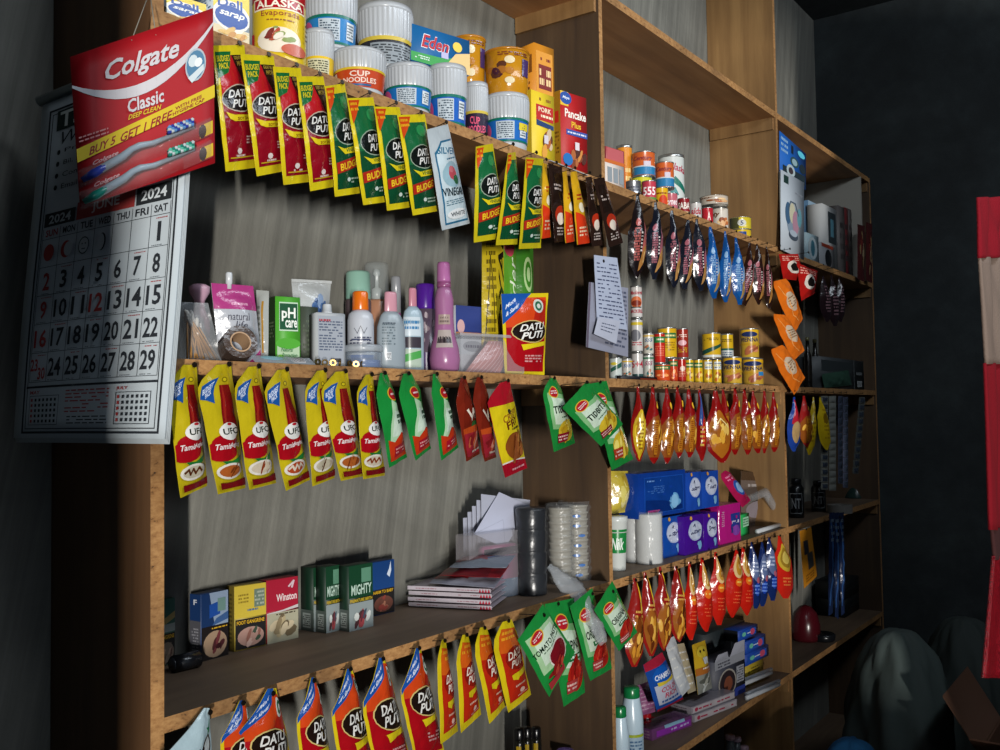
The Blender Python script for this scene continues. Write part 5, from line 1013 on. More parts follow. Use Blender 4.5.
for k, (x0, x1, l_) in enumerate([(684.5, 693.5, 'leftmost'), (693.5, 702.5, 'second'), (702.5, 712, 'third'), (712, 721, 'rightmost')]):
    ytp = 359
    zy = can('corn_can', 'yellow can of the lower row of four, %s' % l_, 'can', 'lower row of yellow cans', x0, x1, ytp, 0.035, Z2, 'd0a81c', YEL(k) if k < 2 else (R(0.3, 0.6, 0.95, 0.95, 'c8ccc8') + SCR(0.35, 0.65, 0.9, 0.9, '1c3a5a', 3, k) + YEL(k)[1:]))
can('corn_can', 'larger yellow can with a dark green sweep on top of the yellow row', 'can', 'upper yellow cans', 701.5, 720.5, 332.5, 0.045, zy+0.0005, 'c8a01c', SCR(0.2, 0.72, 0.8, 0.86, '3a3014', 2, 2) + G([(0, 0.25), (0.3, 0.35), (1, 0.62), (1, 0.5), (0.4, 0.2), (0, 0.05)], '1c4a3c') + R(0, 0, 1, 0.1, 'c8ccc8'))
can('corn_can', 'smaller yellow can with a white lower half on the upper level', 'can', 'upper yellow cans', 720.5, 733, 333.5, 0.06, zy+0.0005, 'c8a21c', SCR(0.2, 0.72, 0.8, 0.86, '3a3014', 2, 3) + R(0, 0, 1, 0.38, 'b8bcb8') + SCR(0.2, 0.08, 0.8, 0.32, '2c4a6a', 3, 3) + R(0, 0.38, 1, 0.46, '1c5a4c'))
VIE = lambda s: R(0, 0.86, 1, 1, 'd8a81c') + E(0.5, 0.84, 0.34, 0.1, '1c2c5a') + T('VIENNA', 0.12, 0.56, 0.88, 0.72, '14244a') + BLOB(0.5, 0.26, 0.4, 0.16, ['a8603c', 'c8805c', '8a4a2c'], 10, s, 0.4) + R(0, 0.44, 1, 0.5, 'b88c1c')
zv = can('vienna_can', 'gold sausage can, left one of the pair at the right end of the shelf', 'can', 'gold sausage cans', 722.5, 741.5, 356.5, 0.04, Z2, 'c09a30', VIE(1))
can('vienna_can', 'gold sausage can with a blue badge, right one of the pair at the shelf end', 'can', 'gold sausage cans', 742, 763, 358, 0.04, Z2, 'b89030', VIE(2)+R(0.68, 0.34, 0.9, 0.5, '2c78b0'))
can('vienna_can', 'gold sausage can stacked on top at the right end of the shelf', 'can', 'gold sausage cans', 740, 758.5, 328, 0.045, zv+0.0005, 'c09a30', VIE(3))
box_px('dark_tray', 'flat dark tray lying in front of the white cans', 'tray', None, 622, 657, 375.5, 0.004, 0.004, 0.012, Z2, '1a1a20', R(0.5, 0.1, 0.98, 0.5, '7a2c14'))

# handwritten notes pinned to the divider
o = thing('handwritten_notes', 'sheaf of handwritten white paper notes pinned to the divider edge', 'notes', P(608, 350, -0.02))
def sheet(name, pts, d0, d1, col, art, bul=0.002, lab=None, seed=3):
    q = quad(pts, d0, d1); mb = pouch_mesh(q, col, art, RECT, bul, 0.0008, seed, kind='paper', seal=(0.02, 0.02)); return mb.obj(name, o, label=lab)
sheet('notebook', ((589, 282), (628, 288), (628, 357), (586, 347)), -0.012, -0.008, '8a8c9c', SCR(0.4, 0.1, 0.95, 0.95, '4a5064', 14, 4) + R(0, 0, 0.04, 1, '5a5060'), 0.004, 'dog-eared lower notebook page')
sheet('note_sheet', ((594, 255), (617, 258), (627, 330), (597, 325)), -0.018, -0.014, 'a8b0c4', SCR(0.08, 0.05, 0.92, 0.92, '3a4260', 15, 5, 0.3), 0.002, None, 5)
sheet('note_slip', ((598, 317), (620, 321), (616, 344), (594, 334)), -0.024, -0.02, 'b0b4c4', SCR(0.2, 0.3, 0.8, 0.8, '4a5268', 3, 6, 0.3), 0.001, None, 6)
nail(P(604.5, 261, -0.02).x, P(604.5, 261, -0.02).z, -0.018)

# ------------------------------------------------------------------ lower shelf, left bay: cigarettes, bags, cups
def pack(l_, bl, br, yt, t, col, front, side, name='cigarette_pack'):
    A = PZ(bl[0], bl[1], Z3); B = PZ(br[0], br[1], Z3); top = P(bl[0], yt, A.y)
    # P works on planes of constant depth
    h = top.z-Z3
    box4(name, l_, 'cigarette pack', 'cigarette packs on the lower shelf', A, B, h, t, col, front, side, ())
WARN = lambda t, cols, s: R(0.02, 0.02, 0.98, 0.48, '1c1a1a') + T(t, 0.06, 0.4, 0.94, 0.46, 'd8a81c') + E(0.5, 0.2, 0.42, 0.15, cols[0]) + BLOB(0.5, 0.2, 0.36, 0.14, cols, 10, s)
pack('cigarette pack cut off by the left shelf post', (158, 668), (174.7, 663), 601, 0.022, '4a7a68', R(0, 0.62, 1, 1, '3c6a58') + G([(0, 0.66), (1, 0.8), (1, 0.7), (0, 0.56)], 'b8a060') + R(0, 0.5, 1, 0.62, 'a0a8a0') + WARN('GANGRENE', ['7a6a5c', '9a8070', '5a3c34'], 1), R(0, 0, 1, 1, '2a3a34'))
pack('cigarette pack with blue and white top beside the left post', (201, 662), (228, 654.5), 595, 0.022, '1c3a6a', R(0, 0.5, 1, 1, '8a9cb4') + G([(0, 0.5), (0.5, 0.5), (0.3, 1), (0, 1)], '14305c') + G([(0.3, 0.62), (0.7, 0.66), (0.7, 0.86), (0.3, 0.82)], '1c4a9a') + G([(0.4, 0.5), (1, 0.56), (1, 0.68), (0.55, 0.6)], '3a5a8a') + R(0.6, 0.7, 0.9, 0.9, '6a8a84') + R(0, 0, 1, 0.5, '1a1414') + SCR(0.2, 0.44, 0.95, 0.48, 'c89a1c', 1, 2) + E(0.5, 0.22, 0.44, 0.2, '9a8068') + BLOB(0.5, 0.22, 0.34, 0.15, ['4a2024', '6a3034', '381418'], 8, 2), R(0, 0.6, 1, 1, '14305c') + T('F', 0.35, 0.84, 0.65, 0.92, 'c8ccd4') + R(0, 0, 1, 0.6, '4a4a50') + SCR(0.2, 0.05, 0.8, 0.5, '8a8a90', 10, 2))
pack('yellow and black cigarette pack', (234.5, 652), (266, 645.5), 587, 0.02, 'a8943c', R(0, 0.5, 1, 1, 'c8b03c') + R(0.62, 0.64, 0.96, 0.92, '6a7c6c') + SCR(0.64, 0.66, 0.94, 0.9, 'a8b0a0', 4, 2) + SCR(0.12, 0.72, 0.44, 0.88, '8a7420', 3, 1) + SCR(0.3, 0.58, 0.74, 0.64, '4a6a8a', 1, 2) + WARN('FOOT GANGRENE', ['a88478', '8a5c50', 'c0a094', '3a4a3a'], 3), R(0, 0, 1, 1, '6a5c24') + SCR(0.3, 0.1, 0.7, 0.9, '3a3014', 12, 2))
pack('red and white cigarette pack', (266.8, 644.5), (298, 637.5), 581, 0.02, '9a1c2c', R(0, 0.5, 1, 1, 'a81c34') + T('Winston', 0.3, 0.64, 0.96, 0.76, 'e8d8d8') + ST([(0.7, 0.86), (0.86, 0.94), (0.8, 0.84)], 0.06, 'd8c0c8', 2) + G([(0, 0.48), (0.5, 0.5), (1, 0.55), (1, 0.5), (0, 0.45)], 'c8c0c0') + R(0, 0, 1, 0.47, 'a8a48c') + SCR(0.1, 0.42, 0.9, 0.46, '3a2c1c', 1, 2) + BLOB(0.5, 0.2, 0.45, 0.18, ['8a7a5c', 'c8b898', 'b0a07c', '6a5c44'], 14, 4, 0.4), ())
GRN = R(0, 0.5, 1, 1, '0f3c24') + R(0.52, 0.72, 0.92, 0.94, '5a8a70') + T('MIGHTY', 0.1, 0.54, 0.94, 0.7, 'b8d0c0') + R(0, 0, 1, 0.42, '8a9494') + T('PREMATURE BIRTH', 0.04, 0.43, 0.96, 0.48, 'c8a828') + BLOB(0.5, 0.2, 0.42, 0.16, ['4a2c30', 'c8ccc8', 'a8484c', '6a3038', '3a4a5a'], 14, 5)
GRS = R(0, 0, 1, 0.33, '4a5450') + R(0.2, 0.05, 0.8, 0.28, '8a9490') + SCR(0.22, 0.07, 0.78, 0.26, '1a1a1a', 6, 2)
pack('dark green cigarette pack standing furthest left of the green three', (313.5, 632), (326, 629), 568, 0.03, '0c2a1c', GRN, GRS)
pack('dark green cigarette pack with white capitals, middle of the green three', (326, 633.5), (340, 630), 567, 0.022, '0c2a1c', GRN, GRS)
pack('dark green cigarette pack with the full white name visible, rightmost green one', (349, 632), (373, 626), 566.5, 0.022, '0c2a1c', GRN, GRS)
pack('blue cigarette pack at the right end of the row', (372, 617), (394.5, 611.5), 563, 0.022, '14346a', R(0, 0.46, 1, 1, '14407c') + G([(0.66, 0.74), (0.76, 0.84), (0.84, 0.98), (0.86, 0.8), (0.78, 0.68)], 'd8e4f4') + WARN('HARM TO BABY', ['6a4034', 'a87058', '8a3c34'], 6), ())
p0, p1 = PZ(173, 673, Z3), PZ(198, 667, Z3); r = 8.5*mpp(p0)
o = thing('lighter', 'black cylindrical lighter lying at the left post', 'lighter', (p0+p1)/2)
mb = MB(); mb.tube([p0+Vector((0, 0, r)), p1+Vector((0, 0, r))], r, mat('14161a', 'gloss'), 20); mb.obj('body', o)
mb = MB(); d_ = (p0-p1).normalized(); mb.tube([p0+Vector((0, 0, r)), p0+d_*0.002+Vector((0, 0, r))], r*0.8, mat('2a2c30', 'gloss'), 20); mb.obj('end_cap', o)
# paper bag bundles
A0 = PZ(412, 612, Z3); B0 = PZ(488, 614.5, Z3)
A0 = PZ(409, 607, Z3); B0 = PZ(492, 611, Z3); n0 = Vector((-(B0-A0).y, (B0-A0).x, 0)).normalized()
for k in range(4):
    z = Z3+0.0005+k*0.0095; e = B0-A0; off = [0, -0.003, 0.001, -0.004][k]
    A = A0+n0*off; A.z = z; B = B0+n0*off; B.z = z
    q = [A, B, B+n0*0.1, A+n0*0.1]
    mb = MB()
    pouch_mesh([q[3]+Vector((0, 0, 0.0045)), q[2]+Vector((0, 0, 0.0045)), q[1]+Vector((0, 0, 0.0045)), q[0]+Vector((0, 0, 0.0045))], 'b8acb4', [], [(0, 0, 1), (1, 0.02, 0.97)], 0.0045, 0.0003, k, kind='bag', seal=(0.0, 0.0), mb=mb)
    f = lambda u, v, q=q: q[0].lerp(q[1], u)+Vector((0, 0, 0.001+0.0075*v))-n0*0.0012
    paint(mb, f, R(0.0, 0.1, 1, 0.95, 'b8b0b8') + SCR(0.1, 0.35, 0.35, 0.6, '8a3c4c', 1, k) + SCR(0.6, 0.35, 0.85, 0.6, '8a3c4c', 1, k+3) + [([(0.86+j*0.035, 0.1), (0.89+j*0.035, 0.1), (0.875+j*0.035, 0.9)], 'a81c34') for j in range(4)], 4, 1, 'bag')
    mb.obj('cellophane_bag_pack', label='flat pack of white plastic bags, %s of the stack' % ['bottom one', 'second from the bottom', 'second from the top', 'top one'][k], cat='bag pack', group='bound stack of plastic bag packs')
for k in range(3):
    z = Z3+0.042+0.012*k; A = A0+(B0-A0)*(0.25+0.1*k)+n0*0.01*k; A.z = z; B = A0+(B0-A0)*(1.05+0.06*k)+n0*(0.006*k-0.01); B.z = z-0.002+0.004*k
    q = [A+n0*0.075+Vector((0, 0, 0.008)), B+n0*0.055+Vector((0, 0, 0.012)), B, A]
    pouch_mesh(q, ['8a8c9a', '8a1c24', '7a8494'][k], [R(0.0, 0.3, 0.55, 1, '7a1c24')+R(0.58, 0.5, 0.8, 0.9, '2c6a9a'), R(0, 0, 0.8, 0.5, '6a1820'), R(0, 0.4, 0.6, 1, '8a2430')+G([(0.6, 0.5), (0.78, 0.9), (0.7, 0.95), (0.55, 0.6)], '2c78b0')][k], RECT, 0.006, 0.0015, 20+k, kind='bag').obj('straw_pack', label='loose red and clear plastic pack lying on the bound bags, %s' % ['lowest', 'middle', 'topmost'][k], cat='bag pack', group='loose red packs on the bag stack')
# envelopes in a plastic box
c0 = PZ(492, 588, Z3)
zb = Z3
for k in range(6):
    x = 466+k*4.5; q = [P(x-3, 518-6*k if k < 5 else 492, 0.15-0.008*k), P(x+46 if k < 5 else 531, 512-3*k if k < 5 else 506, 0.12-0.008*k), P(x+36, 562, 0.12-0.008*k), P(x-2, 562, 0.15-0.008*k)]
    if k == 5: q = [P(499, 492, 0.105), P(530, 506, 0.085), P(505, 548, 0.09), P(474, 534, 0.11)]
    for p in q[2:]:
        if k < 5: p.z = Z3+0.002
    pouch_mesh(q, 'a8acbc' if k < 5 else 'b4b8cc', ST([(0.0, 0.0), (0.5, 0.5), (1.0, 0.0)], 0.006, '8a8ea0', 1), RECT, 0.001, 0.0005, k, kind='paper').obj('envelope', label='white paper envelope standing in the clear box, %s' % ['backmost at the left', 'second from the back', 'third from the back', 'fourth from the back', 'fifth from the back', 'foremost and tilted out of line'][k], cat='envelope', group='white envelopes behind the bag packs')
o = thing('plastic_box', 'clear plastic box with pink and blue contents in front of the envelopes', 'box', (P(497, 575, 0.09).x, 0.09, Z3))
A = Vector((P(469, 560, 0.095).x, 0.095, Z3+0.0005)); B = Vector((P(520, 560, 0.07).x, 0.07, Z3+0.0005)); n = Vector((-(B-A).y, (B-A).x, 0)).normalized()*0.035; hh = P(470, 536, 0.095).z-Z3
mb = MB(); mb.hexa([A, B, B+n, A+n], Vector((0, 0, hh)), clear('a8a4a8', 0.35), 0.002); mb.obj('box', o)
mb = MB(); ins = (B-A)*0.06+n*0.08
mb.hexa([A+(B-A)*0.3+n*0.05, B-(B-A)*0.04+n*0.05, B-(B-A)*0.04+n*0.5, A+(B-A)*0.3+n*0.5], Vector((0, 0, hh*0.8)), mat('9a4a74', 'bag'), 0.004)
paint(mb, lambda u, v: A+(B-A)*(0.3+0.66*u)+n*0.05+Vector((0, 0, hh*0.8*v)), R(0, 0, 1, 0.35, '2c5c7a')+R(0, 0.8, 1, 0.95, '2a2030'), 1, 1); mb.obj('contents', o)
# black cup stack
c = PZ(532, 594, Z3); r = 15.5*mpp(c); h = P(532, 507, c.y).z-Z3
o = thing('black_cup_stack', 'tall cylinder of black cups wrapped in shiny film', 'cup stack', c)
mb = MB(); pf = []
for k in range(4): pf += [(r*0.95, h*k/4+0.001), (r*0.97, h*(k+0.1)/4), (r, h*(k+0.9)/4), (r*0.93, h*(k+0.98)/4)]
mb.lathe(c, pf, mat('181a1e', 'bag'), 28)
rnd = random.Random(3); sur = cylsurf(c, Z3, Z3+h, r*1.0, 2.6)
for k in range(46):
    u, v = rnd.uniform(0.05, 0.95), rnd.uniform(0.03, 0.97); L = rnd.uniform(0.01, 0.05)
mb.obj('cups', o)
mb = MB(); vs = []; N = 40; H = 26
for j in range(H+1):
    for i in range(N):
        a = 2*PI*i/N; rr = r*(1.035+0.03*math.sin(i*2.3+j*1.7)+0.03*math.sin(i*0.9-j*2.9+1)+0.02*rnd.uniform(-1, 1)); vs.append(c+Vector((rr*math.cos(a), rr*math.sin(a), h*1.01*j/H)))
mb.add(vs, [(j*N+i, j*N+(i+1) % N, (j+1)*N+(i+1) % N, (j+1)*N+i) for j in range(H) for i in range(N)], clear('8a9098', 0.05), True); mb.obj('film_wrap', o)
# clear cup stacks in plastic
for kk, (x, y, wpx, yt) in enumerate([(561, 583, 12, 507), (576, 579, 14, 504)]):
    c = PZ(x, y, Z3); r = wpx*mpp(c); h = P(x, yt, c.y).z-Z3
    o = thing('clear_cup_stack', 'stack of clear plastic cups beside the divider, %s' % ['left one', 'right one with blue prints'][kk], 'cup stack', c, 'stacks of clear cups')
    mb = MB(); pf = []
    for k in range(11): pf += [(r*0.86, h*k/11+0.0005), (r*0.93, h*(k+0.7)/11), (r*0.98, h*(k+0.75)/11), (r*0.98, h*(k+0.95)/11)]
    mb.lathe(c, pf, mat('a8a498', 'gloss', 0.75), 24)
    if kk: paint(mb, cylsurf(c, Z3, Z3+h, r*1.0, 2.4), sum([E(0.6+0.1*math.sin(k*2), 0.08+k*0.13, 0.12, 0.02, '2c68b0', 8) for k in range(7)], []), 6, 1, 'gloss', 0.0008)
    mb.obj('cups', o)
    mb = MB(); vs = []
    for j in range(H+1):
        for i in range(N):
            a = 2*PI*i/N; rr = r*(1.14+0.07*math.sin(i*2.3+j*1.3)+0.06*math.sin(i*1.1-j*2.2+1)+0.04*rnd.uniform(-1, 1)); vs.append(c+Vector((rr*math.cos(a), rr*math.sin(a), h*1.05*j/H)))
    mb.add(vs, [(j*N+i, j*N+(i+1) % N, (j+1)*N+(i+1) % N, (j+1)*N+i) for j in range(H) for i in range(N)], clear('b0b4b8', 0.12), True); mb.obj('bag', o)
# plastic bag draping over the shelf edge
mb = MB(); vs = []; NU, NV = 16, 26; rnd = random.Random(12)
path = [(P(549, 566, 0.05), 5), (P(556, 574, 0.035), 12), (P(570, 585, 0.012), 19), (P(580, 598, -0.012), 19), (P(589, 612, -0.03), 17), (P(596, 625, -0.045), 16), (P(604, 641, -0.05), 11)]
for j in range(NV+1):
    t = j/NV*(len(path)-1); k = min(int(t), len(path)-2); f_ = t-k; c = path[k][0].lerp(path[k+1][0], f_); w_ = (path[k][1]*(1-f_)+path[k+1][1]*f_)*mpp(c)*0.75
    for i in range(NU):
        a = 2*PI*i/NU; q = 1+0.22*math.sin(3*a+j*0.7)+0.15*rnd.uniform(-1, 1)
        vs.append(c+Vector((math.cos(a)*w_*0.8*q+w_*0.3*math.sin(a), math.sin(a)*w_*0.38*q, math.cos(a)*w_*0.35*q)))
mb.add(vs, [(j*NU+i, j*NU+(i+1) % NU, (j+1)*NU+(i+1) % NU, (j+1)*NU+i) for j in range(NV) for i in range(NU)], clear('b8bcc0', 0.42), True)
mb.obj('draped_plastic_bag', label='crinkled clear plastic bag draping over the shelf edge by the cups', cat='plastic bag')

# ------------------------------------------------------------------ lower shelf, middle bay: pads, tissue
bxz = lambda name, l_, cat, g, bl, br, yt, t, z, col, front=(), side=(), top=(), kind='film', lift=0.0: box4(name, l_, cat, g, PZ(bl[0], bl[1], z)+Vector((0, 0, lift)), PZ(br[0], br[1], z)+Vector((0, 0, lift)), P(bl[0], yt, PZ(bl[0], bl[1], z).y).z-z, t, col, front, side, top, kind)
c = PZ(617, 570, Z3)
o = thing('white_tub', 'white cup with a green band cut off by the divider', 'tub', c); r = 11*mpp(c); h = P(617, 516, c.y).z-Z3
mb = MB(); mb.lathe(c, [(r*0.78, 0), (r*0.8, 0.002), (r, h*0.9), (r*1.05, h*0.92), (r*1.05, h)], mat('c0c4c0', 'gloss'), 28)
paint(mb, cylsurf(c, Z3+h*0.1, Z3+h*0.88, lambda v: r*(0.82+0.17*v), 2.6), R(0, 0.3, 1, 0.78, '1c7a3a') + T('Nilk', 0.3, 0.38, 0.8, 0.66, 'e0e8e0', True) + R(0, 0.8, 1, 0.86, '1c7a3a'), 10, 2, 'gloss'); mb.obj('tub', o)
bxz('yellow_napkin_pack', 'yellow plastic wrapped pack standing on the tub beside the divider', 'pack', None, (612, 562), (628, 559), 471, 0.05, Z3+0.115, 'c8b43c', BLOB(0.4, 0.5, 0.4, 0.45, ['d8cc70', 'b89c2c', 'e0d490'], 16, 2, 0.25) + R(0.7, 0.2, 0.95, 0.7, '8a7c50')) if False else None
q = [P(611, 471, 0.09), P(628, 471, 0.08), P(627, 512, 0.08), P(611, 514, 0.09)]
pouch_mesh(q, 'c4b040', BLOB(0.4, 0.5, 0.4, 0.45, ['d8cc70', 'b89c2c', 'e0d490'], 16, 2, 0.25) + SCR(0.65, 0.2, 0.95, 0.7, '7a6c40', 6, 1), RECT, 0.02, 0.002, 31).obj('yellow_napkin_pack', label='yellow plastic wrapped pack propped behind the white tub', cat='pack')
for k, (x, y, rp, yt) in enumerate([(634, 562, 9, 514), (649, 563, 13.5, 513)]):
    c = PZ(x, y, Z3); r = rp*mpp(c); h = P(x, yt, c.y).z-Z3
    o = thing('tissue_roll', 'white tissue roll in clear plastic, %s of the two' % ['narrow left one', 'wide right one'][k], 'tissue roll', c, 'wrapped tissue rolls')
    mb = MB(); mb.lathe(c, [(r*0.96, 0.001), (r, 0.004), (r, h-0.004), (r*0.96, h-0.001), (r*0.35, h-0.001), (r*0.33, h-0.02)], mat('c4c4c0', 'paper'), 28); mb.obj('roll', o)
    mb = MB(); vs = []
    for j in range(13):
        for i in range(32):
            a = 2*PI*i/32; rr = r*(1.05+0.03*math.sin(i*1.9+j)+0.03*math.sin(i*0.8-j*1.7)); vs.append(c+Vector((rr*math.cos(a), rr*math.sin(a), h*1.04*j/12)))
    mb.add(vs, [(j*32+i, j*32+(i+1) % 32, (j+1)*32+(i+1) % 32, (j+1)*32+i) for j in range(12) for i in range(32)], clear('c0c8d0', 0.2), True); mb.obj('wrap', o)
FACE = E(0.5, 0.6, 0.36, 0.26, 'a8b4d4') + E(0.5, 0.6, 0.33, 0.23, 'c0c8dc') + T('Sisters', 0.24, 0.52, 0.78, 0.66, '1c2458', True) + ST([(0.4, 0.72), (0.46, 0.78), (0.48, 0.7)], 0.03, '1c2458', 1) + E(0.72, 0.2, 0.08, 0.12, '7ab0d8') + E(0.64, 0.26, 0.06, 0.06, '7ab0d8', 8) + E(0.3, 0.94, 0.06, 0.05, 'd8a04a', 8)
def pads(l_, bl, br, yt, t, z, col, art, side=(), g='sanitary pad packs on the lower shelf', lift=0):
    A = PZ(bl[0], bl[1], Z3); B = PZ(br[0], br[1], Z3)
    if z > Z3:
        # upper row: same depth as the row it rests on
        A = P(bl[0], bl[1], z[1]) if isinstance(z, tuple) else A
    h = P(bl[0], yt, A.y).z-Z3
    e = B-A; n = Vector((-e.y, e.x, 0)).normalized()*t
    return A, B, n, h
def pillowbox(name, l_, cat, g, A, B, h, t, col, art, side=(), bul=0.004, seed=0, kind='film'):
    """soft wrapped block: front and side faces bulge"""
    A = Vector(A); B = Vector(B); e = B-A; n = Vector((-e.y, e.x, 0)).normalized()*t; up = Vector((0, 0, h)); ne = -n.normalized(); ee = -e.normalized()
    rnd = random.Random(seed); p1, p2 = rnd.uniform(0, 6), rnd.uniform(0, 6)
    def bulge(u, v): return (math.sin(PI*u)*math.sin(PI*v))**0.5 if 0 < u < 1 and 0 < v < 1 else 0
    W, H = e.length*100, h*100
    f = lambda u, v: A+e*u+up*v+ne*(bul*bulge(u, v)+0.0006*bulge(u, v)*math.sin(1.7*u*W+v*H+p1)+0.0005*bulge(u, v)*math.sin(2.6*v*H-u*W+p2))
    s = lambda u, v: A+n*(1-u)+up*v+ee*(bul*bulge(u, v))
    t_ = lambda u, v: A+up+e*u+n*v+Vector((0, 0, bul*0.7*bulge(u, v)))
    r_ = lambda u, v: B+n*u+up*v-ee*(bul*bulge(u, v))
    b_ = lambda u, v: B+n+up*v-e*u
    d_ = lambda u, v: A+n*(1-v)+e*u
    mb = MB()
    for fn in (f, s, t_, r_, b_, d_):
        N = 7; mb.add([fn(i/N, j/N) for j in range(N+1) for i in range(N+1)], [(j*(N+1)+i, j*(N+1)+i+1, (j+1)*(N+1)+i+1, (j+1)*(N+1)+i) for j in range(N) for i in range(N)], mat(col, kind), True)
    paint(mb, f, list(art), 7, 7, kind); paint(mb, s, list(side), 7, 7, kind)
    return mb.obj(name, label=l_, cat=cat, group=g)
def pbz(name, l_, cat, g, bl, br, yt, t, z, col, art=(), side=(), **k):
    A = PZ(bl[0], bl[1], z); B = PZ(br[0], br[1], z); h = P(bl[0], yt, A.y).z-z
    return pillowbox(name, l_, cat, g, A, B, h, t, col, art, side, **k), A, B, h
g_ = 'sanitary pad packs on the lower shelf'
_, A, B, h1 = pbz('pad_pack', 'blue pad pack with a round pale badge on the lower row beside the tissue roll', 'pad pack', g_, (663, 559), (683, 554), 518, 0.06, Z3, '1448a0', FACE, seed=1)
_, A2, B2, h2 = pbz('pad_pack', 'purple pad pack with a round pale badge, left one of the two purple', 'pad pack', g_, (685, 556), (704, 551), 517, 0.07, Z3, '42148a', FACE, (), seed=2)
_, A3, B3, h3 = pbz('pad_pack', 'purple pad pack with a round pale badge, right one beside the pink box', 'pad pack', g_, (704.6, 551), (718, 547.5), 514, 0.07, Z3, '42148a', FACE, (), seed=3)
pbz('tampon_box', 'bright pink box with a blue patch beside the purple packs', 'box', None, (720, 545.5), (741, 540), 506, 0.05, Z3, 'b81c80', R(0.5, 0.25, 0.95, 0.75, '2c3c90') + E(0.75, 0.3, 0.18, 0.14, '8a48b0') + SCR(0.55, 0.45, 0.9, 0.6, 'd8d8f0', 1, 1) + SCR(0.08, 0.45, 0.2, 0.85, 'e0a0c8', 8, 2), R(0, 0, 1, 1, '9a1468'), seed=4, bul=0.002)
box4('green_small_box', 'small bright green box right of the pink one', 'box', None, PZ(741.5, 536.5, Z3), PZ(749.5, 533.5, Z3), P(742, 515, PZ(741.5, 536.5, Z3).y).z-Z3, 0.03, '1c9a4c', R(0.2, 0.4, 0.9, 0.85, 'a8d8b8') + SCR(0.25, 0.45, 0.85, 0.8, '1c6a3c', 3, 1))
# upper row rests on the lower one
zt = Z3+max(h1, h2)+0.006
yA = A2.y
def up_pack(l_, xl, xr, yb, yt, dl, dr, t, art, side=(), col='123c94', seed=5):
    a = P(xl, yt, dl); A = Vector((a.x, dl, zt)); b = P(xr, yt, dr); B = Vector((b.x, dr, zt))
    pillowbox('pad_pack', l_, 'pad pack', g_, A, B, a.z-zt, t, col, art, side, seed=seed)
dA = PZ(640, 570, Z3).y
up_pack('large flat blue pad pack with a printed diagram, its broad side to the front', 638, 685, 518, 474, yA+0.03, yA+0.01, 0.05, R(0.1, 0.08, 0.94, 0.9, '1c50b0') + R(0.115, 0.1, 0.925, 0.88, '103c8c') + SCR(0.16, 0.78, 0.44, 0.84, '6a98d8', 1, 1) + SCR(0.16, 0.52, 0.5, 0.7, '3a68b0', 4, 2) + E(0.72, 0.3, 0.11, 0.2, '6aa8d8') + E(0.64, 0.28, 0.07, 0.07, '6aa8d8', 8) + E(0.8, 0.28, 0.07, 0.07, '6aa8d8', 8) + G([(0.12, 0.1), (0.9, 0.1), (0.9, 0.2), (0.5, 0.35), (0.12, 0.4)], '0c2c70') + E(0.72, 0.3, 0.08, 0.16, '8ac0e8') + R(0.16, 0.1, 0.4, 0.16, 'a83c80'))
up_pack('blue pad pack with a round badge in the upper row, left one', 686, 701, 512, 473, yA+0.012, yA+0.006, 0.06, FACE, (), '1c48a8', 6)
up_pack('blue pad pack with a round badge in the upper row, right one', 701.5, 718, 512, 472, yA+0.006, yA-0.0, 0.06, FACE, (), '1c48a8', 7)
q = [P(718, 476, 0.03), P(728, 468, 0.028), P(751, 500, 0.01), P(742, 508, 0.012)]
pouch_mesh(q, 'a8184c', E(0.55, 0.5, 0.3, 0.22, '2c50a0') + E(0.55, 0.5, 0.2, 0.15, '8ab0d8') + SCR(0.2, 0.75, 0.8, 0.9, 'e080a8', 2, 1), [(0, 0.05, 0.95), (0.5, 0, 1), (0.9, 0.1, 0.9), (1, 0.3, 0.7)], 0.012, 0.002, 33).obj('magenta_pouch', label='magenta pouch with a blue oval leaning against the stacked pad packs', cat='pouch')
q = [P(741, 471, 0.1), P(774, 474, 0.08), P(774, 522, 0.08), P(741, 528, 0.1)]
for p in q[2:]: p.z = Z3+0.002
pouch_mesh(q, '6a5c54', R(0, 0.84, 1, 1, '4a3420') + SCR(0.15, 0.7, 0.9, 0.8, 'a8a09c', 1, 1) + E(0.5, 0.5, 0.3, 0.14, '1a1616') + E(0.4, 0.3, 0.3, 0.16, '8a8088') + BLOB(0.5, 0.25, 0.3, 0.15, ['3a3030', '9a9098', '5a5054'], 6, 3), RECT, 0.012, 0.003, 34).obj('clear_goods_bag', label='brown topped clear bag of dark goods behind the white stick, near the right divider', cat='bag')
a, b = PZ(757, 534, Z3), PZ(783, 526, Z3); o = thing('wrapped_stick', 'thin white stick in clear film lying near the right divider', 'stick', (a+b)/2)
mb = MB(); r = 0.006; mb.tube([a+Vector((0, 0, r)), b+Vector((0, 0, r))], r, mat('b8bcc0', 'gloss'), 12); mb.obj('stick', o)
mb = MB(); vs = []; pts = [P(748, 500, 0.04), P(765, 492, 0.05), P(775, 508, 0.035), P(783, 524, 0.02)]
for j, p in enumerate(pts):
    for i in range(8):
        aa = 2*PI*i/8; vs.append(p+Vector((math.cos(aa)*0.006*(1+0.4*math.sin(i*2+j)), math.sin(aa)*0.01, math.cos(aa)*0.012)))
mb.add(vs, [(j*8+i, j*8+(i+1) % 8, (j+1)*8+(i+1) % 8, (j+1)*8+i) for j in range(3) for i in range(8)], clear('b8bcc0', 0.35), True); mb.obj('film', o)

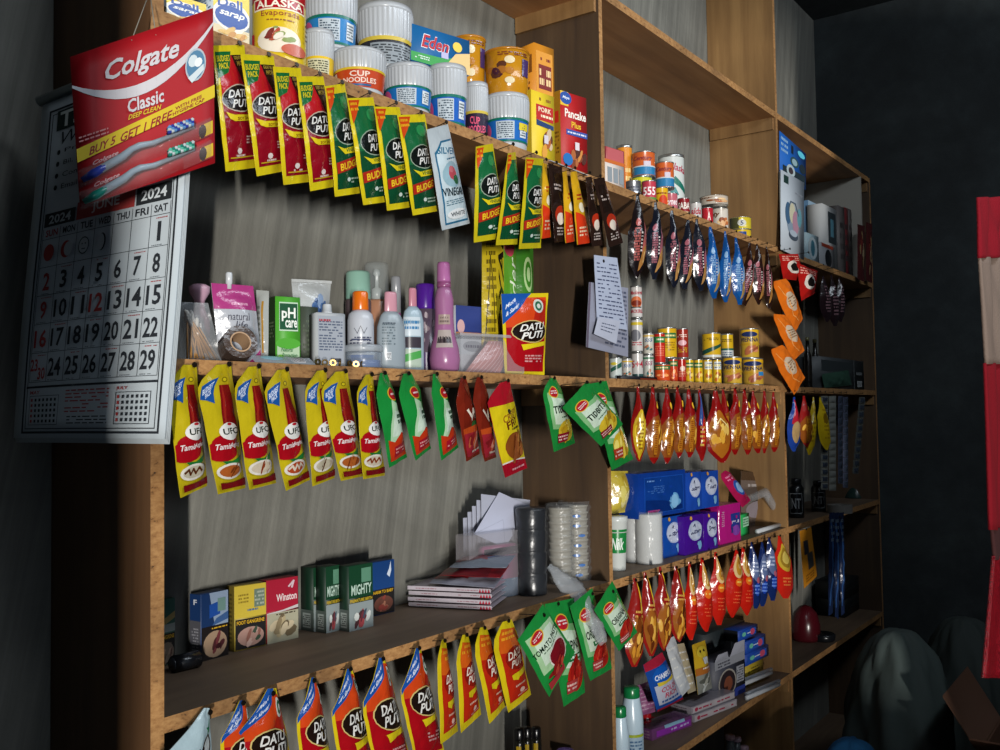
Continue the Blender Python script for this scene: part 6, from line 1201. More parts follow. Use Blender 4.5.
# ------------------------------------------------------------------ bottom shelf, middle bay
BOTT = [('body', 'b4c8d4', [(0.92, 0), (1, 0.02), (1, 0.56), (0.98, 0.64), (0.72, 0.86), (0.68, 0.88)], 1.0, R(0, 0.0, 1, 0.66, '9ab0c0') + SCR(0.15, 0.15, 0.9, 0.6, '4a6a8a', 6, 2) + R(0, 0.66, 1, 0.72, '9aa830') + R(0.3, 0.0, 1, 0.1, 'c8a828'), (0.03, 0.6)), ('cap', '12703c', [(0.7, 0.87), (0.74, 0.885), (0.72, 0.985), (0.66, 1.0)], 1.0, None, None)]
c = PZ(631, 768, Z4)
bottle('bleach_bottle', 'tall white bottle with a green cap at the divider, the taller one', 'bottle', 'white bottles with green caps', 620, 642.5, 683.5, c.y, Z4, BOTT)
bottle('bleach_bottle', 'shorter white bottle with a green cap half hidden at the divider', 'bottle', 'white bottles with green caps', 611, 628.5, 704, c.y-0.02, Z4, BOTT[:1]+BOTT[1:])
q = [P(643, 665, 0.055), P(662, 652, 0.045), P(683, 699, 0.03), P(657, 712, 0.035)]
pouch_mesh(q, '1c4a9a', R(0, 0.84, 1, 1, 'a8243c') + G([(0.12, 0.0), (1, 0.02), (1, 0.55), (0.1, 0.5)], 'b4b8c8') + E(0.55, 0.66, 0.42, 0.17, '1858b0') + G([(0.2, 0.48), (0.95, 0.5), (0.95, 0.56), (0.5, 0.54), (0.2, 0.56)], 'd0b838') + T('CHAMPION', 0.18, 0.6, 0.92, 0.7, 'e8ecf4', True) + T('COLOR', 0.25, 0.34, 0.9, 0.44, 'b8405c', True) + T('RICH', 0.3, 0.22, 0.86, 0.32, 'b8405c', True) + R(0.1, 0.0, 1, 0.1, '1c4a9a') + SCR(0.2, 0.12, 0.9, 0.2, '3a5a9a', 1, 1) + R(0, -0.01, 1, 0.04, '8a1c2c'), RECT, 0.014, 0.0015, 40).obj('detergent_pack', label='blue and white detergent powder pack leaning back on the bottom shelf', cat='detergent pack')
for i, (q, c_, n_, l_) in enumerate([([P(664, 641, 0.1), P(674, 636, 0.095), P(690, 688, 0.06), P(680, 699, 0.06)], 'b8bcc0', 'white_bag', 'tall white plastic sleeve leaning right of the detergent pack'), ([P(674, 645, 0.1), P(684, 643, 0.09), P(697, 690, 0.06), P(688, 694, 0.06)], 'a89c80', 'candle_sleeve', 'beige plastic sleeve of candles leaning behind the yellow pouch')]):
    pouch_mesh(q, c_, SCR(0.1, 0.1, 0.9, 0.9, 'd0d0cc', 5, i, 0.2), RECT, 0.008, 0.003, 41+i, kind='bag').obj(n_, label=l_, cat='plastic sleeve')
q = [P(692, 645, 0.08), P(705, 640, 0.075), P(712, 688, 0.05), P(698, 695, 0.05)]
pouch_mesh(q, 'c8a428', R(0, 0, 1, 0.36, '8a8c84') + BLOB(0.5, 0.2, 0.45, 0.16, ['c8ccc8', '5a5c54', 'a8a89c'], 12, 1) + R(0, 0.36, 1, 0.5, 'a86428') + E(0.5, 0.8, 0.36, 0.12, 'd0b838') + E(0.36, 0.82, 0.07, 0.03, '2a2410', 8) + E(0.62, 0.82, 0.07, 0.03, '2a2410', 8) + R(0.4, 0.55, 0.75, 0.68, 'c8ccd0') + SCR(0.3, 0.44, 0.9, 0.5, 'e0d8c8', 1, 1), RECT, 0.01, 0.002, 44).obj('yellow_snack_pouch', label='yellow and clear foil pouch standing among the candles', cat='pouch')
# boxes: open dark box on blue boxes
zb = Z4
def stackbox(l_, bl, br, ybase, yt, d, t, col, fr, sd=(), tp=(), nm='match_box', g='blue boxes on the bottom shelf'):
    a = P(bl, ybase, d); b = P(br, ybase, d-0.012); a2 = P(bl, yt, d)
    return box4(nm, l_, 'box', g, a, b, a2.z-a.z, t, col, fr, sd, tp)
DN = lambda s: R(0.1, 0.2, 0.9, 0.8, '1c50b0') + E(0.3, 0.5, 0.1, 0.2, '6ac0a8', 8) + E(0.72, 0.5, 0.12, 0.3, 'c04868', 8) + SCR(0.4, 0.4, 0.62, 0.6, 'd8e0f0', 1, s)
bx = []
for i, (yt, yb, xr, xl, l_) in enumerate([(655, 667, 769, 745, 'bottom one of the three'), (642, 655, 766, 745, 'middle one of the three'), (631, 642.5, 758, 738, 'top one of the three')]):
    d = 0.07; a = P(xl, yb, d); b = P(xr, yb, d-0.01); h = P(xl, yt, d).z-a.z
    bx.append(box4('medicine_carton', 'long blue carton with small coloured emblems, %s' % l_, 'box', 'blue cartons stacked near the right divider', a, b, h-0.0006, 0.09, '14409a', DN(i), R(0, 0, 1, 1, '10141c')))
# support below the cartons and the dark box
a, b = PZ(741, 680, Z4), PZ(768, 671, Z4); az = P(745, 667, 0.07).z
box4('yellow_carton', 'low yellow carton under the blue cartons', 'box', None, Vector((P(745, 667, 0.07).x, 0.072, Z4)), Vector((P(764, 667, 0.062).x, 0.064, Z4)), az-Z4-0.0006, 0.08, 'b0982c', SCR(0.2, 0.2, 0.8, 0.8, '6a5a1c', 3, 2))
a = P(716, 690, 0.05); A = Vector((P(715, 680, 0.055).x, 0.055, Z4)); B = Vector((P(745, 675, 0.04).x, 0.04, Z4)); ht = P(715, 652, 0.055).z-Z4
o = thing('open_soap_carton', 'opened dark and grey carton with torn flaps in front of the blue cartons', 'box', (A+B)/2); n = Vector((-(B-A).y, (B-A).x, 0)).normalized()*0.05
mb = MB(); mb.hexa([A, B, B+n, A+n], Vector((0, 0, ht*0.8)), mat('3a3c48', 'card'), 0.0008)
paint(mb, lambda u, v: A+(B-A)*u+Vector((0, 0, ht*0.8*v)), R(0.0, 0.8, 1, 1, '8a8c94') + SCR(0.1, 0.82, 0.5, 0.96, '3a3a44', 2, 1) + E(0.4, 0.4, 0.3, 0.34, '9a948c') + E(0.4, 0.4, 0.26, 0.3, '2a2024') + E(0.42, 0.38, 0.14, 0.18, '7a4430') + R(0.7, 0.3, 0.95, 0.7, '9a9ca4') + SCR(0.72, 0.32, 0.93, 0.68, '2a2a34', 6, 2) + R(0.62, 0.0, 0.98, 0.2, '2c3c8a'), 1, 1, 'card'); mb.obj('carton', o)
for k, (s0, lean) in enumerate([((0.0, 0.45), Vector((-0.012, -0.008, 0.02))), ((0.5, 1.0), Vector((0.006, -0.004, 0.03)))]):
    mb = MB(); z = Vector((0, 0, ht*0.8)); p0 = A+(B-A)*s0[0]+z; p1 = A+(B-A)*s0[1]+z
    pouch_mesh([p0+lean, p1+lean, p1, p0], '9a9ca8', (), [(0, 0, 1), (1, 0.2, 0.85)], 0.001, 0.0012, 50+k, kind='card', nu=4, nv=5, mb=mb); mb.obj('flap', o)
a = P(705, 636, 0.12); A = Vector((a.x, 0.12, Z4)); B = Vector((P(745, 636, 0.1).x, 0.1, Z4))
box4('dark_carton', 'large dark carton at the back of the bottom shelf', 'box', None, A, B, P(703, 636, 0.12).z-Z4, 0.06, '20282c', SCR(0.1, 0.7, 0.9, 0.8, '3a4448', 1, 1))
for k, (a_, b_) in enumerate([((742, 690), (775, 676)), ((746, 697), (779, 683))]):
    for j in range(2):
        a, b = PZ(a_[0]+j*0, a_[1]+j*3.5, Z4), PZ(b_[0], b_[1]+j*3.5, Z4); r = 0.0055
        z = r+(0.0115 if k == 0 else 0)
        mb = MB(); mb.tube([a+Vector((0, 0.01 if k == 0 else 0, z)), b+Vector((0, 0.01 if k == 0 else 0, z))], r, mat('b0b4b8', 'gloss'), 14); mb.tube([b+Vector((0, 0.01 if k == 0 else 0, z)), b+(b-a).normalized()*0.005+Vector((0, 0.01 if k == 0 else 0, z))], 0.001, mat('d8d4c8', 'cloth'), 6)
        mb.obj('candle', label='white candle lying by the right divider on the bottom shelf, %s' % ['upper rear one', 'upper front one', 'lower rear one', 'lower front one'][k*2+j], cat='candle', group='white candles on the bottom shelf')
for k in range(2):
    A = PZ(694, 723, Z4); B = PZ(737, 706, Z4); A.z = B.z = Z4+k*0.0175+0.0005; n = Vector((-(B-A).y, (B-A).x, 0)).normalized()
    A = A+n*0.006*k; B = B+n*0.006*k
    pillowbox('biscuit_pack', 'flat white biscuit pack with red print, %s of the pair at the shelf edge' % ['lower', 'upper'][k], 'biscuit pack', 'flat biscuit packs', A, B, 0.0165, 0.06, '9a949c', R(0.02, 0.1, 0.98, 0.9, 'b4acb0') + SCR(0.15, 0.3, 0.9, 0.7, 'a83450', 1, k) + E(0.1, 0.5, 0.04, 0.3, 'a83450', 8), SCR(0.2, 0.2, 0.8, 0.8, '6a5c64', 2, k), 0.0015, k)
    B0_ = B
A = PZ(652, 741, Z4); B = PZ(692, 726, Z4)
pillowbox('wafer_pack', 'purple and silver wafer pack lying at the front edge of the bottom shelf', 'snack pack', None, A, B, 0.024, 0.05, '6a3c6a', R(0.1, 0.2, 0.95, 0.75, '8a30a0') + SCR(0.3, 0.3, 0.9, 0.66, 'b8a8d8', 1, 2) + R(0.3, 0.75, 0.8, 1, '8ab0c8'), SCR(0.1, 0.1, 0.9, 0.9, '8a6a80', 3, 1), 0.003, 3)
bottle('red_bottle', 'small red bottle with a glossy white stripe behind the wafer pack', 'bottle', None, 640, 651, 705, PZ(646, 728, Z4).y, Z4, [('body', 'b01820', [(0.95, 0), (1, 0.03), (1, 0.66), (0.7, 0.72)], 1.0, R(0.55, 0.1, 0.72, 0.9, 'd8c8c8'), (0.05, 0.6)), ('cap', '7a1018', [(0.72, 0.72), (0.74, 0.98), (0.66, 1)], 1.0, None, None)])
A = PZ(640, 731, Z4); B = PZ(664, 722, Z4)
box4('red_tray', 'flat red tray beside the small red bottle', 'tray', None, A+Vector((0, 0.02, 0)), B+Vector((0, 0.02, 0)), 0.008, 0.05, '8a1c1c', SCR(0.1, 0.2, 0.9, 0.8, '6a1010', 1, 1), (), SCR(0.1, 0.1, 0.9, 0.9, 'a83028', 4, 1))
q = [P(636, 686, 0.11), P(652, 680, 0.1), P(655, 712, 0.08), P(640, 716, 0.09)]
pouch_mesh(q, '9a5c88', SCR(0.1, 0.1, 0.9, 0.9, 'c098b8', 6, 4, 0.3) + E(0.6, 0.8, 0.3, 0.14, 'b0a8b8'), RECT, 0.02, 0.005, 47, kind='bag').obj('pink_bag', label='crumpled pink and clear bag behind the green capped bottles', cat='plastic bag')

# below the bottom shelf of the middle bay: bottles whose necks show
for k, (x, yt) in enumerate([(730, 735), (736.5, 737), (761, 741), (744, 746)]):
    c = P(x, yt, 0.1); m_ = mpp(c); H_ = c.z-Z5
    o = thing('soda_bottle', 'clear bottle with a pinkish cap under the bottom shelf, %s' % ['leftmost', 'second from the left', 'rightmost', 'second from the right'][k], 'bottle', Vector((c.x, 0.1, Z5)), 'bottles below the bottom shelf')
    mb = MB(); mb.lathe(Vector((c.x, 0.1, Z5)), [(0.028, 0), (0.03, 0.004), (0.03, H_*0.5), (0.011, H_*0.82), (0.0105, H_*0.96)], mat('6a7478', 'gloss', 0.45), 20); mb.obj('bottle', o)
    mb = MB(); mb.lathe(Vector((c.x, 0.1, Z5+H_*0.955)), [(0.0125, 0), (0.013, 0.002), (0.012, H_*0.045)], mat('a88a94', 'gloss'), 16); mb.obj('cap', o)
# left bay, bottom shelf: dark jars and purple lids
for k, (x, wp, yt) in enumerate([(519, 9, 728), (527, 8, 727), (536, 8, 727)]):
    c = P(x, yt, 0.12); r = wp*mpp(c)*0.62; H_ = c.z-Z4
    o = thing('dark_bottle', 'black bottle with a yellow stripe on the bottom shelf, %s of three' % ['leftmost', 'middle', 'rightmost'][k], 'bottle', Vector((c.x, 0.12, Z4)), 'black bottles in the left bay')
    mb = MB(); mb.lathe(Vector((c.x, 0.12, Z4)), [(r, 0), (r*1.05, 0.003), (r*1.05, H_*0.8), (r*0.9, H_*0.86)], mat('14140f', 'gloss'), 20)
    paint(mb, cylsurf(Vector((c.x, 0.12, Z4)), Z4+0.02, Z4+H_*0.78, r*1.05, 2.6), R(0.3, 0, 0.62, 1, 'a88c1c'), 8, 1, 'gloss'); mb.obj('body', o)
    mb = MB(); mb.lathe(Vector((c.x, 0.12, Z4+H_*0.85)), [(r*0.98, 0), (r*1.0, H_*0.02), (r*0.98, H_*0.13), (r*0.8, H_*0.15)], mat('0c0c0e', 'gloss'), 20); mb.obj('cap', o)
for k, (x, yt, wp) in enumerate([(565, 746, 9), (584.5, 741, 10.5), (602, 745, 8.5)]):
    c = P(x, yt+4, 0.09); r = wp*mpp(c); H_ = c.z-Z4; b = Vector((c.x, 0.09, Z4))
    o = thing('jar', 'jar with a round purple lid peeking up below the tomato pouches, %s of three' % ['leftmost', 'middle', 'rightmost'][k], 'jar', b, 'purple lidded jars')
    mb = MB(); mb.lathe(b, [(r*0.8, 0), (r*0.85, 0.003), (r*0.85, H_*0.8)], mat('a8a0a8', 'gloss'), 20); mb.obj('body', o)
    mb = MB(); mb.lathe(b+Vector((0, 0, H_*0.8)), [(r*0.98, 0), (r, 0.002), (r, H_*0.2-0.002), (r*0.94, H_*0.2), (r*0.75, H_*0.2), (r*0.72, H_*0.2-0.0015)], mat('6a5488' if k < 2 else '8a7088', 'gloss'), 28); mb.obj('lid', o)

# ------------------------------------------------------------------ posters on the second divider
def flatboard(name, pts, d0, d1, col, art, label, cat, kind='paper', th=0.0012, parent=None):
    q = quad(pts, d0, d1); n0 = (q[1]-q[0]).cross(q[0]-q[3]).normalized()
    mb = MB(); N = 1
    f = lambda u, v: (q[3]*(1-u)+q[2]*u)*(1-v)+(q[0]*(1-u)+q[1]*u)*v
    g = lambda u, v: f(u, v)-n0*th
    fr = [f(0, 0), f(1, 0), f(1, 1), f(0, 1)]; bk = [g(0, 0), g(1, 0), g(1, 1), g(0, 1)]
    mb.add(fr+bk, [(0,1,2,3), (7,6,5,4), (0,4,5,1), (1,5,6,2), (2,6,7,3), (3,7,4,0)], mat(col, kind))
    paint(mb, f, art, 1, 1, kind); return mb.obj(name, parent, label, cat) if parent is None else mb.obj(name, parent, label)
pb = SCR(0.05, 0.6, 0.3, 0.95, '8ab0d0', 3, 1)+E(0.55, 0.55, 0.16, 0.12, '2a4a50')+E(0.55, 0.55, 0.1, 0.08, '8aa8b0')+E(0.85, 0.5, 0.12, 0.12, '1a2a34')+R(0.1, 0.1, 0.95, 0.35, '1c2c34')+E(0.4, 0.3, 0.16, 0.14, 'a8b8bc')+E(0.4, 0.3, 0.09, 0.08, '3a3034')+R(0.42, 0.72, 0.5, 0.9, '14202c')+E(0.8, 0.85, 0.14, 0.08, '5ac0d8')
flatboard('product_poster', ((779.5,130.7),(805.9,154),(805.9,190),(780,180)), -0.007, -0.02, '1458a8', pb, 'blue product poster hanging above the white one on the second divider', 'poster')
pw = R(0.12, 0.86, 0.32, 0.96, '14302c') + SCR(0.6, 0.78, 0.92, 0.82, '7a8088', 1, 1) + E(0.5, 0.42, 0.26, 0.2, '7a8a9a') + E(0.3, 0.5, 0.12, 0.14, '3a5a78') + E(0.48, 0.52, 0.13, 0.13, 'b8b49a') + E(0.62, 0.42, 0.14, 0.15, 'a07888') + E(0.78, 0.5, 0.1, 0.12, '5a8a94') + E(0.52, 0.24, 0.2, 0.06, '3a4450') + E(0.52, 0.27, 0.16, 0.04, '9aa4b0') + ST([(0.3, 0.55), (0.4, 0.66), (0.6, 0.66), (0.74, 0.52)], 0.03, '4a5a68', 2)
flatboard('product_poster', ((780.8,169.3),(804,182.7),(804,260),(780.8,249.3)), -0.014, -0.028, 'a8b0b8', pw, 'white product poster with a picture of coloured cups on the second divider', 'poster')

# ------------------------------------------------------------------ far bay (in shade)
def far_box(nm, l_, xl, xr, yt, d, t, zi, col, fr=(), sd=(), kind='card', g=None):
    a = P(xl, yt, d); b = P(xr, yt, d)
    return box4(nm, l_, 'box', g, (a.x, d, ZS[zi]), (b.x, d-0.004, ZS[zi]), a.z-ZS[zi], t, col, fr, sd, (), kind)
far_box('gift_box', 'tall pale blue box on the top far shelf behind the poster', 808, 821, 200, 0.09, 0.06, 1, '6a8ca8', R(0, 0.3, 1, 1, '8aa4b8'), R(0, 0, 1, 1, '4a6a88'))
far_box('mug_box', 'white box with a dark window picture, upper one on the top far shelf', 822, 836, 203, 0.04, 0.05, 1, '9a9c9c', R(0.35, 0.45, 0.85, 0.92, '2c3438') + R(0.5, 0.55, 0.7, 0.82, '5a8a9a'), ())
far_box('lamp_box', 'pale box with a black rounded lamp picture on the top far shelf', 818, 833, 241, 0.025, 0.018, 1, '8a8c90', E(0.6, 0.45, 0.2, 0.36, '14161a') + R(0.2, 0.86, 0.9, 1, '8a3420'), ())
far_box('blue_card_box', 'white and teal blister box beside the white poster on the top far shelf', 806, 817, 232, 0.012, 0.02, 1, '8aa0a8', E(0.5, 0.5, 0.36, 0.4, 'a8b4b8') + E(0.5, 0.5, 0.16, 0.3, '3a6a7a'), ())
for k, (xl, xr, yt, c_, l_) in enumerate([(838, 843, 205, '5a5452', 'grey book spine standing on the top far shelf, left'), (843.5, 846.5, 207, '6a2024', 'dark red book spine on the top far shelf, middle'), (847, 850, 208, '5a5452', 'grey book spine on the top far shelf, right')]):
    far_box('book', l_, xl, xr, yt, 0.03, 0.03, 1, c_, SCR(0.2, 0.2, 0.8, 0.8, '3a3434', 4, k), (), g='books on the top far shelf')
for k, (a, b, l_) in enumerate([((857.5,224,871,282), 0, 'dull red wrapper with gold scrolls hanging at the end of the far shelf, left'), ((866,222,872,283), 0, 'dull red wrapper with gold scrolls hanging at the far end, right')]):
    x0, y0, x1, y1 = a
    x1 = x0+7 if k == 0 else x1
    flatq = ((x0,y0),(x1,y0+2),(x1,y1),(x0,y1-3))
    hang('gift_wrapper', flatq, '4a1c1c', BLOB(0.5, 0.5, 0.4, 0.45, ['8a7450', '6a2a24', '9a8a6a'], 14, k, 0.2), 1, l_, 'wrapper', 'scrolled red wrappers', RECT, 0.006, 0.001, -0.012, -0.02, nail_u=0.5, nails=False)
for k, (x0, x1, yt) in enumerate([(803, 811, 337), (810.5, 818.5, 339)]):
    bottle('dark_beer_bottle', 'dark brown bottle on the far middle shelf, %s' % ['left one', 'right one with a pale label'][k], 'bottle', 'dark bottles on the far shelf', x0, x1, yt, 0.05+0.02*k, Z2, [('bottle', '120f0c', [(0.92, 0), (1, 0.02), (1, 0.6), (0.5, 0.76), (0.42, 0.94)], 1.0, R(0.1, 0.2, 0.9, 0.75, '3a3424' if k else '1c1a16'), (0.05, 0.55)), ('cap', '6a6440', [(0.48, 0.93), (0.5, 0.99), (0.4, 1)], 1.0, None, None)])
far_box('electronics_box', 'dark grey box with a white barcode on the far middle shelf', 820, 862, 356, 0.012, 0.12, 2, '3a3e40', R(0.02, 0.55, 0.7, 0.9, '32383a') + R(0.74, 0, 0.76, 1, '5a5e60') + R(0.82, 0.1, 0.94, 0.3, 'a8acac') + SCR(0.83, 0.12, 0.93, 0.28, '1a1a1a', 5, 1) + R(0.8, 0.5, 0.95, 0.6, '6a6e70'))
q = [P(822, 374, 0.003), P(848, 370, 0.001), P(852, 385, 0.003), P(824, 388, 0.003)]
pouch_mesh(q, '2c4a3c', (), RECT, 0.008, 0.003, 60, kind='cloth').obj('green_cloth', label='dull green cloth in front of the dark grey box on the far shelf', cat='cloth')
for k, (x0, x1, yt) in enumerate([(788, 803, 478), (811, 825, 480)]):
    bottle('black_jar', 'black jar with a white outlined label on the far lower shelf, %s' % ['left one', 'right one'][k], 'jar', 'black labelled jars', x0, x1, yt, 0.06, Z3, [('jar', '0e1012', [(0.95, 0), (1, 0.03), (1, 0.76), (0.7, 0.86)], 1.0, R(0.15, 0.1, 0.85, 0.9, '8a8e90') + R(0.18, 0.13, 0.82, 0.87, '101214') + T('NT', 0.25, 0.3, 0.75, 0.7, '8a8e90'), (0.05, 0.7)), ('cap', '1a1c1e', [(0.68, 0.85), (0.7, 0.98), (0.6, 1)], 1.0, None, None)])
c = PZ(840, 513, Z3); o = thing('masking_tape', 'pale grey roll of tape at the front of the far lower shelf', 'tape roll', c)
r = 12*mpp(c); mb = MB(); ring(c+Vector((0, 0, 0.0135)), Vector((0, 0, 1)), r*0.6, r, 0.026, mat('6a6864', 'matt'), mb); mb.obj('tape', o)
c = P(862, 512, 0.08); c = Vector((P(862, 500, 0.08).x, 0.09, Z3)); r = 24*mpp(c)
o = thing('basin', 'dark green plastic basin upside down on the far lower shelf', 'basin', c); mb = MB(); mb.lathe(c, [(r*1.0, 0), (r, 0.004), (r*0.85, 0.05), (r*0.8, 0.056)], mat('1c3430', 'gloss'), 36, sy=0.7); mb.obj('basin', o)
# navy straps hanging over the far lower shelf
for k in range(3):
    x = 829+k*4.5; hang('navy_strap', ((x, 513), (x+6, 512), (x+5+k, 612+8*(k % 2)), (x-1+2*k, 616)), '1a2644', ST([(0.2, 0.1), (0.5, 0.5), (0.3, 0.9)], 0.2, '2a4a7a', 6) + SCR(0.2, 0.7, 0.8, 0.95, '5a6a7a', 4, k), 3, 'dark navy ribbed strap hanging over the far lower shelf, %s of three' % ['left', 'middle', 'right'][k], 'strap', 'navy straps', [(0, 0.1, 0.8), (0.5, 0, 1), (1, 0.1, 0.9)], 0.006, 0.003, -0.02-0.006*k, -0.028-0.006*k, nails=k == 1)
c = PZ(806, 645, Z4); c = Vector((P(806, 640, 0.09).x, 0.09, Z4)); 
o = thing('plastic_ware', 'dark red rounded plastic item on the far bottom shelf', 'plastic ware', c); r = 14*mpp(c); mb = MB(); mb.lathe(c, [(r*0.9, 0), (r, 0.01), (r, 0.05), (r*0.8, 0.085), (r*0.4, 0.105), (0.001, 0.11)], mat('4a0f18', 'gloss'), 28); mb.obj('shell', o)
mb = MB(); mb.lathe(c+Vector((0.02, -0.05, 0)), [(0.03, 0), (0.034, 0.004), (0.036, 0.02), (0.03, 0.024)], mat('14161a', 'gloss'), 20); mb.obj('base', o)
for k, (yt, w_) in enumerate([(588, 0.0), (575, 0.004)]):
    a = P(838, 588, 0.1); 
    box4('storage_box', 'black storage box on the far bottom shelf, %s' % ['lower', 'upper'][k], 'box', 'black storage boxes', (a.x, 0.08, Z4+0.061*k), (a.x+0.2, 0.08, Z4+0.061*k), 0.06, 0.1, '14181a', SCR(0.1, 0.4, 0.9, 0.6, '22282a', 1, k))
# ------------------------------------------------------------------ floor of the shop in the shade
def sack(name, label, c, rx, ry, h, col, seed, alpha=1.0):
    rnd = random.Random(seed); ph = [rnd.uniform(0, 6) for _ in range(8)]
    mb = MB(); NU, NV = 48, 30; vs = []
    for j in range(NV+1):
        t = j/NV; r = math.cos(PI/2*min(t, 0.999))**0.6*(0.82+0.3*math.sin(PI*t))+0.01
        for i in range(NU):
            a = 2*PI*i/NU
            q = 1+0.1*math.sin(3*a+ph[0]+4*t)+0.07*math.sin(7*a+ph[1]-9*t)+0.05*math.sin(11*a+ph[2]+17*t)+0.03*math.sin(19*a-23*t+ph[3])
            vs.append(Vector((c.x+rx*r*q*math.cos(a), c.y+ry*r*q*math.sin(a), c.z+max(0.0, h*(math.sin(PI/2*t)*0.98+0.02*math.sin(5*a+ph[4]+8*t)*(t > 0.05)*(1-t))))))
    mb.add(vs, [(j*NU+i, j*NU+(i+1) % NU, (j+1)*NU+(i+1) % NU, (j+1)*NU+i) for j in range(NV) for i in range(NU)]+[tuple(range(NU-1, -1, -1)), tuple(NV*NU+i for i in range(NU))], mat(col, 'matt', alpha), True)
    mb.obj(name, label=label, cat='sack')
sack('plastic_sack', 'big bulging grey plastic sack standing on the dark shop floor', Vector((2.98, -0.2, 0)), 0.16, 0.15, P(898, 622, -0.2).z, '56625f', 3)
sack('plastic_sack', 'smaller knotted grey sack leaning behind the big one', Vector((3.42, -0.3, 0)), 0.12, 0.14, 0.84, '3a4240', 8)
sack('blue_sack', 'blue plastic sack at the bottom edge of the view', Vector((2.42, -0.22, 0)), 0.12, 0.11, P(850, 733, -0.22).z, '1c5a8a', 12)
c = Vector((2.85, -0.62, 0))
mb = MB(); mb.box((2.6, -0.85, 0), (3.1, -0.4, 0.41), mat('4a3c2c', 'card')); 
mb.obj('storage_crate', label='brown carton on the floor carrying the opened carton', cat='box')
o = thing('open_carton', 'opened brown cardboard carton at the lower right corner', 'box', Vector((2.85, -0.62, 0.411)))
m_ = mat('6a4c3c', 'card'); z0, z1 = 0.411, 0.63
mb = MB()
for a, b in (((2.68, -0.78, z0), (2.684, -0.46, z1)), ((3.016, -0.78, z0), (3.02, -0.46, z1)), ((2.684, -0.78, z0), (3.016, -0.776, z1)), ((2.684, -0.464, z0), (3.016, -0.46, z1)), ((2.684, -0.776, z0), (3.016, -0.464, z0+0.004))): mb.box(a, b, m_)
mb.obj('carton', o)
for pts in ([(2.68, -0.46, z1), (2.68, -0.78, z1), (2.56, -0.78, z1+0.07), (2.56, -0.46, z1+0.07)], [(3.02, -0.78, z1), (3.02, -0.46, z1), (3.1, -0.46, z1+0.12), (3.1, -0.78, z1+0.12)], [(2.68, -0.46, z1), (3.02, -0.46, z1), (3.02, -0.38, z1+0.13), (2.68, -0.38, z1+0.13)]):
    mb = MB(); v = [Vector(p) for p in pts]; mb.add(v+[p+Vector((0, 0, 0.004)) for p in v], [(0,1,2,3), (7,6,5,4), (0,4,5,1), (1,5,6,2), (2,6,7,3), (3,7,4,0)], m_); mb.obj('flap', o)
mb = MB(); mb.box((2.72, -0.74, z0+0.005), (2.84, -0.62, z1+0.02), mat('a8a8a4', 'card')); mb.box((2.72, -0.742, z0+0.02), (2.84, -0.741, z0+0.06), mat('8a1c20', 'card')); mb.obj('white_box', label='small white box standing inside the opened carton', cat='box')

# red and white cloth hanging at the right
o = thing('hanging_garment', 'red and white glittery garment hanging at the right edge', 'garment', Vector((2.2, -0.6, 0.9)))
def drape(name, y0, y1, x0a, x0b, col, kind, amp, lab=None, seed=1):
    d = -0.6; mb = MB(); NU, NV = 22, 16; vs = []; 
    for s in (0, 1):
        for j in range(NV+1):
            v = j/NV; y = y0+(y1-y0)*v; xl = x0a+(x0b-x0a)*v
            for i in range(NU+1):
                u = i/NU; p = P(xl+28*u, y, d)
                p.y += amp*(u+0.1)*(math.sin(u*17+v*2+seed)+0.5*math.sin(u*31-v*5))+(0.006 if s else 0)
                vs.append(p)
    W = NU+1; K = (NV+1)*W
    fs = [(j*W+i, (j+1)*W+i, (j+1)*W+i+1, j*W+i+1) for j in range(NV) for i in range(NU)]
    fs += [tuple(K+a for a in f[::-1]) for f in fs]
    rim = [i for i in range(W)]+[j*W+NU for j in range(1, NV+1)]+[NV*W+i for i in range(NU-1, -1, -1)]+[j*W for j in range(NV-1, 0, -1)]
    fs += [(rim[k], rim[(k+1) % len(rim)], K+rim[(k+1) % len(rim)], K+rim[k]) for k in range(len(rim))]
    mb.add(vs, fs, mat(col, kind) if isinstance(col, str) else col, True); return mb.obj(name, o, lab)
def glit(nt, b):
    v = nd(nt, 'ShaderNodeTexVoronoi', Scale=420.0); nt.links.new(mapping(nt, (1, 1, 1)), v.inputs['Vector'])
    nt.links.new(ramp(nt, v.outputs['Color'], [(0.0, '40040c'), (0.6, '840a18'), (1.0, 'b02030')]), b.inputs['Base Color']); b.inputs['Roughness'].default_value = 0.35
    bp = nd(nt, 'ShaderNodeBump', Strength=0.8, Distance=0.003); nt.links.new(v.outputs['Distance'], bp.inputs['Height']); nt.links.new(bp.outputs['Normal'], b.inputs['Normal'])
drape('yoke', 197, 258, 980, 981, '7c0a1a', 'cloth', 0.012, 'plain red upper band')
drape('bodice', 257, 364, 981.5, 988, '7a6a60', 'cloth', 0.012, 'cream middle band')
drape('sleeve', 363, 530, 987, 992, '780a18', 'cloth', 0.015, 'red lower cloth')
drape('hem', 528, 560, 993, 996, '402424', 'cloth', 0.004, 'dull brownish red sheer band')
drape('glitter_skirt', 556, 678, 995, 985, special('red_glitter', glit), 'cloth', 0.006, 'glittery red skirt')

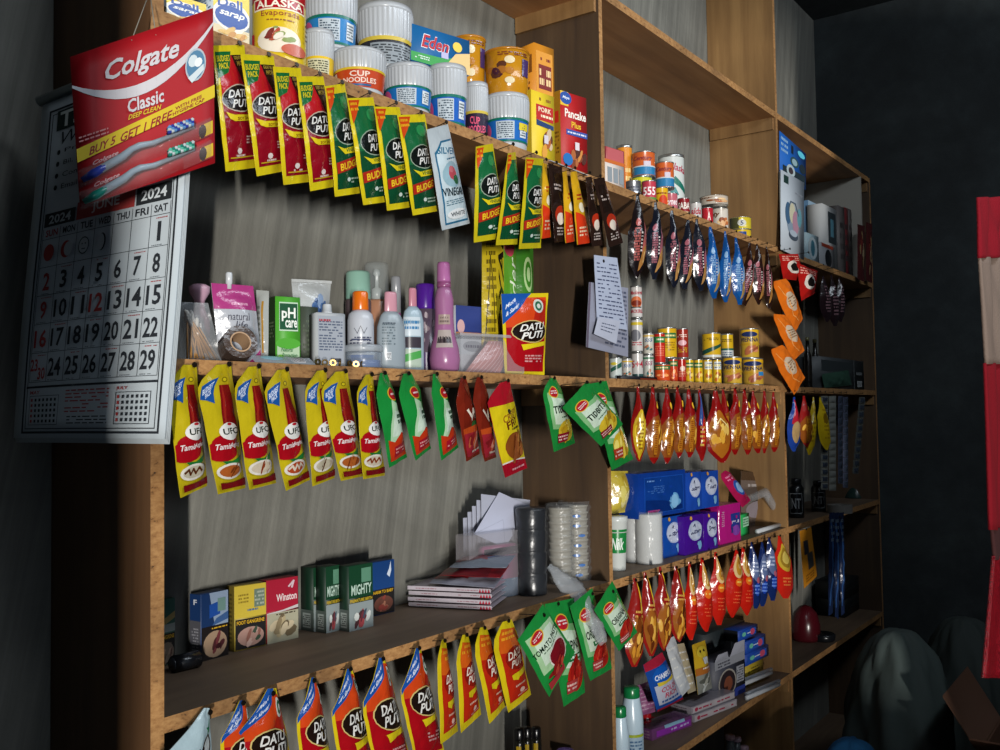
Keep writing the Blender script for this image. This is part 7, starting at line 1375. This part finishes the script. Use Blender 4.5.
# ------------------------------------------------------------------ calendar on the left post
o = thing('wall_calendar', 'large white June calendar hanging on the left shelf post', 'calendar', P(90, 438, 0.02))
def cq(dl, dr): return [P(42, 100, dl), P(195, 42, dr), P(166, 439, dr), P(14, 438, dl)]
CQ = cq(0.13, -0.06)
CQ[1] = P(193, 40, -0.06)
def calsurf(off, bow=0.006):
    n0 = (CQ[1]-CQ[0]).cross(CQ[0]-CQ[3]).normalized()
    return lambda u, v: (CQ[3]*(1-u)+CQ[2]*u)*(1-v)+(CQ[0]*(1-u)+CQ[1]*u)*v+n0*(off+bow*math.sin(PI*u)*(1-v)+0.002*math.sin(5*v+2*u))
def calsheet(name, off, col, art, th=0.0012, grow=0.0):
    f0 = calsurf(off); mb = MB(); N, Mv = 16, 20
    f = lambda u, v: f0(u*(1+2*grow)-grow+0.0, v-(grow if v < 0.01 else 0))
    g0 = calsurf(off-th)
    a = [f(i/N, j/Mv) for j in range(Mv+1) for i in range(N+1)]; b = [g0((i/N)*(1+2*grow)-grow, j/Mv-(grow if j == 0 else 0)) for j in range(Mv+1) for i in range(N+1)]
    W = N+1; K = len(a); fs = [t for j in range(Mv) for i in range(N) for t in ((j*W+i, j*W+i+1, (j+1)*W+i+1), (j*W+i, (j+1)*W+i+1, (j+1)*W+i))]
    fs += [tuple(K+x for x in q[::-1]) for q in fs]
    rim = list(range(W))+[j*W+N for j in range(1, Mv+1)]+[Mv*W+i for i in range(N-1, -1, -1)]+[j*W for j in range(Mv-1, 0, -1)]
    fs += [(rim[(k+1) % len(rim)], rim[k], K+rim[k], K+rim[(k+1) % len(rim)]) for k in range(len(rim))]
    mb.add(a+b, fs, mat(col, 'paper'), True); paint(mb, f, art, N, Mv, 'paper', 0.0005, 0.0001, True, gridded(f, N, Mv)[2] if art else None); return mb.obj(name, o)
K0 = '23282e'; RD = 'a03634'
fr = lambda u0, v0, u1, v1, c, w=0.006: R(u0, v0, u1, v0+w*0.5, c)+R(u0, v1-w*0.5, u1, v1, c)+R(u0, v0, u0+w, v1, c)+R(u1-w, v0, u1, v1, c)
art = fr(0.06, 0.012, 0.965, 0.955, K0, 0.012) + fr(0.085, 0.024, 0.94, 0.94, K0, 0.005)
art += R(0.12, 0.885, 0.55, 0.945, '1c2c28') + T('T3G', 0.14, 0.892, 0.4, 0.94, 'c8d0cc') + T('West Gate', 0.16, 0.84, 0.7, 0.878, K0, True, bold=False)
for k in range(4): art += E(0.15, 0.818-k*0.035, 0.012, 0.008, K0, 8) + T(['Printing', 'Bil, Bil. Cards', 'Contact No.', 'Email Address'][k], 0.19, 0.811-k*0.035, 0.5, 0.826-k*0.035, K0, bold=False)
VT = 0.5885; VB = 0.15; U0, U1 = 0.1, 0.93; cw = (U1-U0)/7; rh = (VT-0.03-VB)/5.0
art += R(U0, 0.6, 0.31, 0.64, '1f2428') + T('2024', 0.13, 0.607, 0.28, 0.633, 'b8c0c4') + R(0.32, 0.6, 0.7, 0.65, RD) + T('JUNE', 0.42, 0.609, 0.6, 0.641, 'd0c8c8') + R(0.71, 0.6, 0.93, 0.646, '1f2428') + T('2024', 0.74, 0.609, 0.9, 0.638, 'c8d0d4')
for i, dname in enumerate(['SUN', 'MON', 'TUE', 'WED', 'THU', 'FRI', 'SAT']):
    art += T(dname, U0+cw*(i+0.15), VT-0.018, U0+cw*(i+0.85), VT+0.002, RD if i == 0 else K0)
for j in range(6): art += R(U0, VT-0.026-rh*j, U1, VT-0.0245-rh*j, K0)
for i in range(8): art += R(U0+cw*i-0.0015, VT-0.026-rh*5, U0+cw*i+0.0015, VT+0.006, K0)
def cell(i, j): return U0+cw*i, VT-0.026-rh*(j+1)
days = {}
for dd in range(1, 31):
    k = dd+5; i, j = k % 7, k//7
    if dd == 30: i, j = 0, 4
    x, y = cell(i, j); c_ = RD if (i == 0 or dd == 12) else K0
    if dd in (23, 30): 
        sx, sy = (0.02, 0.38) if dd == 23 else (0.5, 0.08)
        art += T(str(dd), x+cw*(sx+0.02), y+rh*sy, x+cw*(sx+0.46), y+rh*(sy+0.42), c_)
    else:
        w0 = 0.4 if dd == 1 else 0.3 if dd < 10 else 0.12
        art += T(str(dd), x+cw*w0, y+rh*0.18, x+cw*(0.98-w0), y+rh*0.8, c_)
    art += SCR(x+cw*0.15, y+rh*0.03, x+cw*0.7, y+rh*0.08, '5a6268', 1, dd) + (SCR(x+cw*0.3, y+rh*0.88, x+cw*0.9, y+rh*0.94, RD, 1, dd) if dd % 2 else [])
for i, (c_, fill) in enumerate([(RD, 1), (RD, 2), (K0, 3), (K0, 4)]):
    x, y = cell(i, 0); cx, cy = x+cw*0.5, y+rh*0.5
    if fill == 1: art += E(cx, cy, cw*0.3, rh*0.3, c_)
    elif fill == 2: art += E(cx, cy, cw*0.3, rh*0.3, c_)+E(cx+cw*0.12, cy, cw*0.24, rh*0.25, 'b0b8bc')
    elif fill == 3: art += E(cx, cy, cw*0.3, rh*0.3, c_)+E(cx, cy, cw*0.26, rh*0.26, 'b0b8bc')+E(cx-cw*0.09, cy+rh*0.06, cw*0.04, rh*0.03, c_, 6)+E(cx+cw*0.09, cy+rh*0.06, cw*0.04, rh*0.03, c_, 6)+R(cx-cw*0.1, cy-rh*0.13, cx+cw*0.1, cy-rh*0.1, c_)
    else: art += E(cx, cy, cw*0.22, rh*0.3, c_)+E(cx-cw*0.07, cy, cw*0.2, rh*0.28, 'b0b8bc')
art += R(U0-0.01, 0.137, U1+0.01, 0.143, K0)
for (x0, nm) in ((0.12, 'MAY'), (0.7, 'JULY')):
    art += T(nm, x0, 0.12, x0+0.07, 0.13, RD) + fr(x0, 0.035, x0+0.21, 0.116, K0, 0.003)
    for j in range(5):
        for i in range(7): art += R(x0+0.012+i*0.028, 0.042+j*0.0145, x0+0.026+i*0.028, 0.05+j*0.0145, RD if i == 0 else K0)
art += SCR(0.38, 0.065, 0.66, 0.13, RD, 7, 3, 0.35) + SCR(0.4, 0.035, 0.66, 0.06, K0, 3, 4, 0.35)
for k in range(4): calsheet('calendar_sheet', -0.0045+0.0012*k, 'aab2b6', [], 0.001, 0.004*(3-k))
calsheet('calendar_page', 0.0006, 'b8c2c8', art)
mb = MB(); n0 = (CQ[1]-CQ[0]).cross(CQ[0]-CQ[3]).normalized(); d_ = (CQ[1]-CQ[0]).normalized()
mb.tube([CQ[0]-d_*0.005-n0*0.001, CQ[1]+d_*0.003-n0*0.001], 0.006, mat('8a9498', 'metal'), 12); mb.obj('top_rail', o)

# ------------------------------------------------------------------ toothbrush cards hanging on the post
o = thing('toothbrush_card', 'red toothbrush display card with two toothbrushes hanging in front of the calendar', 'toothbrush card', P(150, 205, -0.09))
TQ = [P(70, 57, -0.03), P(213, 8, -0.085), P(215, 163, -0.085), P(80, 207, -0.035)]
nT = (TQ[1]-TQ[0]).cross(TQ[0]-TQ[3]).normalized()
fT = lambda u, v: (TQ[3]*(1-u)+TQ[2]*u)*(1-v)+(TQ[0]*(1-u)+TQ[1]*u)*v
def board(f, n, th, col, mb, kind='card'):
    K = 8; a = [f(i/K, j/K) for j in range(K+1) for i in range(K+1)]; b = [p-n*th for p in a]; W = K+1; m = len(a)
    fs = [(j*W+i, j*W+i+1, (j+1)*W+i+1, (j+1)*W+i) for j in range(K) for i in range(K)]; fs += [tuple(m+x for x in q[::-1]) for q in fs]
    rim = list(range(W))+[j*W+K for j in range(1, W)]+[K*W+i for i in range(K-1, -1, -1)]+[j*W for j in range(K-1, 0, -1)]
    fs += [(rim[(k+1) % len(rim)], rim[k], m+rim[k], m+rim[(k+1) % len(rim)]) for k in range(len(rim))]
    mb.add(a+b, fs, mat(col, kind))
mb = MB(); board(fT, nT, 0.001, 'a4121c', mb)
WH = 'c8c4c8'
sw = []; M_ = 14
for k in range(M_):
    t0, t1 = k/M_, (k+1)/M_
    c0 = lambda t: 0.79-0.62*t+0.86*t*t-0.16*t**3-(0.0)
    def yv(t): return 0.80*(1-t)**2+2*t*(1-t)*0.42+0.9*t*t
    w0, w1 = 0.028*(0.35+math.sin(PI*t0)), 0.028*(0.35+math.sin(PI*t1))
    sw += G([(t0, yv(t0)-w0), (t1, yv(t1)-w1), (t1, yv(t1)+w1), (t0, yv(t0)+w0)], WH)
art = sw + T('Colgate', 0.22, 0.72, 0.74, 0.885, WH, True) + E(0.86, 0.67, 0.078, 0.105, 'a8b4bc') + E(0.86, 0.67, 0.068, 0.092, '4a7a9a') + E(0.84, 0.7, 0.035, 0.04, 'c8d4d8', 10) + G([(0.8, 0.6), (0.92, 0.66), (0.92, 0.62), (0.83, 0.56)], 'c8d4d8') + E(0.88, 0.68, 0.03, 0.03, 'e0e4e4', 10)
art += T('Classic', 0.36, 0.5, 0.62, 0.59, WH) + T('DEEP CLEAN', 0.36, 0.458, 0.6, 0.49, 'd0b020', True)
art += G([(0, 0.29), (1, 0.42), (1, 0.5), (0, 0.38)], 'cdb41a') + T('BUY 5', 0.08, 0.322, 0.27, 0.375, '8a141c', True, rot=0.12) + T('GET 1 FREE', 0.3, 0.352, 0.68, 0.408, '8a141c', True, rot=0.12) + T('WITH FREE', 0.7, 0.43, 0.9, 0.452, '8a141c', rot=0.12) + T('HYGIENE CAP', 0.68, 0.402, 0.92, 0.424, '8a141c', rot=0.12)
art += SCR(0.02, 0.41, 0.22, 0.46, 'c08080', 2, 3, 0.4)
for k in range(2):
    v0 = 0.02+0.145*(1-k)
    art += G([(0.75, v0+0.1), (0.98, v0+0.125), (0.98, v0+0.02), (0.75, v0)], '8a1018') + G([(0.88, v0+0.1), (0.98, v0+0.11), (0.98, v0+0.03), (0.88, v0+0.02)], 'c8a818') + E(0.9, v0+0.06, 0.03, 0.045, '240608', 10) + T('Colgate', 0.1, v0+0.075, 0.28, v0+0.11, 'c8a0a4', True, rot=0.1)
paint(mb, fT, art, 8, 8, 'card', 0.0004); mb.obj('card', o)
for k in range(2):
    va = 0.155-0.145*k+0.02; col = ['2c3c98', '1c7a6c'][k]
    L = lambda u, v, h: fT(u, v)+nT*h
    mb = MB(); mb.tube([L(0.03, va-0.01, 0.006), L(0.1, va+0.005, 0.008), L(0.3, va+0.05, 0.01), L(0.36, va+0.075, 0.012), L(0.42, va+0.085, 0.01), L(0.52, va+0.075, 0.008), L(0.6, va+0.08, 0.008), L(0.82, va+0.1, 0.008)], [0.0025, 0.0042, 0.004, 0.0032, 0.0034, 0.0028, 0.0022, 0.0028], mat('8a98a4', 'gloss'), 10); hd = mb.obj('toothbrush_handle', o, 'silver handle of the %s toothbrush' % ['upper', 'lower'][k])
    mb = MB(); mb.tube([L(0.02, va-0.012, 0.006), L(0.1, va+0.005, 0.0085), L(0.22, va+0.032, 0.0102)], [0.0028, 0.0046, 0.0026], mat(col, 'gloss'), 10); mb.obj('rubber_grip', hd, '%s grip' % ['blue', 'teal'][k])
    mb = MB()
    rnd = random.Random(k)
    for i in range(9):
        for j in range(3):
            u = 0.63+i*0.021; p = L(u, va+0.1+0.015*j, 0.009)
            q = L(u, va+0.1+0.015*j, 0.019)
            mb.tube([p, q], 0.0019, mat([col, 'b8c4c8', '5a8ac0' if k == 0 else '5ab098'][(i+j) % 3], 'cloth'), 5)
    o2 = mb.obj('bristles', hd)
    # blister over the brush
    mb = MB(); fb = lambda u, v, va=va: fT(0.0+0.97*u, va-0.055+0.12*v+0.06*u)
    NB, MBv = 24, 8
    def hb(u, v): return 0.002+0.02*((math.sin(PI*min(max(u, 0), 1))**0.25)*(math.sin(PI*v)**0.5) if 0 < u < 1 and 0 < v < 1 else 0)*(0.6+0.4*(u > 0.6))+0.0012*math.sin(u*40)*math.sin(PI*v)
    mb.add([fb(i/NB, j/MBv)+nT*hb(i/NB, j/MBv) for j in range(MBv+1) for i in range(NB+1)], [(j*(NB+1)+i, j*(NB+1)+i+1, (j+1)*(NB+1)+i+1, (j+1)*(NB+1)+i) for j in range(MBv) for i in range(NB)], clear('c0b8b8', 0.16), True); mb.obj('blister', o, 'clear plastic blister')
mb = MB(); pn = P(150, 0, -0.02)
for (x, y) in ((128, 53), (152, 47)):
    u = {128: 0.41, 152: 0.58}[x]; p = fT(u, 0.97 if x == 128 else 0.95)
    mb.tube([p, P(150, -6, -0.03) if x == 152 else P(148, -4, -0.03)], 0.0006, mat('8a8478', 'matt'), 5)
mb.obj('hanging_string', o)

# hidden support check list
dups = {k: v for k, v in LABELS.items() if len(v) > 1}

for o in OWN:
    if '_o' in o: del o['_o']
for k_, v_ in LABELS.items():
    assert len(k_.split()) <= 16, k_
